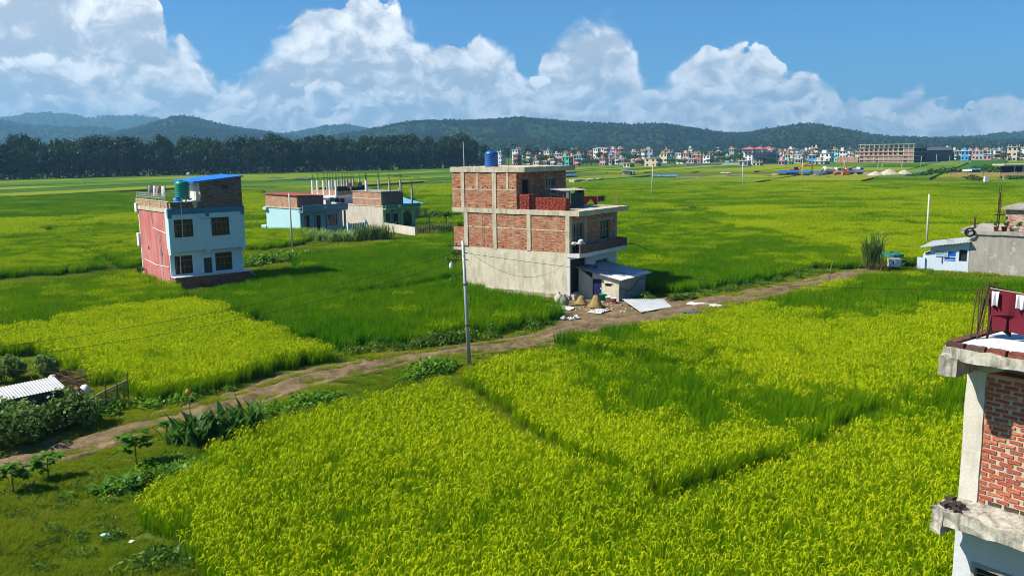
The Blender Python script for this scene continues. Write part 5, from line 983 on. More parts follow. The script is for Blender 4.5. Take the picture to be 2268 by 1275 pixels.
def near_house():
    rz = rot_z(-37); L = FR(NHA, -37); Z0, Z1 = 5.80, 7.66
    t = thing('corner_house', 'weathered brick and concrete house corner rising close at the right edge', 'house', NHA, rz)
    PL1 = plaster('grey_white_plaster', (.55, .57, .60), (.36, .40, .43), .35, 1.2); LED = plaster('mouldy_ledge', (.46, .44, .36), (.07, .07, .066), 1.0, 2.8, patch=(.55, .53, .47)); COLM = plaster('pale_column', (.58, .55, .48), (.40, .37, .30), .6, 2.2)
    ops = [(-1.5, 3.7, -.02, 4.84)]
    obj('lower_wall', wall_open('x', -.02, .23, -9, .26, -.1, 5.56, ops), PL1, t); obj('end_wall', B(.235, .05, -.1, 8, .26, 7.6), COLM, t)
    w = obj('window_frame', MB().box(-.035, -1.52, 4.84, .1, .0, 4.9).box(-.035, -.05, 3.66, .1, .0, 4.838).box(-.035, -1.56, 3.66, .1, -1.51, 4.838).box(-.035, -1.505, 3.64, .1, -.055, 3.7), CONCD, t)
    for i in range(11): obj('slat', B(.04, -1.5, 3.74+i*.1, .09, -.06, 3.74+i*.1+.06), BLACKP, w)
    obj('ledge_slab', rough_box(-.62, -9, 5.565, .2, .24, Z0-.02, .16, .022, 7), LED, t); obj('ledge_end', rough_box(-.64, .15, 5.42, -.30, .33, Z0-.01, .08, .025, 8), LED, t)
    rg = random.Random(3); rb = thing('rubble', 'dark broken bricks heaped on the end of the near house ledge', 'rubble', L(-.45, .15, Z0-.03), rz)
    for i in range(7): obj('brick', rough_box(-.065, -.04, -.025, .065, .04, .025, .06, .005, i), flat('charred_brick', (.07, .05, .042), .95, .5, 12), rb, loc=(rg.uniform(-.06, .14), rg.uniform(-.10, .06), .025+.042*(i//3)), rot=(rg.uniform(-.3, .3), rg.uniform(-.3, .3), rg.uniform(0, 3)))
    obj('column', rough_box(-.012, .0, Z0-.02, .22, .26, Z1+.02, .2, .006, 6), COLM, t)
    # brick wall: mortar bed with each brick its own block, a little proud and uneven
    wl = obj('brick_wall', B(.012, -2.38, Z0-.015, .22, -.002, Z1), flat('lime_mortar', (.50, .44, .34), .95, .3, 30, 0, .1, .5), t)
    cols = ((.44, .115, .060), (.49, .15, .080), (.41, .10, .058), (.37, .11, .075), (.51, .18, .10)); BM = []
    for i, c in enumerate(cols):
        me = rough_box(-.001, -.094, -.0232, .05, .094, .0232, .04, .0045, 20+i); me.materials.append(flat('wall_brick_%d' % i, c, .92, .35, 22, 0, .1, .5)); BM.append(me)
    dk = BM[0].copy(); dk.materials.clear(); dk.materials.append(flat('burnt_brick', (.10, .055, .04), .92, .35, 22)); half = []
    for i in range(3):
        me = rough_box(-.001, -.044, -.0232, .05, .044, .0232, .05, .0035, 40+i); me.materials.append(MATS['wall_brick_%d' % i]); half.append(me)
    nr = int((Z1-Z0)/.068)
    for k in range(nr):
        z = Z0+.026+k*.068; y = -.112 if k % 2 else -.058
        if k % 2 == 0: obj('brick', rg.choice(half), None, wl, loc=(rg.uniform(-.004, .004), y, z), rot=(0, 0, rg.uniform(-.03, .03))); y -= .168
        else: y -= .0
        while y > -2.26:
            me = dk if (k == 0 and y > -1.0) else rg.choice(BM)
            bo = obj('brick', me, None, wl, loc=(rg.uniform(-.005, .005), y+rg.uniform(-.010, .010), z+rg.uniform(-.004, .004)), rot=(rg.uniform(-.03, .03), 0, rg.uniform(-.03, .03))); bo.scale = (1, rg.uniform(.86, 1.03), rg.uniform(.82, 1.08)); y -= .225
    obj('brick_wall_far', B(.0, -9, Z0-.015, .22, -2.385, Z1), BRK, t)
    # roof slab, beam stub and edge bricks
    obj('roof_slab', rough_box(-.74, -9, Z1+.30, 8, .28, 8.12, .16, .02, 11), LED, t); obj('ceiling_slab', B(.0, -9, Z1+.005, 8, .27, Z1+.299), COLM, t); obj('beam_stub', rough_box(-.76, .06, Z1+.07, -.02, .30, Z1+.33, .1, .014, 12), LED, t)
    ebm = [rough_box(-.055, -.115, 0, .055, .115, .062, .06, .006, 70+i) for i in range(3)]
    for me, c in zip(ebm, ((.09, .05, .04), (.22, .07, .045), (.13, .075, .06))): me.materials.append(flat('edge_brick_%d' % int(c[0]*100), c, .95, .5, 14))
    for i in range(9): obj('edge_brick', ebm[(i*2+i//3) % 3], None, t, loc=(-.66+rg.uniform(-.01, .01), .12-i*.262, 8.118), rot=(0, 0, rg.uniform(-.04, .04)))
    for i in range(7): obj('edge_brick', ebm[(i+1) % 3], None, t, loc=(-.50+i*.24, .22, 8.118), rot=(0, 0, math.pi/2+rg.uniform(-.05, .05)))
    obj('terrace_floor', rough_box(-.58, -9, 8.118, 8, .14, 8.15, .5, .006, 14), plaster('pale_screed', (.66, .66, .66), (.55, .55, .53), .4), t)  # floor is a pale screed with faint stains
    m = MB()
    for i in range(8): a = Vector((-.16+.045*i+rg.uniform(-.03, .03), .10+rg.uniform(-.06, .08), 8.12)); m.tube([a, a+Vector((.16+rg.uniform(-.08, .08), .0+rg.uniform(-.06, .08), .66+.14*rg.random()))], .009, 5)
    obj('rebar', m, RUST, t); m = MB(); m.tube([(-.05, .16, 8.12), (.14, .12, 8.92)], .014, 5); m.tube([(.12, .12, 8.88), (.35, -.12, 8.80)], .010, 5); obj('leaning_stake', m, RUST, t)
    q = L(.13, .09, 8.84); e = L(.13, -3.0, 8.76); d = (e-q); ang = math.atan2(d.y, d.x)
    ln = thing('washing_line', 'cord tied to the bent rods on the near house roof', 'clothes line', q, 0); obj('cord', MB().tube([(0, 0, 0), tuple(d*.5+Vector((0, 0, -.05))), tuple(d)], .006, 5), flat('cord', (.6, .55, .4), .9), ln)
    def hang(name, mt, u, w, h, lab, off=0., seed=0, mb=None):
        p = q.lerp(e, u/3.09)-Vector((0, 0, .02)); o = obj(name, mb or cloth(w, h, seed, amp=.022), mt, loc=p+Vector((math.sin(ang), -math.cos(ang), 0))*off, rot=(0, 0, ang)); tag(o, lab, 'laundry')
    hang('dark_blanket', flat('brown_black_cloth', (.035, .018, .018), .95), -.06, .34, .60, 'dark blanket bunched behind the rods on the near house roof', -.10, 4)
    hang('maroon_shorts', CLOTHM, .02, .52, .54, 'maroon shorts with pale hem hanging on the near house roof', .03, 9, trousers(.50, .56, .58, .05)); hang('maroon_cloth', CLOTHM, .05, .62, .33, 'maroon waist cloth folded over the near house line', .055, 7)
    hang('towel', CLOTHW, .06, .10, .20, 'left white towel over the maroon clothes', .10, 3); hang('towel', CLOTHW, .38, .12, .19, 'right white towel over the maroon clothes', .10, 5)
    tag(obj('orange_board', B(0, 0, 0, .5, .8, .02), flat('orange_paint', (.62, .12, .04), .5), loc=L(-.45, -1.02, Z1+.12), rot=(0, R(8), rz)), 'orange board sticking out under the near house roof slab', 'board')
near_house()
def pole(base, top, name, label, r0=.13, r1=.08, mat=None, group=None, arms=False):
    t = thing(name, label, 'pole', base, 0, group); v = top-base; obj('shaft', MB().tube([(0, 0, -.3), tuple(v*.5), tuple(v)], r0, 10, r1), mat or CONC, t, True); return t, v
GALV = flat('galvanised_pole', (.42, .44, .44), .5, .2, 3, .3); PALEC = flat('pale_pole', (.60, .58, .50), .8)
def wires():
    b = G(1040, 810); t, v = pole(b, AT(1025, 533, math.hypot(b.x, b.y)), 'utility_pole', 'grey steel utility pole standing by the track in front of the bare house', .11, .075, GALV)
    for i, (dz, s) in enumerate(((.25, .75), (.62, .6), (.95, .85))):
        p = v-Vector((0, 0, dz)); a = obj('cross_arm', MB().tube([p+Vector((-s, .1, 0)), p+Vector((.25, -.05, 0))], .025, 6), RUST, t)
        for q in (-s*.95, -s*.45): obj('insulator', MB().lathe([(.03, 0), (.05, .03), (.03, .06), (.05, .09), (.02, .12)], 8, p+Vector((q, .08, .03))), flat('insulator', (.10, .06, .05), .3), a)
    obj('lamp', MB().blob(v+Vector((-.62, .1, -1.25)), .10, .10, .2, 2, 8, 6, .05), WHITEP, t, True)
    for k in (2.1, 4.2): obj('clamp', MB().lathe([(.125, k), (.125, k+.06)], 10, (v.x*k/6.4, v.y*k/6.4, 0)), RUST, t)
    tp = b+v
    def wire(a, c, sag, lab):
        n = 24; pts = [a.lerp(c, i/n)-Vector((0, 0, sag*4*(i/n)*(1-i/n))) for i in range(n+1)]; tag(obj('wire', MB().tube([p-a for p in pts], .009, 4), BLACKP, loc=a), lab, 'wire')
    hc = CHA+Vector((0, 0, 2.8)); wire(tp-Vector((0, 0, .3)), hc+Vector((-.2, -.1, 0)), 1.3, 'sagging wire from the pole to the front corner of the bare house')
    wire(tp-Vector((0, 0, .6)), AT(2300, 640, 46), .6, 'long wire running right from the pole over the rice')
    wire(tp-Vector((0, 0, .5)), AT(-60, 775, 40), .5, 'upper wire running left from the pole'); wire(tp-Vector((0, 0, .9)), AT(-60, 800, 37), .6, 'lower wire running left from the pole')
    for (bx, by, tx, ty, lab, m) in ((648, 553, 640, 428, 'slim pale pole beside the weed patch near the blue house', PALEC), (2052, 552, 2058, 430, 'pale concrete pole rising behind the whitewashed hut', PALEC), (1443, 436, 1446, 365, 'pale power pole in the middle of the right field', PALEC), (1645, 415, 1645, 360, 'pale power pole left of the blue tarps', PALEC), (1776, 401, 1778, 354, 'pale power pole in front of the excavator', PALEC), (1869, 388, 1870, 356, 'pale power pole behind the cement mixer', PALEC), (1944, 379, 1945, 362, 'short pole left of the sand heaps', PALEC), (1953, 379, 1954, 362, 'short pole just left of the big sand heap', PALEC), (1997, 377, 1998, 361, 'short pole right of the big sand heap', PALEC), (2039, 371, 2041, 346, 'pole before the shaded wall of the unfinished block', PALEC), (2073, 364, 2075, 342, 'pole beside the long grey wall', PALEC), (2103, 363, 2104, 345, 'pole near the yellow house', PALEC), (2129, 361, 2129, 346, 'pole before the blue-white house', PALEC), (150, 395, 150, 380, 'small field post left of the pink house', PALEC), (162, 395, 162, 382, 'second small field post left of the pink house', PALEC), (188, 412, 188, 396, 'small wooden post in the far left field', WOODB)):
        bb = G(bx, by); d = math.hypot(bb.x, bb.y); pole(bb, AT(tx, ty, d), 'power_pole', lab, min(.14, .09+d*.0002), .08, m, 'poles in the fields')
    bb = G(1830, 642); t, v = pole(bb, AT(1845, 576, math.hypot(bb.x, bb.y)), 'wooden_stake', 'thin leaning wooden stake beside the dirt track', .05, .025, WOODB); obj('fork', MB().tube([tuple(v*.62), tuple(v*.7+Vector((.35, 0, -.2)))], .015, 4), WOODB, t)
wires()
# ---------------------------------------------------------------- plants near the houses and track
LF_BUSH = leafmat('bush_leaf', (.03, .085, .014), (.11, .19, .03), .35, 1.2); LF_DARK = leafmat('canna_leaf', (.028, .10, .018), (.10, .22, .03), .4, 1.5)
LF_PAP = leafmat('papaya_leaf', (.045, .14, .012), (.11, .25, .018), .35, 2.0); LF_CORN = leafmat('corn_leaf', (.15, .27, .055), (.32, .42, .12), .4, 1.5); LF_CANE = leafmat('cane_leaf', (.07, .15, .025), (.20, .27, .06), .35, .9); LF_DRY = leafmat('dry_leaf', (.25, .17, .07), (.42, .32, .14), .3, 2.0)
BARK = flat('bark', (.16, .12, .085), .95, .4, 9, 0, .1, .6)
def blademesh(seed, n, L, width, lean, droop, spread, seg=4):
    r = np.random.default_rng(seed); v, f, c = blades(r, r.normal(size=(n, 2))*spread, n, L, lean, width, seg, droop, 0.0); return npmesh('leaves', v, f)
def bush(name, label, cat, p, r, h, seed, mat=LF_BUSH, n=420, leaf=.10, lumps=9, group=None, stem=True):
    t = thing(name, label, cat, p, random.Random(seed).uniform(0, 6), group); V, Fq = puff(seed, n, leaf/r, r, h*.62, lumps, h*.42); obj('foliage', npmesh('foliage', V, Fq), mat, t)
    if stem:
        m = MB(); rg = random.Random(seed)
        for i in range(5): m.tube([(rg.uniform(-.1, .1), rg.uniform(-.1, .1), -.05), (rg.uniform(-.6, .6)*r, rg.uniform(-.6, .6)*r, h*.65)], .022, 5, .01)
        obj('stem', m, BARK, t)
    return t
def papaya(p, h, seed, lab):
    t = thing('papaya_seedling', lab, 'papaya plant', p, 0, 'young papaya plants in the grass'); obj('stem', MB().tube([(0, 0, -.05), (.02, 0, h*.75)], .03, 6, .015), flat('green_stem', (.12, .16, .05), .8), t)
    r = np.random.default_rng(seed); V, Fq = [], []; b = 0
    for i in range(24):
        a = r.random()*6.28; el = r.uniform(-.2, 1.1); ln = h*r.uniform(.32, .5); c = np.array([math.cos(a)*math.cos(el)*ln*.85, math.sin(a)*math.cos(el)*ln*.85, h*r.uniform(.45, .82)+math.sin(el)*ln*.45])
        for j in range(13):
            q = r.random()*6.28; d = np.array([math.cos(q), math.sin(q), r.uniform(-.5, .15)]); l2 = h*.19*r.uniform(.7, 1.2); s = np.cross(d, [0, 0, 1])*l2*.30
            V += [c, c+d*l2*.5+s, c+d*l2, c+d*l2*.5-s]; Fq.append([b, b+1, b+2, b+3]); b += 4
    obj('leaves', npmesh('leaves', np.array(V), np.array(Fq)), LF_PAP, t)
for i, (b, h, lab) in enumerate((((30, 1095), 1.15, 'young papaya plant at the far left edge of the lawn'), ((108, 1065), 1.1, 'young papaya plant second from the left edge, below the track'), ((302, 1030), 1.3, 'bushy young papaya plant left of the canna clump'), ((370, 966), .75, 'smallest papaya seedling close to the track'))): papaya(G(*b), h, 90+i, lab)
cn = thing('canna_clump', 'dark broad-leaved canna clump beside the track', 'plant', G(455, 985), 0)
for i in range(9): a = i*.7; obj('leaves', blademesh(500+i, 26, .95+.25*(i % 3), .105, .26, .26, .20), LF_DARK, cn, loc=(-1.0+.28*i, .65*math.sin(i*1.7)+.12*i, 0))
obj('flower_stalk', MB().tube([(-.6, .3, 0), (-.62, .3, 1.9)], .015, 5), LF_DRY, cn); obj('flower', MB().blob((-.62, .3, 1.98), .10, .10, .12, 3, 7, 5, .4), flat('canna_flower', (.6, .28, .05), .7), cn)
ta = thing('taro_patch', 'bright broad-leaved taro plants at the rice edge below the canna', 'plant', G(330, 1075), 0)
for i in range(8): obj('leaves', blademesh(520+i, 9, .62, .10, .65, .5, .12), leafmat('taro_leaf', (.035, .13, .015), (.10, .24, .03), .3, 1.5), ta, loc=(-1.1+.42*i, -.7+.32*i+.25*math.sin(i*2.1), 0))
tag(obj('plastic_scrap', MB().blob((0, 0, .05), .17, .11, .06, 9, 8, 5, .4), flat('pale_blue_plastic', (.35, .60, .65), .5), loc=G(236, 1188)), 'pale blue plastic scrap on the lawn', 'rubbish')
tag(obj('white_scrap', MB().blob((0, 0, .05), .12, .08, .05, 12, 8, 5, .4), WHITEP, loc=G(293, 1203)), 'white scrap on the lawn right of the blue one', 'rubbish')
def shed_corner():
    c = [G(4, 885, 1.55), G(0, 866, 1.75), G(92, 844, 1.75), G(136, 856, 1.65), G(62, 878, 1.5)]
    a, b, d = c[4], c[3], c[2]; ux = (b-a); uy = (d-b); A = a-ux*1.1
    t = thing('chicken_shed', 'low shed with a pale tin roof among bushes at the left edge', 'shed', Vector((A.x, A.y, 0)), math.atan2(ux.y, ux.x)); wl = ux.length*2.1; dp = uy.length
    obj('roof', sheet([(-.2, -.15, 1.55), (wl+.1, -.15, 1.62), (wl+.1, dp+.1, 1.82), (-.2, dp+.1, 1.75)], .02, 26, .010), flat('pale_tin', (.60, .60, .58), .5, .3, 1.5, .15), t)
    WT = flat('dark_sheeting', (.06, .075, .085), .7); obj('front_wall', B(0, 0, 0, wl, .05, 1.5), WT, t); obj('end_wall', B(wl-.05, .055, 0, wl, dp, 1.55), WT, t); obj('rear_wall', B(0, dp-.05, 0, wl-.055, dp, 1.65), WT, t)
    m = MB()
    for i in range(5): m.tube([(wl*i/4, -.06, 0), (wl*i/4, -.06, 1.5)], .04, 5)
    obj('post', m, WOODB, t)
    labs = (('big leafy bush in front of the chicken shed', (40, 985), 1.3, 2.1), ('leafy bush at the right end of the chicken shed', (135, 955), 1.0, 1.8), ('dark bush in the bottom corner left of the chicken shed', (-25, 1000), 1.2, 2.0), ('leafy shrub with thin stems beside the chicken shed end', (175, 945), .8, 1.5), ('tall weedy bush behind the chicken shed roof', (10, 850), .9, 1.8), ('small weedy bush behind the stick pile', (105, 838), .6, 1.4))
    for i, (lb, p, r_, h) in enumerate(labs): bush('garden_bush', lb, 'bush', G(*p), r_, h, 600+i, leafmat('garden_leaf', (.06, .14, .025), (.24, .34, .08), .45, 2.0), 1500, .085, 16, 'bushes round the chicken shed')
    s = thing('stick_pile', 'heap of dry brown sticks beside the tin roof', 'sticks', G(150, 858), 0); m = MB(); rg = random.Random(2)
    for i in range(90): a_ = rg.uniform(0, 3.14); p = Vector((rg.gauss(0, .7), rg.gauss(0, .45), abs(rg.gauss(.3, .3)))); e = Vector((math.cos(a_), math.sin(a_), rg.uniform(-.25, .4)))*rg.uniform(.4, .9); m.tube([p-e, p+e], .014, 4)
    s['kind'] = None; del s['kind']; obj('sticks', m, flat('dry_stick', (.14, .075, .05), .9, .5, 12), s, kind='stuff')
    for i, (p, nm, mt) in enumerate((((118, 838), 'pale stuffed sack on top of the stick pile', flat('pale_sack', (.55, .53, .42), .9)), ((172, 866), 'round brown clay pot by the chicken shed', flat('brown_clay', (.22, .10, .06), .8)), ((190, 862), 'white rag bundle beside the brown pot', WHITEP))):
        q = G(p[0], p[1]+14); tag(obj(('sack', 'clay_pot', 'rag_bundle')[i], MB().blob((0, 0, .24), .24, .2, .27, 20+i, 10, 7, .15 if i != 1 else .03), mt, loc=q, smooth=True), nm, ('sack', 'pot', 'rags')[i])
    f = thing('net_fence', 'green net fence with a long bamboo rail beside the chicken shed', 'fence', G(155, 945), 0); o = G(155, 945); e1 = G(285, 888)-o; m = MB()
    obj('rail', MB().tube([(0, 0, .62), tuple(e1*.5+Vector((0, 0, .85))), tuple(e1+Vector((0, 0, .95)))], .045, 6), flat('bamboo', (.34, .28, .14), .7), f)
    for i in range(6): q = e1*(i/5); obj('post', MB().tube([(q.x, q.y, 0), (q.x+.05, q.y, 1.15+.2*(i % 2))], .03, 5), WOODB, f)
    mnet, k = _new('fence_net'); tr = k.n('ShaderNodeBsdfTransparent'); df = k.n('ShaderNodeBsdfDiffuse'); k.put(df.inputs[0], (.03, .09, .06)); mx = k.n('ShaderNodeMixShader'); mx.inputs[0].default_value = .62; k.t.links.new(tr.outputs[0], mx.inputs[1]); k.t.links.new(df.outputs[0], mx.inputs[2]); k.t.links.new(mx.outputs[0], k.n('ShaderNodeOutputMaterial').inputs[0])
    n_ = Vector((-e1.y, e1.x, 0)).normalized(); obj('net', MB().grid(lambda u, v: tuple(e1*u+n_*(.06*math.sin(u*14)-.05)+Vector((0, 0, .02+v*(.6+.3*u)))), 20, 3), mnet, f)
    for i, (px_, py_) in enumerate(((215, 860), (235, 850))): pass
shed_corner()
def crops():
    for i, (x, y, lab) in enumerate(((690, 536, 'corn plants'), (715, 540, 'corn plants'), (740, 541, 'corn plants'), (757, 540, 'corn plants'))):
        t = thing('corn_patch', 'leafy corn patch left of the dark blue gate, %s from the left' % ('first', 'second', 'third', 'last')[i], 'corn', G(x, y-4), 0, 'corn patches before the blue house')
        for j in range(7): obj('leaves', blademesh(700+i*9+j, 22, 1.9, .05, .35, .45, .35, 3), LF_CORN, t, loc=(random.Random(i*7+j).uniform(-1.1, 1.1), random.Random(i*5+j).uniform(-.8, .8), 0)); 
    for i, (x, y) in enumerate(((806, 533), (830, 532), (852, 530))):
        t = thing('tall_grass_clump', 'tall cane grass clump right of the blue gate, %s of three' % ('left', 'middle', 'right')[i], 'grass', G(x, y), 0, 'cane grass by the gate')
        for j in range(6): obj('leaves', blademesh(760+i*9+j, 30, 2.3, .035, .16, .30, .4, 3), LF_CANE, t, loc=(random.Random(i*3+j).uniform(-.9, .9), random.Random(i+j*3).uniform(-.5, .5), 0))
    t = thing('sugarcane_clump', 'tall sugarcane clump with dry base beside the track end', 'sugarcane', G(1935, 600), 0); rg = random.Random(4)
    for j in range(12): obj('cane_leaves', blademesh(800+j, 16, 2.6+.9*rg.random(), .045, .12, .28, .14, 4), LF_CANE, t, loc=(rg.uniform(-.65, .65), rg.uniform(-.5, .5), .35))
    for j in range(6): obj('dry_leaves', blademesh(830+j, 22, 1.3, .03, .35, .6, .2, 3), LF_DRY, t, loc=(rg.uniform(-.7, .7), rg.uniform(-.5, .5), 0))
    m = MB()
    for j in range(16): x, y = rg.uniform(-.6, .6), rg.uniform(-.45, .45); m.tube([(x, y, 0), (x*1.2, y*1.2, 2.0)], .025, 5)
    obj('stalks', m, flat('cane_stalk', (.30, .26, .12), .8), t)
    b = thing('white_crate', 'white box beside the sugarcane clump', 'crate', G(1968, 597), -.2); obj('box', MB().box(0, 0, .25, 1.0, .7, .95), WHITEP, b); m = MB(); m.box(.05, .05, 0, .12, .12, .248); m.box(.85, .05, 0, .92, .12, .248); m.box(.05, .55, 0, .12, .62, .248); m.box(.85, .55, 0, .92, .62, .248); obj('leg', m, WOODB, b); obj('dark_mark', B(.3, -.006, .5, .42, -.001, .75), CLOTHK, b)
    tag(obj('green_tarp', MB().blob((0, 0, .3), 1.1, .6, .42, 3, 12, 6, .2), flat('teal_tarp', (.02, .20, .18), .7, .4, 4), loc=G(1975, 592)+Vector((.3, .9, .55))), 'crumpled teal tarp heaped behind the white box', 'tarp')
    for i, (x, y, r_, h, lb) in enumerate(((2000, 591, .8, .9, 'low dark bush between the teal tarp and the hut'), (2025, 589, .7, .7, 'low dark bush against the whitewashed hut'), (1530, 660, .8, .5, 'leafy shrub on the verge beyond the tin sheet'), (1497, 664, .6, .45, 'small leafy shrub next to the tin sheet end'), (985, 518, 1.7, 1.6, 'dark hedge bush left of the bare brick house'), (938, 517, 1.2, 1.1, 'dark bush at the foot of the papaya tree'), (880, 497, .9, 1.0, 'small bush above the compound wall'), (1008, 632, .5, .9, 'small shrub at the rear corner of the bare brick house'))): bush('shrub', lb, 'shrub', G(x, y), r_, h, 650+i, LF_BUSH, 260, .14, 9)
    for i, (x, y, h, lb) in enumerate(((950, 520, 3.4, 'taller papaya tree beside the lime green house'), (988, 514, 2.8, 'shorter papaya tree nearest the bare brick house'))):
        t = thing('papaya_tree', lb, 'papaya tree', G(x, y), i, 'papaya trees by the lime green house'); obj('trunk', MB().tube([(0, 0, -.1), (.1, 0, h*.7), (.05, .05, h*.82)], .09, 7, .05), BARK, t); V, Fq = puff(670+i, 240, .13, 1.25, .75, 11, h*.82); obj('crown', npmesh('crown', V, Fq), LF_BUSH, t)
    f = thing('picket_fence', 'dark leaning picket fence right of the compound wall', 'fence', G(925, 522), 0); e = G(1000, 515)-G(925, 522); m = MB()
    for i in range(20): q = e*(i/19); obj('picket', MB().tube([(q.x, q.y, 0), (q.x+.03*(i % 3), q.y, 1.35+.15*(i % 2))], .04, 4), WOODB, f)
    obj('rail', MB().tube([(0, 0, .9), tuple(e+Vector((0, 0, .95)))], .03, 5), WOODB, f)
crops()

# ---------------------------------------------------------------- forest edge
LF_FOR = leafmat('forest_leaf', (.011, .030, .010), (.038, .070, .020), .2, .05)  # dark greens also suggest the cloud shadow lying over the forest
def forest():
    protos = []
    for i in range(6):
        t = thing('forest_tree', 'dark tree in the dense forest edge beyond the left fields', 'tree', (0, 0, 0), 0, 'trees of the forest edge'); h = 1.0
        V, Fq = puff(900+i, 620, .085, .235, .34, 16, .68); V2, F2 = puff(930+i, 400, .10, .22, .30, 9, .31)
        obj('crown', npmesh('crown', np.r_[V, V2], np.r_[Fq, F2+len(V)]), LF_FOR, t); obj('trunk', MB().tube([(0, 0, -.02), (.01, 0, .35), (.0, .01, .70)], .014, 6, .006), flat('forest_bark', (.13, .115, .09), .9), t); protos.append(t)
    fl = [(-430, 330), (-330, 376), (-248, 421), (-150, 478), (-37, 549), (-14, 562)]; rg = random.Random(17); used = [0]*6; cnt = 0
    L_ = 0; pts = []
    for (x0, y0), (x1, y1) in zip(fl[:-1], fl[1:]):
        n = int(math.hypot(x1-x0, y1-y0)/5.6)
        for i in range(n): t_ = (i+.5)/n; pts.append((x0+(x1-x0)*t_, y0+(y1-y0)*t_))
    for row in range(4):
        for (x, y) in pts:
            if row and rg.random() < .12: continue
            X = x+(-.5)*row*9+rg.uniform(-2.4, 2.4); Y = y+.87*row*9+rg.uniform(-2.4, 2.4)
            if abs(X) > .72*Y+12: continue
            h = (17.5 if row == 0 else 20.5+row*.5)*rg.uniform(.86, 1.12); w = h*rg.uniform(.85, 1.25); k = rg.randrange(6); cnt += 1
            if not used[k]:
                r = protos[k]; r.location = (X, Y, 0); r.rotation_euler = (0, 0, rg.uniform(0, 6)); r.scale = (w, w, h); used[k] = 1
            else: r = dup(protos[k], (X, Y, 0), rg.uniform(0, 6), scale=(w, w, h))
            r['label'] = ('dark tree in the front row of the forest edge beyond the left fields', 'dark tree in the second row of the forest edge', 'dark crown in the third row of the forest edge', 'dark crown in the rearmost row of the forest edge')[row]; r['group'] = 'forest edge trees, row %d' % (row+1)
    V, Fq = puff(990, 900, .035, 1, 1, 30, 0); P = []
    for (x, y) in pts:
        for j in range(3): P.append((x+rg.uniform(-4, 2), y+rg.uniform(1, 14), 0))
    us = plantset('understory', [npmesh('understory', *leaf_cloud(995+i, 150, .7, 3.6, 9.0)) for i in range(3)], LF_FOR)
    scatter('forest_undergrowth', np.array(P), us, RNG.integers(0, 3, len(P)), scl=np.c_[np.full(len(P), 1.), np.full(len(P), 1.), RNG.uniform(.6, 1.3, len(P))], kind='stuff')
    big = protos[0]; p = AT(1022, 360, 575); dup(big, (p.x, p.y, 0), 1.0, 'tallest pale tree at the right end of the forest edge', 'landmark trees', (29, 29, 26))
forest()

# ---------------------------------------------------------------- the town
PAL = {'white': (.70, .70, .68), 'cream': (.66, .60, .45), 'pink': (.62, .36, .36), 'coral': (.62, .24, .20), 'yellow': (.72, .58, .14), 'green': (.10, .46, .30), 'teal': (.14, .46, .48), 'blue': (.08, .30, .58), 'beige': (.55, .47, .36), 'brown': (.28, .17, .12), 'grey': (.36, .37, .37), 'lavender': (.52, .50, .60), 'brick': (.42, .18, .12), 'turquoise': (.20, .62, .66)}
TM = {k: plaster('town_'+k, c, tuple(q*.7 for q in c), .5, .25) for k, c in PAL.items()}
ORD = ['first', 'second', 'third', 'fourth', 'fifth', 'sixth', 'seventh', 'eighth', 'ninth', 'tenth', 'eleventh', 'twelfth', 'thirteenth', 'fourteenth', 'fifteenth', 'sixteenth', 'seventeenth', 'eighteenth', 'nineteenth', 'twentieth', 'twenty-first', 'twenty-second', 'twenty-third', 'twenty-fourth', 'twenty-fifth', 'twenty-sixth', 'twenty-seventh', 'twenty-eighth']
TOWN = []
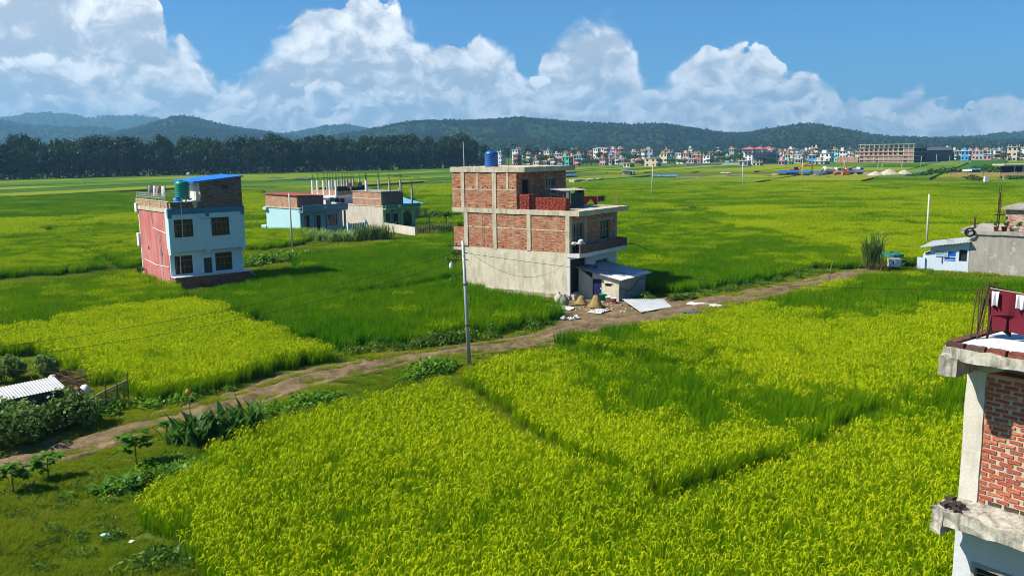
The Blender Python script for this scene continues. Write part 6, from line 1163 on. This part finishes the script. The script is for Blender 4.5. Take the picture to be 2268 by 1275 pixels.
def townhouse(x0, x1, yt, yb, col, d=None, tank=None, roof=None, az=-48):
    xm = x0*.45+x1*.55
    if d is None: g = G(xm, yb); d = math.hypot(g.x, g.y)
    p = AT(xm, yb, d); top = AT(xm, yt, d).z; h = max(top, 2.6); w = (x1-x0)/FPX*d/1.36; base = Vector((p.x, p.y, 0)); rg = random.Random(int(x0*13+yt)); rz = rot_z(az+rg.uniform(-9, 9))
    w0, w1 = w*rg.uniform(.85, 1.1), w*rg.uniform(.9, 1.25); nf = max(1, min(5, round(h/3.2))); fh = h/nf
    t = thing('town_house', 'x', 'house', base, rz, 'houses of the distant town'); TOWN.append((xm, col, nf, t)); wall = TM[col]
    obj('wall', B(-w0/2, -w1/2, -.3, w0/2, w1/2, h-.3), wall, t); ov = .45
    if roof: obj('roof', MB().add([(-w0/2-ov, -w1/2-ov, h-.3), (w0/2+ov, -w1/2-ov, h-.3), (w0/2+ov, w1/2+ov, h-.3), (-w0/2-ov, w1/2+ov, h-.3), (0, -w1*.2, h+w0*.28), (0, w1*.2, h+w0*.28)], [(0, 1, 4), (1, 2, 5, 4), (2, 3, 5), (3, 0, 4, 5), (3, 2, 1, 0)]), roof, t)
    else:
        obj('roof_slab', B(-w0/2-ov, -w1/2-ov, h-.295, w0/2+ov, w1/2+ov, h), TM['white'] if rg.random() < .5 else CONC, t)
        if rg.random() < .6: obj('stair_room', B(-w0*.4, -.1*w1, h+.005, w0*.05, w1*.35, h+2.1), wall if rg.random() < .7 else TM['brick'], t)
        if rg.random() < .5: obj('roof_tank', MB().lathe([(.6, h+.01), (.6, h+1.4), (.2, h+1.6)], 10, (w0*.25, w1*.2, 0)), flat('black_tank', (.02, .02, .025), .5) if rg.random() < .6 else MATS['bright_blue'], t)
        else:
            m = MB()
            for q in ((-.4, -.4), (.4, -.4), (-.4, .4), (.4, .4)): m.box(q[0]*w0-.15, q[1]*w1-.15, h+.005, q[0]*w0+.15, q[1]*w1+.15, h+1.3)
            obj('stub_column', m, CONC, t)
    nw = 2 if w < 9 else 3
    for f in range(nf):
        z = f*fh+fh*.30; zz = min(z+fh*.42, h-.6)
        for i in range(nw):
            u = w1*(-.5+(i+.5)/nw); obj('window', B(-w0/2-.06, u-.65, z, -w0/2+.04, u+.65, zz), GLASS, t)
            u = w0*(-.5+(i+.5)/nw); obj('window', B(u-.65, -w1/2-.06, z, u+.65, -w1/2+.04, zz), GLASS, t)
        if f and rg.random() < .75: obj('balcony', B(-w0/2-.1, -w1/2-1.1, f*fh-.15, w0/2+.1, -w1/2-.065, f*fh+.75 if rg.random() < .5 else f*fh+.12), TM['white'] if rg.random() < .5 else wall, t)
def town():
    L = [(1098, 1118, 336, 349, 'white', 720), (1136, 1155, 343, 362, 'brown', 640), (1135, 1153, 332, 345, 'white', 760), (1152, 1161, 339, 346, 'white', 800), (1166, 1176, 341, 350, 'cream', 700), (1180, 1202, 350, 360, 'beige', 660), (1204, 1224, 333, 348, 'cream', 760), (1207, 1222, 343, 358, 'yellow', 660), (1219, 1233, 351, 364, 'lavender', 620), (1203, 1217, 356, 369, 'beige', 600), (1232, 1250, 341, 354, 'pink', 700), (1250, 1264, 339, 352, 'brown', 720), (1244, 1268, 347, 364, 'green', 610), (1262, 1274, 346, 362, 'pink', 640), (1270, 1286, 352, 369, 'coral', None), (1276, 1292, 342, 358, 'teal', 670), (1300, 1318, 336, 346, 'brown', 800), (1314, 1329, 329, 348, 'white', 780), (1326, 1343, 327, 348, 'cream', 800), (1337, 1347, 329, 352, 'pink', 770), (1352, 1371, 330, 345, 'pink', 800), (1346, 1368, 343, 356, 'blue', 690), (1328, 1346, 350, 368, 'pink', None), (1344, 1360, 352, 367, 'grey', 620), (1357, 1373, 348, 363, 'white', 660), (1370, 1386, 351, 364, 'grey', 640), (1372, 1382, 338, 348, 'white', 800), (1380, 1403, 361, 372, 'beige', None), (1398, 1420, 336, 348, 'cream', 760), (1406, 1426, 355, 366, 'brown', 620), (1420, 1432, 332, 352, 'white', 720), (1428, 1452, 331, 352, 'grey', 740), (1428, 1460, 350, 370, 'beige', None), (1440, 1450, 346, 356, 'cream', 700), (1462, 1482, 339, 354, 'cream', 700), (1478, 1489, 337, 352, 'teal', 720), (1497, 1512, 338, 352, 'white', 720), (1499, 1517, 351, 360, 'white', 650), (1513, 1529, 339, 355, 'pink', 690), (1526, 1541, 352, 362, 'beige', 640), (1533, 1557, 342, 357, 'brick', 690), (1557, 1578, 344, 361, 'white', 650), (1606, 1617, 346, 357, 'teal', 690), (1635, 1661, 355, 369, 'grey', None), (1667, 1687, 362, 369, 'cream', None), (1711, 1731, 342, 357, 'white', 640), (1721, 1738, 335, 348, 'cream', 740), (1739, 1754, 342, 356, 'cream', 650), (1747, 1763, 350, 362, 'beige', 620), (1761, 1780, 342, 354, 'cream', 680), (1761, 1778, 351, 366, 'grey', 600), (1724, 1742, 355, 367, 'pink', None), (1739, 1755, 357, 366, 'teal', None), (1791, 1808, 343, 365, 'blue', None), (1806, 1832, 357, 366, 'grey', None), (1817, 1843, 339, 357, 'white', 660), (1842, 1859, 332, 353, 'turquoise', 680), (1858, 1875, 334, 357, 'white', 650), (1872, 1888, 341, 352, 'white', 700), (1893, 1906, 336, 350, 'cream', 760), (1906, 1920, 333, 348, 'white', 780), (2094, 2104, 331, 348, 'yellow', 720), (2110, 2119, 333, 347, 'white', 760), (2118, 2130, 334, 348, 'white', 720), (2128, 2149, 334, 350, 'blue', 700), (2148, 2160, 333, 350, 'pink', 720), (2160, 2180, 333, 350, 'grey', 700), (2179, 2195, 333, 345, 'turquoise', 760), (2179, 2194, 341, 350, 'pink', 680), (2193, 2212, 330, 345, 'white', 800), (2231, 2255, 325, 349, 'beige', 640), (2256, 2276, 328, 345, 'white', 780), (2280, 2310, 326, 348, 'cream', 700), (2320, 2345, 330, 348, 'pink', 700)]
    for q in L: townhouse(*q[:6], roof=(flat('town_red_roof', (.20, .085, .065), .7) if q[4] in ('brown',) else None))
    rg = random.Random(31)
    for i in range(95):
        x = rg.choice([rg.uniform(1120, 1640), rg.uniform(1120, 1640), rg.uniform(1700, 1915), rg.uniform(2060, 2330)]); yt = rg.uniform(328, 345); townhouse(x, x+rg.uniform(7, 14), yt-.004*(x-1400), 352, rg.choice(['white', 'white', 'white', 'cream', 'grey', 'beige', 'grey', 'lavender', 'cream', 'pink', 'brick', 'brown']), rg.uniform(760, 1050), roof=(MATS['town_red_roof'] if rg.random() < .12 else None))
    seen = {}
    for xm, col, nf, t in sorted(TOWN, key=lambda q: q[0]):
        k = (col, nf); i = seen.get(k, 0); seen[k] = i+1
        t['label'] = '%s %s-storey town house, %s such %s house from the left' % (col, ('one', 'two', 'three', 'four', 'five')[nf-1], ORD[min(i, 27)], col)
    # trees among the houses
    protos = []
    for i in range(5):
        t = thing('town_tree', 'dark leafy tree among the distant town houses', 'tree', (0, 0, 0), 0, 'trees among the town houses'); V, Fq = puff(1010+i, 330, .10, .5, .45, 12, .58); obj('crown', npmesh('crown', V, Fq), leafmat('town_leaf', (.016, .045, .014), (.06, .11, .03), .2, .06), t); obj('trunk', MB().tube([(0, 0, -.05), (0, 0, .45)], .03, 5), BARK, t); protos.append(t)
    T = [(1120, 322, 350, 17, 660), (1170, 318, 352, 30, 800), (1188, 322, 352, 24, 780), (1200, 340, 360, 22, 640), (1150, 352, 366, 20, 610), (1175, 352, 366, 20, 610), (1232, 321, 350, 22, 820), (1247, 322, 350, 24, 840), (1262, 324, 350, 20, 840), (1285, 328, 352, 22, 780), (1296, 338, 362, 26, 680), (1310, 348, 369, 30, 625), (1330, 334, 350, 20, 740), (1300, 354, 370, 26, 605), (1320, 356, 370, 22, 605), (1390, 338, 362, 26, 690), (1405, 336, 358, 20, 720), (1458, 352, 366, 14, 640), (1484, 350, 367, 20, 640), (1494, 354, 369, 18, 620), (1505, 360, 370, 16, 600), (1550, 334, 352, 30, 800), (1590, 335, 360, 36, 720), (1575, 352, 366, 22, 620), (1602, 346, 364, 30, 640), (1625, 340, 362, 26, 660), (1640, 336, 358, 24, 700), (1566, 330, 350, 26, 820), (1620, 330, 350, 26, 820), (1690, 352, 364, 16, 620), (1785, 334, 356, 24, 720), (1800, 335, 352, 22, 760), (1712, 350, 364, 14, 620), (1440, 330, 346, 22, 840), (1470, 328, 346, 26, 860), (1520, 330, 348, 22, 860), (2090, 335, 350, 18, 760), (2106, 334, 350, 14, 730), (2222, 336, 352, 26, 640), (2208, 340, 352, 16, 660), (2262, 336, 350, 20, 650), (2290, 334, 352, 30, 640), (1370, 360, 371, 14, 600), (1415, 364, 372, 10, 590), (1345, 338, 352, 16, 720), (1240, 350, 366, 14, 610)]
    used = [0]*5
    for i, (x, yt, yb, w, d) in enumerate(T):
        p = AT(x, yb, d); h = max(AT(x, yt, d).z, 4); wd = w/FPX*d*1.4; k = i % 5; S = (wd, wd, h*1.08)
        if not used[k]: r = protos[k]; r.location = (p.x, p.y, 0); r.scale = S; used[k] = 1
        else: dup(protos[k], (p.x, p.y, 0), i, scale=S)
    # long walls
    def longwall(a, b, h, mat, lab, name='boundary_wall'):
        o, e = G(*a), G(*b)-G(*a); n = Vector((-e.y, e.x, 0)).normalized()*.15; q = [-n, e-n, e+n, n]; t = thing(name, lab, 'wall', o, 0); obj('wall', MB().hexa([p+Vector((0, 0, -.2)) for p in q], [p+Vector((0, 0, h)) for p in q]), mat, t); m = MB(); k = max(3, int(e.length/5))
        for i in range(k+1): c = e*(i/k); m.box(c.x-.2, c.y-.2, 0, c.x+.2, c.y+.2, h+.15)
        obj('pier', m, mat, t)
    longwall((1518, 369.5), (1597, 367.5), 2.0, TM['white'], 'long white boundary wall at the edge of the far fields'); longwall((1600, 367), (1636, 367), 1.7, TM['grey'], 'grey boundary wall left of the white hotel'); longwall((2046, 363), (2150, 361.5), 1.0, TM['white'], 'low white wall right of the unfinished brick block')
    longwall((2050, 361.5), (2112, 357), 5.2, flat('shaded_wall', (.085, .085, .09), .9), 'tall dark factory wall right of the unfinished brick block'); longwall((2104, 392), (2330, 392), 1.4, BRKL, 'low weathered brick wall below the right-hand shed')  # near-black wall colour has the shade painted into it
    # white hotel with red hipped roofs
    A = G(1666, 363.5); t = thing('hotel', 'white four-storey hotel with red hipped roof caps and balconies', 'hotel', A, rot_z(-48)); h = AT(1666, 338, A.length).z; w, D = 33, 6.6; Wt = TM['white']
    obj('wall', B(0, 0, -.2, w, D, h), Wt, t)
    for f in range(4):
        z = h*f/4; obj('balcony', B(.3, -1.4, z+h/4-.35, w, -.02, z+h/4-.1), TM['grey'], t); obj('railing', B(.3, -1.4, z+.05 if f else .02, w, -1.3, z+.9), TM['grey'], t)
        for i in range(7): obj('window', B(2+i*4.4, -.06, z+.8, 3.9+i*4.4, .03, z+2.3), GLASS, t)
        for i in range(2): obj('window', B(-.06, 1.4+i*2.8, z+1.0, .03, 2.4+i*2.8, z+2.2), GLASS, t)
    RR = flat('hotel_red_roof', (.50, .12, .13), .6)
    for x in (1.5, 16, 30): obj('roof_cap', MB().add([(x-4.5, -1.6, h+2.2), (x+4.5, -1.6, h+2.2), (x+4.5, D+.8, h+2.2), (x-4.5, D+.8, h+2.2), (x, D/2-.5, h+4.0)], [(0, 1, 4), (1, 2, 4), (2, 3, 4), (3, 0, 4), (3, 2, 1, 0)]), RR, t); m = MB(); [m.box(x+q, y, h, x+q+.4, y+.4, h+2.2) for q in (-3.6, 3.2) for y in (-1.2, D-.4)]; obj('roof_post', m, Wt, t)
    obj('parapet', MB().box(0, 0, h+.005, w, .2, h+.9).box(0, .21, h+.005, .2, D, h+.9), Wt, t)
    # unfinished block
    A = G(2023, 362.5); az = -48; t = thing('unfinished_block', 'large unfinished five-storey brick and concrete block with open upper floors', 'building', A, rot_z(az)); dist = A.length; H = AT(2023, 318.5, dist).z; D = 33.0; W = 26.0; fh = H/5; BB = brickmat('block_brick', (.36, .17, .13), (.42, .22, .16), (.40, .30, .24), .5, .2, .03, .4)
    for f in range(1, 6): obj('floor_slab', B(-.55, -.5, f*fh-.28, W, D+.6, f*fh), CONC if f == 5 else CONCD, t)
    nb = 11
    for i in range(nb+1):
        y = .2+i*(D-.6)/nb; obj('column', B(-.27, y-.17, 0, .3, y+.17, H-.36), CONC, t)
    for x in (8, 16, 25):
        for y in (.3, 16, 32): obj('column', B(x-.25, y-.25, 0, x+.25, y+.25, H-.36), CONCD, t)
    obj('brick_infill', MB().box(-.2, .1, -.2, 0, D, 2*fh-.36), BB, t); obj('end_wall', B(.0, -.2, -.2, W, .0, 3*fh-.36), flat('shaded_wall', (.1, .1, .1)), t); obj('opening_shade_fill', B(1.6, 1.0, 0, W, D-.5, 4*fh-.3), DARK, t); obj('brick_bay', MB().box(-.25, .5, 2*fh, -.05, 6.5, 4*fh-.36), BB, t)  # end wall colour holds painted shade; near-black fill darkens the open floors
    for f in (2, 3):
        for i in range(3, nb): y = .2+i*(D-.6)/nb; obj('pier', B(-.2, y+.25, f*fh+.01, 0, y+(1.2 if f == 2 else 1.0), (f+1)*fh-.36), BB, t)
        obj('sill_wall', B(-.15, 6.6, f*fh+.01, -.02, D, f*fh+.7), BB, t)
    for f in (0, 1):
        for y in (4, 20.5, 26, 30.5): obj('window', B(-.26, y, f*fh+1.2, -.18, y+1.8, f*fh+2.3), DARK, t)
    obj('low_wing', B(-.2, D+.65, -.2, 9, D+14.5, fh*1.75), brickmat('wing_brick', (.46, .17, .11), (.48, .22, .15), (.4, .3, .22), .5, .2, .03, .3), t)
    for i in range(7): obj('wing_pier', B(-.4, D+.8+i*2.2, 0, -.19, D+1.15+i*2.2, fh*1.75+.1), CONC, t)
    o = AT(2022, 335, 690); s = thing('long_dark_shed', 'long low dark-roofed factory shed behind the unfinished block', 'shed', Vector((o.x+3, o.y, 0)), rot_z(-20)); obj('wall', B(0, 0, 0, 34, 10, 7.5), flat('shaded_wall', (.1, .1, .1)), s); obj('roof', MB().extr([(-1, 7.5), (11, 7.5), (5, 9.6)], 'x', -1, 35), flat('dark_tin', (.10, .12, .14), .6), s)  # shed walls reuse the colour with shade painted in
town()

# ---------------------------------------------------------------- works yard on the earth road
def works():
    pr = [(1180, 404), (1280, 402), (1400, 397.5), (1560, 396), (1700, 395), (1850, 393), (2000, 392), (2110, 396), (2330, 400)]; up = [(2330, 392), (2110, 388), (2000, 381), (1900, 381), (1850, 385), (1700, 389), (1560, 391.5), (1400, 393), (1280, 398), (1180, 400)]
    poly_sheet('earth_road', [G(*q) for q in pr+up], 0.012, dirt_mat('road_earth', (.34, .28, .20), (.20, .15, .10), (.42, .37, .29)), kind='structure')
    OR = flat('excavator_orange', (.62, .16, .03), .5); d = 340
    A = G(1752, 391); t = thing('excavator', 'orange excavator with raised boom among the blue tarps', 'excavator', A, .05); obj('body', MB().box(-1.2, -1.3, 1.1, 2.2, 1.3, 2.6), OR, t); obj('cab', B(.9, -1.3, 2.61, 2.1, .0, 3.5), GLASS, t); tr = MB()
    for y in (-1.5, .9): tr.extr([(-1.6, .4), (-1.2, 0), (2.4, 0), (2.8, .4), (2.5, 1.0), (-1.3, 1.0)], 'y', y, y+.6)
    obj('track', tr, BLACKP, t); m = MB(); m.tube([(2.2, 0, 2.2), (4.6, 0, 4.0), (6.8, 0, 4.8)], .36, 6, .30); obj('boom', m, OR, t); obj('stick', MB().tube([(6.6, 0, 4.9), (7.9, 0, 4.6), (8.0, 0, 2.0)], .26, 6, .2), OR, t); obj('bucket', MB().extr([(7.6, 1.9), (8.5, 1.9), (8.7, 1.1), (8.0, .7), (7.4, 1.2)], 'y', -.5, .5), DARK, t); obj('ram', MB().tube([(3.0, 0, 2.6), (5.4, 0, 4.6)], .10, 6), FRM, t)
    TB = flat('blue_tarp', (.03, .13, .52), .5, .45, 1.2)
    def shelter(x0, x1, yb, yt, lab, mt, dd=6.0):
        a, b = G(x0, yb), G(x1, yb); w = (b-a).length; h = max(AT((x0+x1)/2, yt, a.length).z, .8); t = thing('tarp_shelter', lab, 'shelter', a, math.atan2((b-a).y, (b-a).x)); rg = random.Random(int(x0)); obj('tarp', MB().grid(lambda u, v: (w*u, dd*v, h*(.72+.28*math.sin(min(v*1.6, 1)*1.57))+.25*rg.random()), 14, 5), mt, t); m = MB()
        for u in (0.02, .33, .66, .98): m.tube([(w*u, .05, 0), (w*u, .05, h*.75)], .08, 5); m.tube([(w*u, dd*.95, 0), (w*u, dd*.95, h*.95)], .08, 5)
        obj('post', m, WOODB, t); obj('stored_goods', B(w*.06, .8, 0, w*.92, dd*.8, h*.5), flat('navy_goods', (.02, .04, .10), .7), t)
    shelter(1722, 1766, 392, 379, 'long blue tarp shelter left of the excavator', TB); shelter(1776, 1794, 392, 379, 'bright blue tarp bundle under the excavator boom', flat('bright_tarp', (.02, .20, .62), .5, .4, 1.5), 4); shelter(1796, 1828, 391, 382, 'low blue tarp shelter right of the excavator', TB, 4); shelter(1708, 1722, 392.5, 386, 'small grey tarp heap at the left end of the works', flat('grey_tarp', (.45, .44, .40), .7), 3); shelter(2026, 2046, 387, 379, 'blue-grey covered load right of the sand heaps', flat('slate_tarp', (.10, .22, .30), .6), 4); shelter(1441, 1498, 395, 389, 'long low blue tarpaulin tunnel in the right field', flat('tunnel_blue', (.09, .24, .42), .6), 4); shelter(1250, 1275, 394, 386, 'blue tarp lean-to right of the bare brick roof', TB, 4); shelter(1593, 1616, 388, 383, 'pale flat roofed shelter in the middle field', flat('pale_roof', (.5, .5, .46), .7), 5); shelter(1605, 1641, 394, 388, 'dark low shelter with straw roof by the power pole', flat('straw_roof', (.20, .16, .12), .9), 5); shelter(2131, 2152, 386, 377, 'white sheeted truck bed above the low brick wall', WHITEP, 4); shelter(2142, 2172, 384, 374, 'blue-green tarp roof behind the white sheet', flat('seagreen_tarp', (.05, .22, .25), .6), 6); shelter(645, 682, 402, 395, 'small dark field hut left of the white house columns', flat('dark_roof', (.07, .09, .11), .8), 5); shelter(590, 620, 399, 396, 'low dark shelter in the far left field', flat('dark_roof', (.1, .1, .1)), 4)
    def truck(x, yb, lab, cabm, load, w=2.4, l=7.0, flip=1):
        A = G(x, yb); t = thing('truck', lab, 'truck', A, .1); obj('chassis', B(0, 0, .7, l, w, 1.0), DARK, t); cb = obj('cab', MB().extr([(l-2.0, 1.005), (l, 1.005), (l, 2.0), (l-.35, 2.9), (l-2.0, 2.9)], 'y', 0, w), cabm, t); obj('windscreen', B(l-1.6, -.03, 2.0, l-.5, -.005, 2.6), GLASS, cb)
        for x_ in (1.0, 2.2, l-1.2):
            for y in (-.05, w-.3): wh = obj('wheel', MB().tube([(x_, y, .5), (x_, y+.35, .5)], .5, 12), BLACKP, t); obj('hub', MB().tube([(x_, y-.02, .5), (x_, y, .5)], .2, 8), FRM, wh)
        if load == 'mixer': obj('drum', MB().tube([(.1, w/2, 2.4), (1.2, w/2, 2.2), (3.2, w/2, 2.0), (4.6, w/2, 1.7)], 1.2, 12, .8), flat('drum_cream', (.58, .55, .42), .6), t, True); obj('chute', MB().tube([(.2, w/2, 2.6), (-.6, w/2, 1.4)], .25, 6), DARK, t)
        else: obj('load_bed', B(0, .0, 1.005, l-2.1, w, 2.3), load, t)
    truck(1826, 389, 'cement mixer truck with cream drum behind the works', WHITEP, 'mixer'); truck(1876, 387.5, 'white-cabbed truck at the right end of the works', WHITEP, WHITEP); truck(1850, 388.5, 'pale truck between the mixer and the orange loader', flat('pale_truck', (.5, .5, .42), .6), flat('grey_load', (.25, .24, .2), .8))
    A = G(1866, 391); t = thing('backhoe', 'orange backhoe arm standing before the white-cabbed truck', 'backhoe', A, 0); obj('body', B(0, 0, .5, 2.6, 1.6, 1.9), OR, t); obj('arm', MB().tube([(.4, .5, 1.8), (.9, .5, 4.0), (1.9, .5, 2.8), (1.6, .5, .6)], .28, 6), OR, t)
    for x_ in (.5, 2.1): obj('wheel', MB().tube([(x_, -.1, .5), (x_, .3, .5)], .5, 12), BLACKP, t)
    t = thing('concrete_mixer', 'small red concrete mixer between the trucks', 'mixer', G(1845, 391.5), 0); obj('drum', MB().blob((.8, 0, 1.3), .8, .7, .7, 1, 10, 6, .05), flat('mixer_red', (.45, .10, .08), .6), t, True); obj('stand', MB().tube([(.2, 0, 0), (.8, 0, 1.2), (1.5, 0, 0)], .08, 5), DARK, t)
    SAND = flat('sand', (.52, .46, .38), .95, .25, 1.5, 0, .1, .5)
    for i, (x0, x1, yt, yb, lab) in enumerate(((1925, 1958, 384, 392, 'lower pale sand heap left of the big one'), (1950, 1995, 379.5, 391, 'biggest pale sand heap in the works yard'), (1988, 2022, 381, 390, 'pale sand heap right of the biggest one'), (1795, 1820, 389, 394, 'small straw-coloured heap before the blue tarps'))):
        a, b = G(x0, yb), G(x1, yb); w = (b-a).length; h = AT((x0+x1)/2, yt, (a+b).length/2).z; c = (a+b)/2; r_ = random.Random(i); n = 22; me = MB().grid(lambda u, v: ((u-.5)*w*1.5, (v-.5)*w*.9, max(-.05, (h+.8)*(1-min(1, math.hypot(u-.5, v-.5)*2)**1.3)+r_.uniform(-.15, .15))), n, n).mesh('heap', True); tag(obj('sand_heap', me, SAND if i < 3 else LF_DRY, loc=(c.x, c.y+w*.2, 0)), lab, 'heap', 'heaps in the works yard')
    # blue-roofed field shack
    A = G(1396, 391.5); t = thing('field_shack', 'pale field shack with sky blue tin roof in the right field', 'shack', A, rot_z(-48)+.5); obj('wall', B(0, 0, 0, 6.5, 3.2, 2.2), TM['pink'], t); obj('veranda_dark', B(1.2, -.06, .1, 6.3, -.01, 1.9), DARK, t); obj('roof', sheet([(-.6, -1.4, 2.15), (7.2, -1.4, 2.1), (7.2, 3.8, 2.75), (-.6, 3.8, 2.8)], .08, 10, .05), MATS['sky_tin'], t); m = MB(); [m.tube([(x, -1.2, 0), (x, -1.2, 2.1)], .07, 5) for x in (.2, 2.3, 4.4, 6.6)]; obj('post', m, WOODB, t)
    # open shed at the right edge
    A = G(2222, 386); t = thing('open_shed', 'long open shed with pale flat roof at the right edge', 'shed', A, -.08); z = AT(2222, 364, A.length).z; obj('roof', B(-.5, -1, z-.5, 24, 8, z), CONC, t); m = MB(); [m.box(x, -.6, 0, x+.3, -.3, z-.5) for x in (3.5, 6.5, 12, 18)]; obj('post', m, CONC, t); obj('back_wall', B(2.5, 7.5, 0, 24, 7.8, z-.5), DARK, t); obj('base_wall', B(2.5, -.25, 0, 24, .05, 1.0), BRKL, t)
    T = ((2015, 394, 1.8, 9), (2035, 393, 2.0, 8), (2050, 391, 2.4, 8), (2068, 388, 2.6, 9), (2085, 386, 2.8, 9), (2098, 388, 2.5, 8), (2112, 384, 2.6, 8), (2165, 383, 3.2, 8), (2180, 382, 3.6, 9), (2196, 384, 3.2, 9), (2208, 385, 2.8, 8), (2150, 398, 1.8, 8), (2165, 400, 2.0, 8), (2240, 401, 2.2, 8), (2258, 400, 2.0, 8), (1700, 394, .9, 5), (1830, 395, .8, 5), (1660, 395, .9, 5), (900, 396, 1.2, 7), (880, 395, 1.3, 7), (920, 397, 1.1, 6))
    for i, (x, y, h, r_) in enumerate(T): p = G(x, y); s = p.length/345; bush('field_bush', 'low green bush along the earth road, %s from the left' % ORD[sorted(range(len(T)), key=lambda k: T[k][0]).index(i)], 'bush', p, r_*.33*s, h*s, 1100+i, LF_BUSH, 150, .5, 7, 'bushes along the earth road', False)
    tag(obj('concrete_block', B(-.6, -.4, 0, .6, .4, 1.6), WHITEP, loc=G(2184, 402.5)), 'small white concrete block in the field near the right edge', 'block')
    for i, (a, b) in enumerate((((1272, 404), (1302, 402)), ((1303, 402.5), (1325, 400.5)), ((1327, 401), (1338, 400)))): p, q = G(*a), G(*b); e = q-p; tag(obj('concrete_slab', rough_box(0, 0, 0, e.length, 2.2, .9, .8, .06, i), CONC, loc=p, rot=(0, 0, math.atan2(e.y, e.x))), '%s of three pale slabs lying right of the bare brick house' % ('left', 'middle', 'right')[i], 'slab')
    poly_sheet('bare_soil_strip', [G(*q) for q in ((858, 392), (918, 391), (922, 387.5), (865, 387.5))], .014, flat('bare_red_soil', (.26, .10, .05), .95), kind='structure')
works()

# ---------------------------------------------------------------- air
def haze():
    m, k = _new('haze_air'); v = k.n('ShaderNodeVolumePrincipled'); v.inputs['Color'].default_value = (.26, .60, .92, 1); v.inputs['Density'].default_value = HAZE_D; v.inputs['Anisotropy'].default_value = 0.1
    k.t.links.new(v.outputs[0], k.n('ShaderNodeOutputMaterial').inputs['Volume'])
    obj('haze', B(-8300, -8300, -3, 8300, 8300, 480), m, kind='stuff')
HAZE_D = 1.75e-4
haze()
